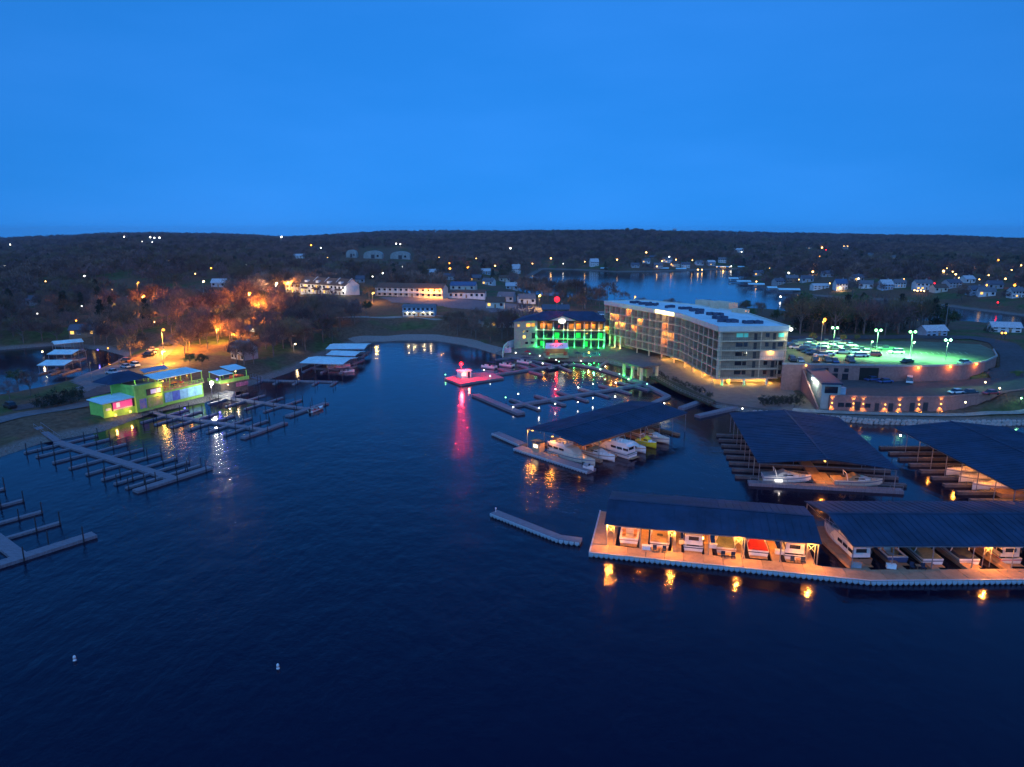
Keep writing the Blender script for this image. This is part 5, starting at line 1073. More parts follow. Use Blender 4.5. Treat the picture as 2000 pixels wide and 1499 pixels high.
MB().prism([mo(0, 0), mo(8.2, 0), mo(8.2, 11), mo(0, 11)], 1.0, 7.6).build('wall', LIMEW, rs)
MB().prism([mo(-6, 7), mo(-.02, 7), mo(-.02, 10.8), mo(-6, 10.8)], 1.0, 5.4).build('wing_wall', LIMEW, rs)
MB().prism([mo(.3, .3), mo(7.9, .3), mo(7.9, 10.7), mo(.3, 10.7)], 7.61, 7.66).build('roof_terrace', TERRM, rs)
for a, b in ((mo(0, 0), mo(8.2, 0)), (mo(0, 0), mo(0, 11))): MB().seg(a, b, .3, 7.6, 8.5 + (.004 if b[0] > a[0] else 0)).build('parapet', LIMEW, rs)
for k0, k1_, z0, z1_, nm, m_ in ((3.2, 7.6, 5.2, 7.0, 'dark_sign', M('sign_dark2', (.03, .03, .04), .6)), (.9, 2.9, 1.9, 4.6, 'poster', M('poster', (.12, .2, .5), .6, .6, .7, col2=(.6, .35, .3))), (3.2, 7.8, 1.8, 4.4, 'mural', M('mural_green', (.25, .42, .06), .8, .5, 1.2, col2=(.5, .38, .2)))): MB().seg(mo(k0, -.06), mo(k1_, -.06), .12, z0, z1_).build(nm, m_, rs)
MB().seg(mo(4.4, -.14), mo(6.1, -.14), .06, 5.5, 6.7).build('sign_panel', EM('lav_sign', (.6, .6, .9), .07), rs); MB().seg(mo(6.2, -.14), mo(7.5, -.14), .06, 5.5, 6.7).build('sign_panel', EM('pink_panel', (.9, .6, .6), .09), rs)
q = mo(7.3, -.5); MB().ball((*q, 7.3), .2, 8, 6).build('wall_lamp', glow('amber', 25), rs); lamp(rs, (*mo(6.8, -.8), 5.0), AMBER, 60, .12); lamp(rs, (*mo(7.2, -.9), 7.2), AMBER, 40, .12)
# terrace wing with long blue banner
MB().prism([mo(8.6, .6), mo(ML, .6), mo(ML, 11), mo(8.6, 11)], 1.0, 5.3).build('lower_wall', LIMEW, rs)
for i, c in enumerate(((.12, .3, .5), (.05, .1, .4), (.2, .45, .62), (.22, .5, .66), (.2, .48, .62))):
    w_ = (ML - 9.4) / 5; MB().seg(mo(8.9 + i * w_ + .04, .5), mo(8.9 + (i + 1) * w_ - .04, .5), .1, 1.9, 4.7).build('banner_panel', M('banner_%d' % i, c, .6, .35, .8, col2=tuple(min(.9, x * 1.5 + .03) for x in c)), rs)
MB().prism([mo(8.4, .2), mo(ML + .3, .2), mo(ML + .3, 11.2), mo(8.4, 11.2)], 5.31, 5.5).build('deck', WARMWOOD, rs)
rl = MB()
for z in (5.95, 6.5): rl.seg(mo(8.5, .3), mo(ML + .2, .3), .06, z, z + .06)
for j in range(14): p = mo(8.5 + (ML - 8.4) * j / 13, .3); rl.box(p[0], p[1], 5.5, .07, .07, 1.05)
rl.build('railing', LIMEW, rs)
for j in range(5):
    for n in (3.4, 10.2): p = mo(9.4 + j * 3.6, n); MB().box(p[0], p[1], 5.5, .18, .18, 3.2 if n > 5 else 2.9).build('post', LIMEW, rs)
mr = MB().slab([(*mo(8.6, 2.6), 8.5), (*mo(ML + 1.8, 2.6), 8.5), (*mo(ML + 1.0, 9.0), 9.2), (*mo(8.0, 9.0), 9.2)], .14).build('metal_roof', PALEROOF, rs)
for j in range(9): MB().seg(mo(9.2 + j * 1.6, 2.7), mo(9.0 + j * 1.6, 8.9), .08, 8.86, 9.0).build('seam', GALV, mr) if False else None
MB().slab([(*mo(9.5, 9.6), 9.7), (*mo(17.5, 9.6), 9.7), (*mo(17.5, 11.6), 10.5), (*mo(9.5, 11.6), 10.5)], .14).build('clerestory_roof', M('steel_blue_roof', (.2, .3, .45), .5, .15), rs)
hp_ = MB(); h0 = [mo(-3.5, 5.5), mo(8.4, 5.5), mo(8.4, 14), mo(-3.5, 14)]; hp_.add([(*p, 8.9) for p in h0] + [(*mo(.5, 9.7), 11.2), (*mo(5, 9.7), 11.2)], [(0, 1, 5, 4), (1, 2, 5), (2, 3, 4, 5), (3, 0, 4), (3, 2, 1, 0)]); hp_.build('hip_roof', NAVY, rs)
for k in (-3, 0.2, 4, 8): p = mo(k, 5.9); MB().box(p[0], p[1], 5.4 if k < 0 else 7.66, .2, .2, 3.5 if k < 0 else 1.3).build('post', LIMEW, rs)
fr = random.Random(2)
for j in range(16):   # tables, planters and stools on the deck
    p = mo(9.6 + fr.random() * (ML - 10.5), 1.2 + fr.random() * 8); m_ = [M('deck_red', (.4, .05, .03), .7), M('deck_orange', (.5, .22, .04), .7), M('deck_plant', (.08, .16, .03), .9, .4, 3), TEAK, NAVYC][j % 5]
    MB().tube((*p, 5.5), (*p, 6.15), .12, .12, 6).tube((*p, 6.15), (*p, 6.3 + .3 * (j % 3 == 2)), .55, .5, 8).build('table' if j % 5 != 2 else 'planter', m_, rs)
for k, n, c, pw in ((9.6, 1.6, 'amber', 55), (14, 2.0, 'orange', 45), (18, 2.4, 'orange', 40), (12, 7, 'amber', 40), (17.5, 7, 'amber', 25)): p = mo(k, n); MB().ball((*p, 8.0), .16, 8, 6).build('hanging_lamp', glow(c, 18), rs); lamp(rs, (p[0], p[1], 7.7), EMC[c], pw, .12)
lamp(rs, (*mo(3, 5), 8.6), (.6, 1, .5), 25, .1)
# small pavilion to the right of it
pp = at(458, 757, 2.2); pa = ang(M0, M2) - R(8)
pvn = thing('lime_pavilion', 'small lime green two level pavilion with two pale square roofs', 'pavilion', (*pp, 1.6), pa)
MB().box(0, 3, -1, 9, 6, 3.4).build('lower_wall', M('pav_dark', (.12, .1, .09), .8, .3), pvn, world=False); MB().box(0, 3, 2.42, 10, 7, .2).build('deck', WARMWOOD, pvn, world=False)
rl = MB(); rl.box(0, -.45, 2.62, 10, .12, 1.0); rl.box(-4.95, 3, 2.62, .12, 6.9, 1.0); rl.build('railing', LIMEW, pvn, world=False)
for x in (-4.5, 0, 4.5):
    for y in (0, 6): MB().box(x, y, 2.6, .2, .2, 2.9).build('post', LIMEW, pvn, world=False)
MB().slab([(-5.3, -.8, 5.4), (-.6, -.8, 5.4), (-.6, 5, 5.9), (-5.3, 5, 5.9)], .16).build('roof', PALEROOF, pvn, world=False); MB().slab([(-.2, 1.0, 5.9), (5.2, 1.0, 5.9), (5.2, 7, 6.5), (-.2, 7, 6.5)], .16).build('roof', PALEROOF, pvn, world=False)
MB().box(2.2, 2.0, 2.65, 3.8, 2, 1.3).build('counter', M('counter_red', (.42, .08, .04), .7, .3, 2), pvn, world=False); MB().box(2.4, -.55, .8, 4.2, .1, 1.2).build('banner_panel', M('banner_pink', (.5, .15, .25), .7, .4, 1), pvn, world=False)
for x, y, z, pw in ((2.0, 2.0, 4.9, 35), (-3, -1.5, 2.0, 40), (-2.8, 1.5, 4.6, 25)): MB().ball((x, y, z + .25), .15, 8, 6).build('hanging_lamp', glow('warm', 18), pvn, world=False); lamp(pvn, (x, y, z), WARM, pw, .1, world=False)
wl = at(412, 748, 6.2); street_lamp('dazzling white flood lamp beside the lime pavilion', (*wl, 1.8), 4.4, 'white', 900, .2, 0, 18, None, (.6, .5, .2), 'flood_lamp_post', bulb=.55)
bl = at(424, 742, 6); globe('violet blue globe lamp right of the white flood lamp', (*bl, 1.8), 4.1, 'blue', 60, 40, .26, None)
globe('blue dock light at the shore end of the second dock', (*at(361, 801, 1), .4), .9, 'blue', 30, 40, .2, 'blue lights on the docks'); globe('blue and white dock light in the middle of the second dock', (*at(430, 810, 1), .4), 1.0, 'blue', 40, 50, .24, 'blue lights on the docks')
# lit patio steps
for i in range(4): a, b = at(418 + i * 5, 768 - i * 2.2, 1.5 + i * .15), at(452 + i * 2, 774 - i * 2.6, 1.3 + i * .15); tag(MB().seg(a, b, 1.0, .2, 1.0 + i * .25).build('patio_step', CONC), ['lowest pale step of the lit patio', 'second pale step of the lit patio', 'third pale step of the lit patio', 'top pale step of the lit patio'][i], 'step', 'steps of the lit patio')
# light poles standing on the gravel
for px, py, lab in ((180, 735, 'thin pale pole left on the gravel parking'), (208, 742, 'thin pale pole in front of the pickups'), (237, 730, 'thin pale pole beside the navy hip roof')):
    b = hit(px, py + 14); t = thing('light_pole', lab, 'pole', b); MB().tube((0, 0, -.3), (0, 0, 7), .09, .06).build('pole', GALV, t, world=False); MB().box(.35, 0, 6.95, .8, .2, .12).build('lamp_head', DARKST, t, world=False)
# cars by the road
GL = 'cars parked along the left road'
for px, py, rz, kd, col, lab in ((222, 729, 70, 'pickup', 'silver', 'silver pickup beside the gravel parking'), (229, 737, 72, 'pickup', 'white', 'white pickup in front of the silver one'), (246, 717, 58, 'sedan', 'silver', 'silver car nose to the navy hip roof'), (263, 714, 55, 'suv', 'white', 'white car right of the silver one by the navy roof'), (247, 705, 62, 'sedan', 'orange', 'orange red car alone on the far side of the road'), (290, 694, 70, 'suv', 'black', 'black car lowest in the row under the orange lamp'), (294, 689, 70, 'sedan', 'silver', 'silver car second in the row under the orange lamp'), (298, 684, 70, 'sedan', 'tan', 'tan car topmost in the row under the orange lamp'), (325, 674, 75, 'sedan', 'black', 'dark car across the road under the orange lamp'), (20, 795, 55, 'suv', 'black', 'dark car near the left edge by the shore road')):
    p = hit(px, py + 3); car(lab, (p[0], p[1], p[2] + .14), R(rz), kd, col, GL)
# ================================================================ street lamps and houses on the left and behind the cove
def lamp_at(px, py, h, c, pw, lab, es=16, bulb=.4, group='orange street lamps of the hillside', arm=.8):
    d = dist((0, 0), hit(px, py)[:2]); b = hit(px, py + h * F / max(d, 60)); b = hit(px, py + h * F / max(dist((0, 0), b[:2]), 60))
    r = dist((0, 0), b[:2]); PROT.append((px - 7, py - 6, px + 7, py + 7, r))
    return street_lamp(lab, b, h, c, pw, arm, 0, es, group, bulb=max(bulb, r * .0011), spot=154 if pw > 12000 else None)
lamp_at(320, 650, 9, 'orange', 30000, 'brightest orange lamp over the parked cars on the left road', 16, .55)
lamp_at(319, 688, 5, 'amber', 6000, 'lower amber lamp beside the blue clerestory roof', 16, .4)
lamp_at(413, 612, 9, 'orange', 6500, 'orange lamp among bare trees above the pavilion', 16, .4)
lamp_at(425, 645, 6, 'orange', 4000, 'low orange lamp glowing between trunks above the pavilion', 16, .35)
lamp_at(488, 576, 9, 'orange', 9000, 'orange lamp above the lit hillside road', 16, .5)
lamp_at(505, 598, 7, 'orange', 12000, 'orange lamp low on the lit hillside road', 16, .35)
lamp_at(455, 655, 6, 'orange', 1200, 'orange lamp beside the pale house in the trees', 16, .3)
lamp_at(282, 583, 9, 'orange', 6000, 'orange lamp on the wooded slope left of the road', 16, .4)
lamp_at(271, 556, 9, 'orange', 1200, 'orange lamp highest on the wooded slope left of the road', 16, .4)
lamp_at(540, 557, 9, 'warm', 7000, 'dazzling warm lamp at the left end of the town houses', 16, .6)
lamp_at(562, 553, 8, 'amber', 6000, 'amber lamp behind the dazzling one at the town houses', 16, .5)
lamp_at(398, 553, 9, 'warm', 700, 'warm white lamp on the hill above the left road', 16, .5)
lamp_at(728, 573, 6, 'amber', 1200, 'amber lamp between the town houses and the motel', 16, .4)
lamp_at(1052, 578, 8, 'amber', 3600, 'amber lamp behind the bar roof', 16, .5)
lamp_at(1237, 581, 8, 'orange', 1500, 'orange lamp behind the far end of the hotel roof', 16, .5)
lamp_at(492, 645, 4, 'warm', 120, 'small warm lamp in front of the dark trees above the cove', 16, .35)
lamp_at(574, 673, 3, 'warm', 60, 'small yellow lamp at the foot of the bank by the cove', 16, .25)
tw0, tw1 = at(588, 571, 12), at(676, 577, 12); tu = unit(tw0, tw1); ta_ = ang(tw0, tw1)
for i in range(4):
    c = off(lerp(tw0, tw1, (i + .5) / 4), tu, 0, 5.5); c = (c[0], c[1], 11.6)
    t = house(['leftmost white town house beside the dazzling lamp', 'white town house second from the left', 'white town house third from the left', 'rightmost white town house with broad gable end'][i], c, ta_, dist(tw0, tw1) / 4 - .1, 12, 6.2, 3.6, 'white', 'brown', (0, 4) if i < 3 else (), 'row of white town houses', cols=3, chimney=False, name='town_house', sink=4)
    MB().add([(dist(tw0, tw1) / 8 - .25, -6.6, 5.5), (dist(tw0, tw1) / 8 - .25, 6.6, 5.5), (dist(tw0, tw1) / 8 - .25, 0, 10.4), (dist(tw0, tw1) / 8, -6.6, 5.5), (dist(tw0, tw1) / 8, 6.6, 5.5), (dist(tw0, tw1) / 8, 0, 10.4)], [(0, 1, 2), (5, 4, 3), (0, 2, 5, 3), (1, 4, 5, 2)]).build('party_wall', WALLS['white'], t, world=False)
    MB().slab([(-3, -8.0, 3.2), (3, -8.0, 3.2), (3, -6.1, 4.2), (-3, -6.1, 4.2)], .15).build('porch_roof', ROOFS['brown'], t, world=False)
    dr = MB().box(0, -4.2, 6.9, 2.2, 2.4, 1.3).build('dormer', WALLS['white'], t, world=False)
lamp(t, (5.5, -7.5, 4.5), WHITE, 300, .3, world=False)
PROT += [(585, 540, 712, 580, 440), (735, 548, 960, 584, 445), (786, 592, 853, 622, 372), (735, 578, 1000, 606, 400), (1000, 590, 1185, 700, 300), (1180, 585, 1545, 700, 300), (520, 525, 604, 572, 470), (295, 655, 345, 716, 300), (455, 665, 512, 706, 275), (700, 485, 806, 506, 1500)]
mt_ = lerp(at(740, 578, 11), at(868, 581, 11), .5); ma_ = ang(at(740, 578, 11), at(868, 581, 11))
mot = house('long two storey motel, its right end flooded with orange light', (mt_[0], mt_[1] + 5, 10.6), ma_, 43, 10, 5.6, 2.6, 'cream', 'brown', (), None, cols=12, chimney=False, name='motel', sink=4)
MB().box(0, -5.9, 2.7, 43, 1.6, .2).build('balcony', TRIM, mot, world=False)
for i in range(13): MB().box(-21.3 + i * 3.55, -6.6, 0, .18, .18, 5.5).build('balcony_post', TRIM, mot, world=False)
for x in (12, 16.5, 21): MB().ball((x, -7.3, 4.9), .4, 8, 6).build('flood_lamp', glow('orange', 2), mot, world=False); lamp(mot, (x, -8.6, 4.6), ORANGE, 1500, .3, world=False)
house('low white hall right of the orange lit motel', (*at(908, 580, 10), 9.6), R(-6), 26, 8, 3.4, 1.4, 'white', 'brown', (), None, storeys=1, cols=8, chimney=False, sink=4)
house('house with blue roof behind the low white hall', (*at(906, 566, 11), 10.8), R(-8), 17, 9, 3.4, 2.2, 'cream', 'blue', (), None, storeys=1, chimney=False, sink=4)
hs = house('blue white house with four lights under its balcony on the bank', (*at(820, 616, 7), 6.6), R(-2), 16.5, 8, 5.2, 1.0, 'blue', 'grey', (), None, cols=7, sink=4, chimney=False)
for x in (-5.6, -2.4, 2.6, 6.2): MB().ball((x, -4.3, 2.3), .24, 8, 6).build('eave_lamp', glow('warm', 14), hs, world=False); lamp(hs, (x, -4.8, 2.1), WARM, 45, .12, world=False)
MB().box(0, -4.7, 2.7, 16.5, 1.3, .18).build('balcony', TRIM, hs, world=False)
for px, py, z, w, d, h, rh, wl_, rf_, rz, lab, lit in ((478, 700, 4, 8, 6, 4.6, 2.2, 'stone', 'slate', -35, 'pale grey house half hidden by trees above the pavilion', ()), (521, 560, 12, 13, 9, 5, 3, 'grey', 'grey', -20, 'grey gabled house left of the dazzling lamp', (1,)), (583, 556, 15, 14, 10, 6, 3, 'white', 'brown', -15, 'white house with chimney on top of the town house hill', (1, 2)), (165, 636, 8, 11, 7, 3, 2, 'brown', 'slate', 10, 'dark roofed house with orange window on the left wooded slope', (0, 3)), (556, 655, 6, 10, 8, 3, 2.2, 'brown', 'slate', 20, 'dark house in the wood above the pale boat sheds', ()), (490, 652, 7, 12, 8, 3.2, 2, 'brown', 'slate', -10, 'blue grey roofed house in the dark trees above the cove', ()), (975, 638, 5, 16, 7, 3.2, 1.6, 'cream', 'grey', -8, 'low pale house left of the bar', (1,)), (1085, 608, 8, 14, 8, 3.5, 2, 'brown', 'slate', 0, 'dark roofed house just behind the bar', ())):
    p = at(px, py, z); house(lab, (p[0], p[1], H(p[0], p[1]) - .1), R(rz), w, d, h, rh, wl_, rf_, lit, None, sink=4, storeys=1 if h < 4 else 2)
car('white bus-like van parked behind the bar roof', (*at(1172, 606, 8), H(*at(1172, 606, 8)) + .1), R(80), 'van', 'white', 'vehicles behind the bar')
up_ = hit(1142, 603); t = thing('utility_pole', 'pale utility pole standing behind the bar', 'pole', up_); MB().tube((0, 0, -.5), (0, 0, 13), .18, .12, 8).build('pole', GALV, t, world=False); MB().box(0, 0, 12, 2.6, .15, .18).build('crossarm', TEAK, t, world=False)
for px, py, lab in ((1465, 615, 'pale utility pole right of the hotel roof'), (1845, 650, 'thin pale pole behind the green lot lamps')):
    b = hit(px, py); t = thing('utility_pole', lab, 'pole', b); MB().tube((0, 0, -.5), (0, 0, 12), .16, .1, 8).build('pole', GALV, t, world=False); MB().box(0, 0, 11.2, 2.2, .15, .18).build('crossarm', TEAK, t, world=False)
# garden retaining wall
rw = thing('garden_wall', 'long low pale retaining wall on the bank above the cove', 'wall', (*hit(660, 650)[:2], 0))
wp = hp((640, 622), (720, 621), (800, 620), (880, 622), (940, 634))
for a, b in zip(wp[:-1], wp[1:]): MB().seg(a, b, .4, H(*lerp(a, b, .5)) - 2, H(*lerp(a, b, .5)) + .7).build('wall_section', CONC, rw)
# ================================================================ far houses, boat houses and lights beyond the water
FHG = 'houses on the far wooded shore'
FAR = [(1160, 519, 16, 12, 8, 5, 'white', 'pale', 10, (), 'white gabled house alone above the far shore'), (1008, 533, 14, 9, 7, 6, 'white', 'pale', -20, (), 'white steep gabled house left of the far cove'), (948, 535, 15, 9, 4.5, 3, 'blue', 'pale', 0, (), 'pale green house left of the steep gabled one'), (1285, 523, 16, 10, 6, 3, 'grey', 'grey', 5, (2,), 'grey house on the far shore left of the cluster'), (1303, 512, 18, 10, 6, 3, 'white', 'grey', -5, (1, 4), 'white house highest in the far shore cluster'), (1318, 520, 16, 10, 6, 3, 'cream', 'brown', 8, (0,), 'cream house in the middle of the far shore cluster'), (1338, 522, 16, 10, 6, 3, 'white', 'slate', 0, (), 'white house at the right of the far shore cluster'), (1388, 518, 15, 10, 6, 3, 'grey', 'pale', 10, (1,), 'grey house with pale roof by the far cove'), (1410, 512, 15, 10, 6, 3, 'white', 'grey', -10, (), 'white house above the lit far boat house'), (1442, 493, 22, 12, 7, 3, 'white', 'pale', 0, (), 'pale house high on the far hill'), (1520, 556, 14, 10, 5, 3, 'grey', 'slate', 15, (), 'slate roofed house left on the right far shore'), (1545, 552, 15, 10, 6, 3, 'brown', 'grey', -5, (), 'brown house among trees on the right far shore'), (1600, 564, 20, 8, 4, 2, 'white', 'pale', 8, (2,), 'long low white house left of the yellow lit one'), (1640, 566, 13, 10, 7, 4, 'white', 'blue', 0, (0, 1, 2), 'white house with yellow lit windows on the right far shore'), (1728, 565, 14, 9, 6, 4, 'blue', 'pale', 10, (), 'pale blue house right of the yellow lit one'), (1755, 562, 12, 9, 5, 3, 'white', 'grey', -10, (), 'small white house left of the one with four lights'), (1800, 566, 18, 10, 7, 3, 'white', 'grey', 0, (0, 1, 2, 3), 'white house with a row of four lights below'), (1858, 560, 18, 10, 5, 3, 'grey', 'slate', 18, (), 'grey house right of the one with four lights'), (1905, 574, 16, 10, 5, 3, 'blue', 'slate', 5, (), 'blue grey house above the lit far docks'), (1982, 580, 12, 9, 6, 3, 'white', 'grey', 0, (1,), 'white house by the right edge above the far docks'), (586, 504, 26, 12, 5, 3, 'white', 'pale', 0, (), 'long pale house on the left hill'), (1960, 648, 16, 8, 3.5, 2.2, 'white', 'pale', -15, (), 'low pale house behind the bushes at the right edge'), (1820, 655, 14, 7, 3.5, 2.2, 'blue', 'pale', 10, (), 'pale roofed hut behind the green lot lamps'), (1700, 500, 12, 9, 4, 3, 'grey', 'grey', 0, (), 'dim grey house high on the right hill'), (1745, 505, 14, 9, 4, 3, 'white', 'grey', 0, (1,), 'dim white house high on the right hill'), (1580, 485, 14, 9, 4, 3, 'cream', 'brown', 0, (1, 2), 'small lit house high on the right hill'), (1650, 487, 14, 9, 4, 3, 'cream', 'grey', 0, (), 'small dark house high on the right hill')]
for px, py, w, d, h, rh, wl_, rf_, rz, lit, lab in FAR:
    b = hit(px, py + 1); r = dist((0, 0), b[:2]); w, d, h, rh = w * .68, d * .7, h * .72, rh * .8; PROT.append((px - w * F / r * .35, py - (h + rh) * F / r, px + w * F / r * .35, py - h * .35 * F / r, r))
    house(lab, b, R(rz), w, d, h, rh, wl_, rf_, lit, FHG, cols=4, chimney=d > 6, sink=5)
VIL = [(955, 556, 'white', 'grey', 'small white house in the town left of the far cove'), (985, 549, 'cream', 'brown', 'cream house nearest the left end of the far cove'), (1000, 565, 'grey', 'pale', 'grey house with pale roof left of the amber lamp'), (930, 549, 'brown', 'slate', 'brown house above the blue roofed one'), (878, 546, 'grey', 'slate', 'grey house above the orange lit end of the motel'), (1028, 592, 'white', 'grey', 'white house under the amber lamp behind the bar'), (968, 600, 'cream', 'brown', 'cream house at the edge of the town parking'), (990, 588, 'grey', 'grey', 'grey house behind the town parking'), (846, 537, 'grey', 'pale', 'dim pale house above the motel roof'), (700, 552, 'grey', 'slate', 'grey house right behind the town houses'), (1575, 550, 'grey', 'slate', 'slate roofed house among trees right of the brown one'), (1690, 562, 'white', 'grey', 'white house between the yellow lit and the pale blue one'), (1672, 549, 'grey', 'slate', 'dim grey house above the yellow lit one'), (1832, 570, 'cream', 'brown', 'cream house right of the row of four lights'), (1940, 563, 'grey', 'slate', 'grey house above the row of dock lights'), (1925, 577, 'white', 'grey', 'white house close behind the lit far docks'), (1888, 552, 'white', 'pale', 'small white house high above the lit far docks'), (1240, 522, 'grey', 'slate', 'grey house near the water left of the far cluster'), (1262, 513, 'white', 'grey', 'white house left above the far cluster'), (1276, 506, 'brown', 'slate', 'brown house highest left of the far cluster'), (1365, 517, 'white', 'grey', 'white house right of the far cluster'), (1480, 538, 'grey', 'slate', 'dim house in the trees behind the far point'), (1615, 540, 'grey', 'slate', 'dim house in the wood above the right far shore'), (60, 596, 'grey', 'slate', 'dim grey house in the left wood'), (240, 600, 'brown', 'red', 'reddish roofed house in the left wood'), (430, 560, 'grey', 'pale', 'pale roofed house in the wood left of the town houses')]
for k, (px, py, wl_, rf_, lab) in enumerate(VIL):
    b = hit(px, py + 1); r = dist((0, 0), b[:2]); PROT.append((px - 4 * F / r, py - 6 * F / r, px + 4 * F / r, py - 2 * F / r, r))
    house(lab, b, R((k * 37) % 50 - 25), 10, 6.5, 3.4, 2.4, wl_, rf_, (0,) if k % 3 == 0 else (), FHG, cols=3, chimney=k % 2 == 0, sink=5, storeys=1)
# two pale halls with rounded roofs and one small lit one on the left hill
for px, py, w, lab in ((730, 505, 40, 'left pale barrel roofed hall on the far left hill'), (783, 506, 42, 'right pale barrel roofed hall on the far left hill'), (688, 503, 22, 'small barrel roofed hall lit orange on the far left hill')):
    b = hit(px, py); r = dist((0, 0), b[:2]); w = {730: 36, 783: 38, 688: 20}[px] * r / F; t = thing('storage_hall', lab, 'hall', b, 0, 'barrel roofed halls on the hill'); hh = 14 * r / F
    m = MB(); m.loft([[(x, -6 + 12 * k, (-4 if abs(a_) > 1.56 else 0) + hh * max(0, math.cos(a_)) ** .5) for a_, x in ((q, w / 2 * math.sin(q)) for q in np.linspace(-math.pi / 2, math.pi / 2, 13))] for k in (0, 1)], False, True); m.build('barrel_roof', M('hall_skin', (.3, .31, .28), .6, .15, .3), t, world=False)
    MB().box(0, -6.1, 0, w * .18, .2, hh * .5).build('door', DARKST, t, world=False); MB().box(w * .25, -6.1, hh * .2, w * .1, .2, hh * .25).build('window', GLASS, t, world=False)
    PROT.append((px - 26, py - 18, px + 26, py + 2, r))
# far boat houses on the water
BHG = 'pale boat houses along the far shore'
for px, py, w, c, lab in ((1040, 549, 16, None, 'pale boat house left of the far cove'), (1180, 529, 14, None, 'low boat house on the far bank'), (1295, 529, 22, None, 'boat house below the far cluster of houses'), (1330, 530, 20, None, 'boat house right of the one below the cluster'), (1412, 526, 30, 'amber', 'boat house lit yellow at the end of the far cove'), (1447, 526, 12, None, 'dark blue boat house at the tip of the far cove'), (1432, 550, 14, None, 'boat house at the point of the right far shore'), (1452, 556, 20, None, 'boat house second from the point'), (1476, 562, 22, None, 'boat house third from the point'), (1507, 569, 12, None, 'small boat house fourth from the point'), (1540, 573, 26, None, 'long low boat house before the brown house'), (1720, 575, 24, None, 'white roofed boat house before the pale blue house'), (1770, 578, 14, None, 'small boat house right of the white roofed one'), (1822, 581, 26, 'white', 'boat house with a white and blue light'), (1850, 587, 18, 'warm', 'boat house with three small lights'), (1880, 592, 24, 'warm', 'pale boat house left of the yellow lit dock'), (1922, 596, 26, 'amber', 'boat house with a long row of yellow lights'), (1968, 602, 34, 'warm', 'long dock roof with white lights at the right edge')):
    b = at(px, py, 0); t = boat_shed(lab, b, R(-12), w * .62, 8, 3.0, 4.0, 3, PALEROOF, BHG, name='boat_house', trusses=False)
    MB().box(0, 0, -.2, w * .6, 7, .6).build('deck', WOOD, t, world=False)
    if c:
        for k in range(4): MB().ball((-w * .28 + w * .18 * k, -4.3, 2.9), .45, 8, 6).build('eave_lamp', glow(c, 12), t, world=False)
        lamp(t, (0, -5.5, 2.8), EMC[c], 120, .4, world=False)
FLG = 'tiny lights on the far wooded hills'
LBL = {'white': 'tiny white light on the far wooded hills', 'warm': 'tiny warm yellow light on the far wooded hills', 'orange': 'tiny orange light on the far wooded hills', 'red': 'tiny red light on the far wooded hills'}
FL = [(11, 514, 'white', 1), (166, 535, 'white', .8), (413, 519, 'orange', 1), (382, 529, 'warm', .7), (161, 592, 'white', .8), (74, 607, 'white', 1), (150, 620, 'orange', .9), (205, 622, 'orange', .7), (303, 622, 'warm', .6), (550, 462, 'white', 1), (608, 477, 'orange', 1), (627, 482, 'white', .7), (774, 475, 'white', .8), (782, 476, 'white', .7), (878, 512, 'orange', 1.2), (879, 522, 'orange', 1.3), (914, 520, 'orange', 1.5), (748, 530, 'white', 1), (786, 518, 'white', .6), (858, 501, 'warm', .6), (728, 536, 'white', .7), (967, 517, 'warm', .9), (997, 484, 'white', 1), (1076, 503, 'warm', 1), (1040, 513, 'warm', .7), (1205, 505, 'warm', 1), (1262, 491, 'warm', 1), (1307, 499, 'white', .8), (1320, 504, 'warm', .8), (1334, 510, 'red', .9), (1363, 522, 'warm', .9), (1371, 522, 'warm', .8), (1605, 480, 'warm', 1), (1600, 496, 'orange', .9), (1613, 484, 'red', .6), (1648, 478, 'warm', .9), (1655, 478, 'warm', .9), (1540, 528, 'white', 1), (1587, 526, 'warm', 1.2), (1676, 539, 'white', 1), (1842, 525, 'warm', 1.3), (1849, 519, 'warm', .7), (1860, 526, 'warm', .7), (1866, 531, 'warm', 1), (1873, 539, 'warm', 1.2), (1902, 519, 'orange', 1.5), (1949, 504, 'orange', 1), (1993, 514, 'warm', 1), (1963, 540, 'warm', .9), (1927, 552, 'orange', 1.1), (1981, 552, 'orange', 1.4), (1824, 550, 'red', .9), (1895, 558, 'white', .6), (1948, 585, 'red', .8), (243, 461, 'white', .7), (294, 462, 'white', .8), (302, 463, 'white', .8), (312, 463, 'white', .9), (278, 469, 'white', .6), (298, 470, 'white', .6), (20, 474, 'white', .6), (684, 494, 'orange', 1.3), (688, 491, 'orange', 1), (1477, 545, 'warm', .8), (1640, 557, 'warm', 1.2), (1524, 574, 'white', 1), (1785, 563, 'warm', .8), (1791, 563, 'warm', .8), (1798, 563, 'warm', .8), (1804, 563, 'warm', .8), (1955, 645, 'orange', 1), (1962, 645, 'orange', 1), (1293, 507, 'warm', .8), (1345, 514, 'warm', .7), (1283, 517, 'warm', .7), (1448, 489, 'white', .6), (1428, 515, 'white', .6), (1311, 513, 'orange', .7), (1352, 505, 'warm', .6), (1503, 519, 'warm', .6), (1560, 541, 'warm', .6), (1620, 548, 'warm', .7), (1700, 548, 'warm', .6), (1765, 540, 'warm', .5), (1930, 533, 'warm', .7), (1888, 541, 'orange', .8), (1975, 523, 'warm', .7), (1912, 541, 'warm', .6), (1100, 513, 'white', .5), (1142, 509, 'warm', .6), (930, 503, 'warm', .6), (640, 500, 'warm', .5), (480, 512, 'white', .5), (330, 505, 'warm', .5), (90, 545, 'warm', .6), (220, 560, 'warm', .5), (40, 570, 'warm', .5)]
FL.sort(); _fc = {}
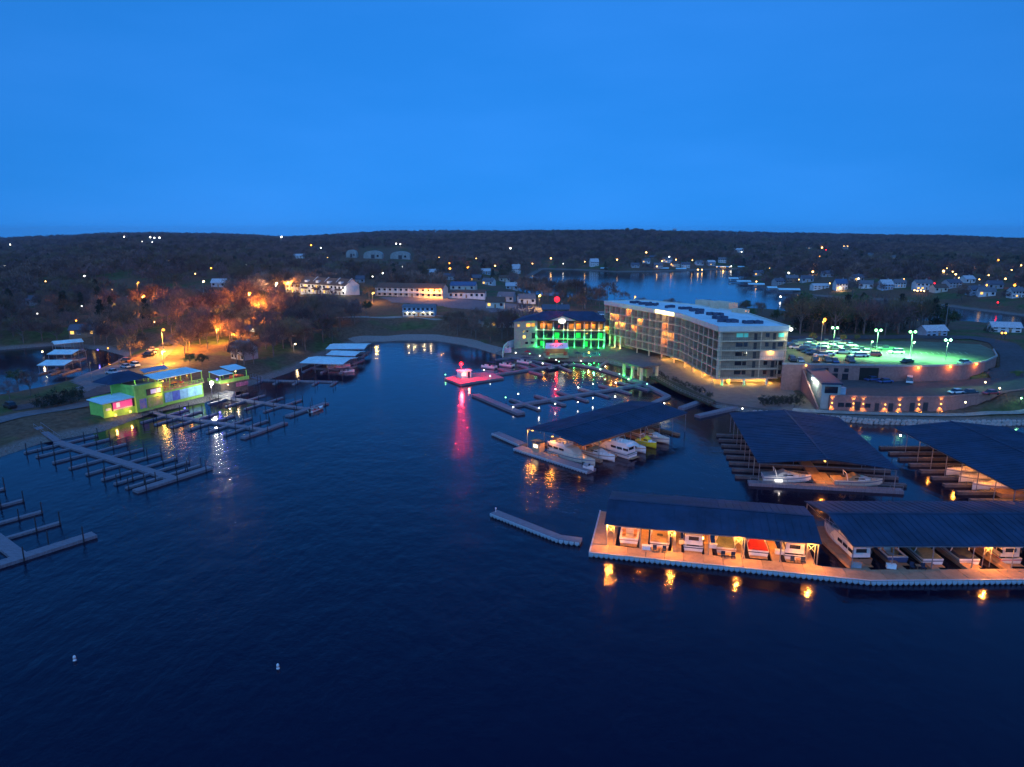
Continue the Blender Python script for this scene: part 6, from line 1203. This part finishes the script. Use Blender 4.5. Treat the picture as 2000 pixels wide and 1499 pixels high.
for px, py, c, s in FL:
    hf = 'left' if px < 700 else ('middle' if px < 1400 else 'right'); _fc[(c, hf)] = _fc.get((c, hf), 0) + 1
    b = hit(px, py + 4); r = dist((0, 0), b[:2]); h = max(5, 4 * r / F + 4); b = hit(px, min(py + h * F / r, py + 40)); r = dist((0, 0), b[:2]); z = CAMH - (py - HORZ) * r / F; h = max(2.5, z - b[2])
    t = thing('hill_light', '%s tiny %s light from the left on the %s third of the far hills' % (ORD[_fc[(c, hf)] - 1], {'warm': 'warm yellow'}.get(c, c), hf), 'light', b, 0, FLG); MB().tube((0, 0, -1), (0, 0, h), .12, .08, 5).build('pole', DARKST, t, world=False); MB().ball((0, 0, h), max(.3, r * .00105 * s), 8, 6).build('lamp_globe', EM('hill_glow_' + c, (1, .52, .14) if c == 'warm' else EMC[c], {'orange': 2.4, 'red': 3, 'warm': 3}.get(c, 3)), t, world=False)
    PROT.append((px - 4, py - 4, px + 4, py + 4, r))
    if s >= 1.1: lamp(t, (0, -r * .00105 * s - .6, h - .5), EMC[c], 300, .4, world=False)
# water tower on the skyline
b = hit(1317, 459); r = dist((0, 0), b[:2]); t = thing('water_tower', 'pale round water tower rising just above the skyline', 'water tower', b); hz = CAMH - (450 - HORZ) * r / F - b[2]
MB().tube((0, 0, -2), (0, 0, hz), .9, .7, 8).build('stem', GALV, t, world=False); MB().ball((0, 0, hz + 1.0), 4 * r / F * 1.0, 14, 9, .7).build('tank', WALLS['blue'], t, True, world=False)
# ================================================================ trees
BARK = M('bark', (.16, .13, .11), .95, .3, 4)
CROWN = {'grey': M('twigs_grey', (.17, .10, .09), .95, .35, .5), 'brown': M('twigs_brown', (.21, .12, .085), .95, .35, .5), 'olive': M('twigs_olive', (.15, .11, .06), .95, .35, .5), 'bush': M('leaves_bush', (.022, .032, .018), .9, .4, .6), 'green': M('leaves_green', (.05, .09, .03), .9, .4, .6), 'dark': M('leaves_evergreen', (.02, .04, .022), .9, .4, .6), 'yellow': M('leaves_yellow', (.2, .2, .04), .9, .3, .6)}
for m_ in CROWN.values():      # every tree its own tone
    nt_ = m_.node_tree; b_ = nt_.nodes['Principled BSDF']; src = b_.inputs['Base Color'].links[0].from_socket
    oi = nt_.nodes.new('ShaderNodeObjectInfo'); mr_ = nt_.nodes.new('ShaderNodeMapRange'); mr_.inputs[3].default_value = .5; mr_.inputs[4].default_value = 1.5; nt_.links.new(oi.outputs['Random'], mr_.inputs[0])
    vm = nt_.nodes.new('ShaderNodeVectorMath'); vm.operation = 'SCALE'; nt_.links.new(src, vm.inputs[0]); nt_.links.new(mr_.outputs[0], vm.inputs['Scale']); nt_.links.new(vm.outputs[0], b_.inputs['Base Color'])
def quick_mesh(name, v, f, mats, mi=None):
    me = bpy.data.meshes.new(name); v = np.asarray(v, np.float32); f = np.asarray(f, np.int32); k = f.shape[1]
    me.vertices.add(len(v)); me.vertices.foreach_set('co', v.ravel()); me.loops.add(f.size); me.loops.foreach_set('vertex_index', f.ravel()); me.polygons.add(len(f)); me.polygons.foreach_set('loop_start', np.arange(0, f.size, k, dtype=np.int32))
    for m in mats: me.materials.append(m)
    if mi is not None: me.polygons.foreach_set('material_index', np.asarray(mi, np.int32))
    me.update(calc_edges=True); return me
def crown_tris(seed, kind, n, hgt=9.0, rad=3.4, width=.11):
    """twigs or leaves as thin triangles in uneven clumps"""
    g = np.random.default_rng(seed); nc = 26
    th = g.uniform(0, 2 * math.pi, nc); ph = np.arccos(g.uniform(-.45, 1, nc)); rr = g.uniform(.35, 1, nc) ** .6
    if kind == 'dark':
        zz = g.uniform(.08, 1, nc) ; cr = (1 - zz) * rad * .8 * rr + .15; cc = np.stack([cr * np.cos(th), cr * np.sin(th), zz * hgt], 1); cs = (1 - zz) * .8 + .35
    elif kind == 'bush':
        cc = np.stack([rad * rr * np.sin(ph) * np.cos(th), rad * rr * np.sin(ph) * np.sin(th), np.maximum(.3, hgt * .38 + hgt * .5 * rr * np.cos(ph))], 1); cs = g.uniform(.7, 1.35, nc)
    else:
        cc = np.stack([rad * rr * np.sin(ph) * np.cos(th), rad * rr * np.sin(ph) * np.sin(th), hgt * .60 + hgt * .36 * rr * np.cos(ph)], 1); cs = g.uniform(.7, 1.35, nc)
    ci = g.integers(0, nc, n); p = cc[ci] + g.normal(0, .62, (n, 3)) * cs[ci][:, None] * np.array((1, 1, .8))
    d = p - np.array((0, 0, hgt * .35)); d /= np.linalg.norm(d, axis=1)[:, None] + 1e-6
    if kind in ('grey', 'brown', 'olive'):
        d = d + g.normal(0, .55, (n, 3)); d[:, 2] += .25; d /= np.linalg.norm(d, axis=1)[:, None]; ln = g.uniform(.7, 1.7, n); w = g.uniform(.6, 1.4, n) * width
    else:
        d = g.normal(0, 1, (n, 3)); d /= np.linalg.norm(d, axis=1)[:, None]; ln = g.uniform(.25, .6, n); w = ln * .8
    s = np.cross(d, g.normal(0, 1, (n, 3))); s /= np.linalg.norm(s, axis=1)[:, None] + 1e-6
    a, b, c = p - s * w[:, None] / 2, p + s * w[:, None] / 2, p + d * ln[:, None]
    return np.stack([a, b, c], 1).reshape(-1, 3), np.arange(3 * n).reshape(-1, 3), cc
def trunk_mb(seed, kind, cc, hgt):
    r = random.Random(seed); mb = MB(); top = hgt * (.62 if kind != 'dark' else .9); z = hgt * .3
    mb.tube((0, 0, -.8), (0.1, 0, z), .24, .18, 6); mb.tube((.1, 0, z), (r.uniform(-.3, .3), r.uniform(-.3, .3), top), .18, .07, 6)
    if kind != 'dark':
        for c in cc[:12]:
            zz = r.uniform(z * .85, top * .85); mb.tube((.08, 0, zz), tuple(float(x) for x in c), .09, .025, 4)
            q = (c[0] * 1.15 + r.uniform(-.6, .6), c[1] * 1.15 + r.uniform(-.6, .6), c[2] + r.uniform(.3, 1.2)); mb.tube(tuple(float(x) for x in c), q, .04, .012, 3)
    return mb
PROTO = {}
for kind, cnt in (('grey', 3), ('brown', 3), ('olive', 2), ('green', 2), ('dark', 2), ('yellow', 1), ('bush', 3)):
    for j in range(cnt):
        sd = hash_ = (sum(map(ord, kind)) * 7 + j * 13); n = 950 if kind in ('grey', 'brown', 'olive') else 1500
        v, f, cc = crown_tris(sd, kind, n, 9.0, {'dark': 2.2, 'bush': 4.4}.get(kind, 3.5)); PROTO.setdefault(kind, []).append((quick_mesh('crown', v, f, [CROWN[kind]]), trunk_mb(sd, kind, cc, 9.0).mesh('trunk', BARK)))
def tree(label, p, sc, kind, group, name='tree'):
    c, tr = PROTO[kind][random.randrange(len(PROTO[kind]))]; t = thing(name, label, 'tree' if sc > .4 else 'shrub', (p[0], p[1], p[2]), random.uniform(0, 6.28), group); t.scale = (sc * random.uniform(.9, 1.15),) * 2 + (sc * random.uniform(.9, 1.12),)
    put('crown', c, t); put('trunk', tr, t); return t
# ---------------------------------------------------------------- where trees may stand
_prot = np.array(PROT)
def project(X, Y, Z):
    fw = Y * _cp - (Z - CAMH) * _sp; up = Y * _sp + (Z - CAMH) * _cp; return 1000 + F * X / fw, 749.5 - F * up / fw
def allowed(X, Y, Z, hgt, rad):
    bx_, by_ = project(X, Y, Z); tx, ty = project(X, Y, Z + hgt); r = np.hypot(X, Y); pw = rad * F / r; ok = np.ones(X.shape, bool)
    for x0, y0, x1, y1, d in PROT: ok &= ~((bx_ + pw > x0) & (bx_ - pw < x1) & (by_ > y0) & (ty < y1) & (r < d + 2))
    return ok
FOOT = []   # circles kept free round buildings
for o in list(COL.objects):
    if o.parent is None and o.type == 'EMPTY' and o.get('category') in ('house', 'hall', 'light', 'street lamp', 'restaurant', 'kiosk', 'pavilion', 'bar', 'car', 'pickup', 'van', 'pole', 'motel'):
        rr = {'house': 9, 'hall': 16, 'motel': 22, 'restaurant': 13, 'bar': 18, 'kiosk': 7, 'pavilion': 8, 'light': 3, 'street lamp': 2.5, 'pole': 2}.get(o['category'], 3); FOOT.append((o.location.x, o.location.y, rr * (2.3 if o.name.startswith('motel') else 1)))
for o in COL.objects:
    if o.get('kind') == 'structure' and o.name in ('road', 'shore_road', 'gravel_parking', 'parking_lot', 'bank_path', 'shore_strip', 'hill_road', 'rear_road', 'shore_path'):
        for v in list(o.data.vertices)[::3]: FOOT.append((v.co.x, v.co.y, 2.6))
FOOT += [(p[0], p[1], 5) for p in LOT + LOW]; FA = np.array(FOOT)
def free(X, Y, extra=0.0):
    ok = np.ones(X.shape, bool)
    for x, y, r in FA: ok &= (X - x) ** 2 + (Y - y) ** 2 > (r + extra) ** 2
    for P in (np.array(LOT), np.array(LOW), np.array(TERR)): ok &= ~_inside(P, X, Y)
    return ok
def scatter(pxpoly, n, spacing, zlift=4.0):
    """points on the ground inside a photo-surveyed polygon, at least spacing apart"""
    P = np.array([hit(*p)[:2] for p in pxpoly]); x0, y0 = P.min(0); x1, y1 = P.max(0); g = RNG
    X, Y = g.uniform(x0, x1, 9000), g.uniform(y0, y1, 9000); m = _inside(P, X, Y) & (sdf(X, Y) > 2.0); X, Y = X[m], Y[m]; m = free(X, Y); X, Y = X[m], Y[m]
    Z = H(X, Y); m = allowed(X, Y, Z, 8.5, 2.6); X, Y, Z = X[m], Y[m], Z[m]; out = []
    for x, y, z in zip(X, Y, Z):
        if all((x - a) ** 2 + (y - b) ** 2 > spacing ** 2 for a, b, _ in out): out.append((float(x), float(y), float(z)))
        if len(out) >= n: break
    return out
NEAR_MASK = []
def wood(pxpoly, n, spacing, kinds, lab, group, s0=.85, s1=1.25):
    NEAR_MASK.append(np.array([hit(*p)[:2] for p in pxpoly]))
    for p in scatter(pxpoly, n, spacing):
        k = random.choice(kinds); tree(lab[k], p, random.uniform(s0, s1), k, group)
L_ = lambda where: {'grey': 'bare grey tree ' + where, 'brown': 'bare brown tree ' + where, 'olive': 'budding olive tree ' + where, 'green': 'leafy green tree ' + where, 'dark': 'dark evergreen ' + where, 'yellow': 'yellow green bush ' + where}
wood([(-40, 690), (100, 672), (250, 682), (300, 655), (330, 620), (300, 590), (150, 600), (-40, 610)], 92, 5.2, ['grey', 'grey', 'brown', 'olive', 'dark'], L_('on the slope left of the orange lit road'), 'wood left of the orange lit road', .95, 1.45)
wood([(345, 700), (420, 690), (520, 700), (600, 690), (650, 655), (700, 640), (640, 600), (560, 596), (500, 620), (420, 640), (350, 655), (335, 640), (420, 605), (330, 600), (335, 660)], 96, 4.8, ['brown', 'grey', 'brown', 'olive'], L_('in the wood between the lit road and the cove'), 'wood above the cove', .95, 1.4)
wood([(880, 655), (960, 672), (1000, 660), (1000, 630), (960, 615), (870, 606)], 22, 5.5, ['grey', 'brown', 'olive'], L_('left of the bar'), 'trees left of the bar')
wood([(1010, 606), (1170, 606), (1180, 597), (1160, 588), (1060, 586)], 18, 6, ['brown', 'olive', 'grey'], L_('behind the bar'), 'trees behind the bar')
wood([(1185, 600), (1300, 612), (1450, 640), (1545, 655), (1540, 612), (1400, 602), (1250, 596)], 22, 6.0, ['brown', 'olive', 'grey', 'green'], L_('behind the hotel'), 'trees behind the hotel', .6, .95)
wood([(1548, 657), (1700, 656), (1850, 655), (1850, 641), (1800, 640), (1650, 632), (1540, 618)], 76, 4.3, ['olive', 'green', 'grey', 'olive', 'dark'], L_('in the belt behind the upper parking deck'), 'tree belt behind the parking deck', 1.1, 1.65)
wood([(2005, 700), (2100, 700), (2100, 665), (2010, 668)], 6, 6, ['olive', 'dark'], L_('right of the curved road'), 'trees at the right edge', .6, .9)
wood([(700, 575), (720, 575), (735, 600), (760, 606), (740, 618), (690, 615), (640, 596), (650, 586)], 14, 6, ['olive', 'green', 'brown'], L_('on the bank below the town houses'), 'trees below the town houses', .7, 1.0)
for px, py, s, k, lab in ((85, 800, .55, 'bush', 'black round bush nearest the shore road'), (100, 796, .5, 'bush', 'black bush in the middle of the shore clump'), (118, 792, .55, 'bush', 'black bush third in the shore clump'), (135, 790, .55, 'bush', 'black bush fourth in the shore clump'), (152, 788, .58, 'bush', 'black bush at the right end of the shore clump'), (35, 758, .7, 'green', 'small green tree by the left inlet'), (60, 775, .8, 'grey', 'bare tree by the left inlet'), (20, 785, .7, 'grey', 'bare tree near the left edge'), (1645, 670, .32, 'yellow', 'yellow lit bush behind the parked cars on the left'), (1672, 668, .3, 'yellow', 'yellow lit bush behind the parked cars on the right'), (1587, 668, .4, 'yellow', 'orange lit bush beside the tall orange lamp'), (1930, 652, .4, 'bush', 'dark round bush before the pale house at the right'), (372, 718, .55, 'green', 'round green tree behind the metal roof'), (395, 716, .5, 'green', 'round green tree right of the one behind the metal roof'), (462, 711, .85, 'grey', 'bare tree left in front of the pale house above the pavilion'), (477, 715, .95, 'brown', 'bare tree in the middle before the pale house above the pavilion'), (496, 712, .9, 'grey', 'bare tree right in front of the pale house above the pavilion'), (715, 615, .85, 'green', 'broad dark green tree on the bank below the motel')):
    p = hit(px, py); tree(lab, p, s, k, None, 'tree' if s > .42 else 'bush')
for i in range(16):
    px, py = 1490 + (i % 8) * 10 + random.uniform(-3, 3), 784 + (i // 8) * 9 + random.uniform(-2, 2); p = at(px, py, 1.3); tree('dark hedge shrub at the corner below the hotel end', (p[0], p[1], 1.3), random.uniform(.22, .32), 'bush', 'hedge shrubs below the hotel end', 'shrub')
for i in range(14):
    s = i / 13; p = lerp(at(1290, 733, 1.3), at(1395, 778, 1.3), s); tree('low shrub in the bed between hotel and quay', (p[0] + random.uniform(-1.5, 0), p[1] + random.uniform(-1, 1), 1.3), random.uniform(.16, .26), 'bush', 'shrubs between hotel and quay', 'shrub')
# ---------------------------------------------------------------- far woods: one mass of instanced trees
def forest():
    pts = []
    for r0, r1, sp in ((300, 520, 6.2), (520, 900, 7.5), (900, 1500, 10), (1500, 3000, 15)):
        n = int((math.radians(84) / 2) * (r1 * r1 - r0 * r0) / (sp * sp)); r = np.sqrt(RNG.uniform(r0 * r0, r1 * r1, n)); t = np.radians(RNG.uniform(-42, 42, n)); X, Y = r * np.sin(t), r * np.cos(t)
        m = sdf(X, Y) > 3; X, Y = X[m], Y[m]
        for P in NEAR_MASK:
            m = ~_inside(P, X, Y); X, Y = X[m], Y[m]
        m = free(X, Y); X, Y = X[m], Y[m]
        gr = vnoise(X / 60 + 3, Y / 60); m = (gr > .2) | (np.hypot(X, Y) > 900); X, Y = X[m], Y[m]
        # the grassy bank, the motel terrace and the cove shore stay open
        op = np.array([hit(*p)[:2] for p in ((640, 668), (760, 664), (880, 664), (960, 682), (1000, 690), (1000, 612), (1060, 606), (1050, 585), (960, 576), (735, 572), (640, 580), (640, 600), (700, 615), (640, 640))]); m = ~_inside(op, X, Y); X, Y = X[m], Y[m]
        pen = (np.hypot(X, Y) < 560) & (X / Y > .03) & (Y < 480); X, Y = X[~pen], Y[~pen]   # the peninsula has only the trees built one by one
        Z = H(X, Y); m = allowed(X, Y, Z, 12.5, 3.4); X, Y, Z = X[m], Y[m], Z[m]; pts.append(np.stack([X, Y, Z - .2], 1))
    P = np.vstack(pts); n = len(P); print('forest trees', n)
    me = bpy.data.meshes.new('far_wood'); me.vertices.add(n); me.vertices.foreach_set('co', P.astype(np.float32).ravel())
    a = me.attributes.new('sc', 'FLOAT', 'POINT'); a.data.foreach_set('value', RNG.uniform(.65, 1.55, n).astype(np.float32))
    a = me.attributes.new('rot', 'FLOAT', 'POINT'); a.data.foreach_set('value', RNG.uniform(0, 6.28, n).astype(np.float32))
    pat = vnoise(P[:, 0] / 120, P[:, 1] / 120) + RNG.normal(0, .22, n); idx = np.where(pat > 1.05, 3, np.where(pat > .72, 2, np.where(pat > .4, 0, 1)))
    a = me.attributes.new('idx', 'INT', 'POINT'); a.data.foreach_set('value', idx.astype(np.int32))
    col = bpy.data.collections.new('far_tree_kinds')
    for i, (kind, nn, wd) in enumerate((('grey', 420, .26), ('brown', 420, .26), ('olive', 420, .26), ('dark', 420, .3))):
        v, f, cc = crown_tris(90 + i, kind, nn, 9.0, 3.9 if kind != 'dark' else 2.3, wd)
        if kind == 'dark': v = v.reshape(-1, 3, 3); c = v.mean(1, keepdims=True); v = (c + (v - c) * 1.8).reshape(-1, 3)
        tm = MB().tube((0, 0, -1.5), (0, 0, 6), .25, .1, 4); tv = np.array(tm.v); tf = []
        for q in tm.f:
            for k in range(1, len(q) - 1): tf.append((q[0], q[k], q[k + 1]))
        vv = np.vstack([v, tv]); ff = np.vstack([f, np.array(tf) + len(v)]); m = quick_mesh('far_tree_%d' % i, vv, ff, [CROWN[kind], BARK], [0] * len(f) + [1] * len(tf)); o = bpy.data.objects.new('far_tree_%d' % i, m); col.objects.link(o)
    ob = put('far_wood', me); struct(ob, 'stuff', 'dense bare woodland covering the far hills')
    ng = bpy.data.node_groups.new('far_wood', 'GeometryNodeTree'); ng.interface.new_socket('Geometry', in_out='INPUT', socket_type='NodeSocketGeometry'); ng.interface.new_socket('Geometry', in_out='OUTPUT', socket_type='NodeSocketGeometry')
    N = ng.nodes; gi, go = N.new('NodeGroupInput'), N.new('NodeGroupOutput'); ip = N.new('GeometryNodeInstanceOnPoints'); ci = N.new('GeometryNodeCollectionInfo'); ci.inputs[0].default_value = col; ci.inputs['Separate Children'].default_value = True; ci.inputs['Reset Children'].default_value = True
    def attr(nm, ty):
        x = N.new('GeometryNodeInputNamedAttribute'); x.data_type = ty; x.inputs[0].default_value = nm; return x.outputs[0]
    cx = N.new('ShaderNodeCombineXYZ'); cs = N.new('ShaderNodeCombineXYZ'); lk = ng.links.new
    lk(attr('rot', 'FLOAT'), cx.inputs[2]); s = attr('sc', 'FLOAT')
    for k in range(3): lk(s, cs.inputs[k])
    lk(gi.outputs[0], ip.inputs['Points']); lk(ci.outputs[0], ip.inputs['Instance']); ip.inputs['Pick Instance'].default_value = True; lk(attr('idx', 'INT'), ip.inputs['Instance Index']); lk(cx.outputs[0], ip.inputs['Rotation']); lk(cs.outputs[0], ip.inputs['Scale']); lk(ip.outputs[0], go.inputs[0])
    md = ob.modifiers.new('far_wood', 'NODES'); md.node_group = ng
forest()
# ================================================================ evening haze over the lake
hz_ = MB().prism([(-3600, -80), (3600, -80), (3600, 5200), (-3600, 5200)], -6, 75).build('haze', None); struct(hz_, 'stuff', 'thin blue evening haze over the lake and the far hills')
hm = bpy.data.materials.new('haze'); hm.use_nodes = True; hn = hm.node_tree; hn.nodes.clear(); ho = hn.nodes.new('ShaderNodeOutputMaterial'); hv = hn.nodes.new('ShaderNodeVolumePrincipled')
hv.inputs['Color'].default_value = (.72, .78, .95, 1); hv.inputs['Density'].default_value = .00008; hv.inputs['Anisotropy'].default_value = .3; hn.links.new(hv.outputs[0], ho.inputs['Volume']); hz_.data.materials.append(hm)
for o in COL.objects:
    if '_o' in o: del o['_o']
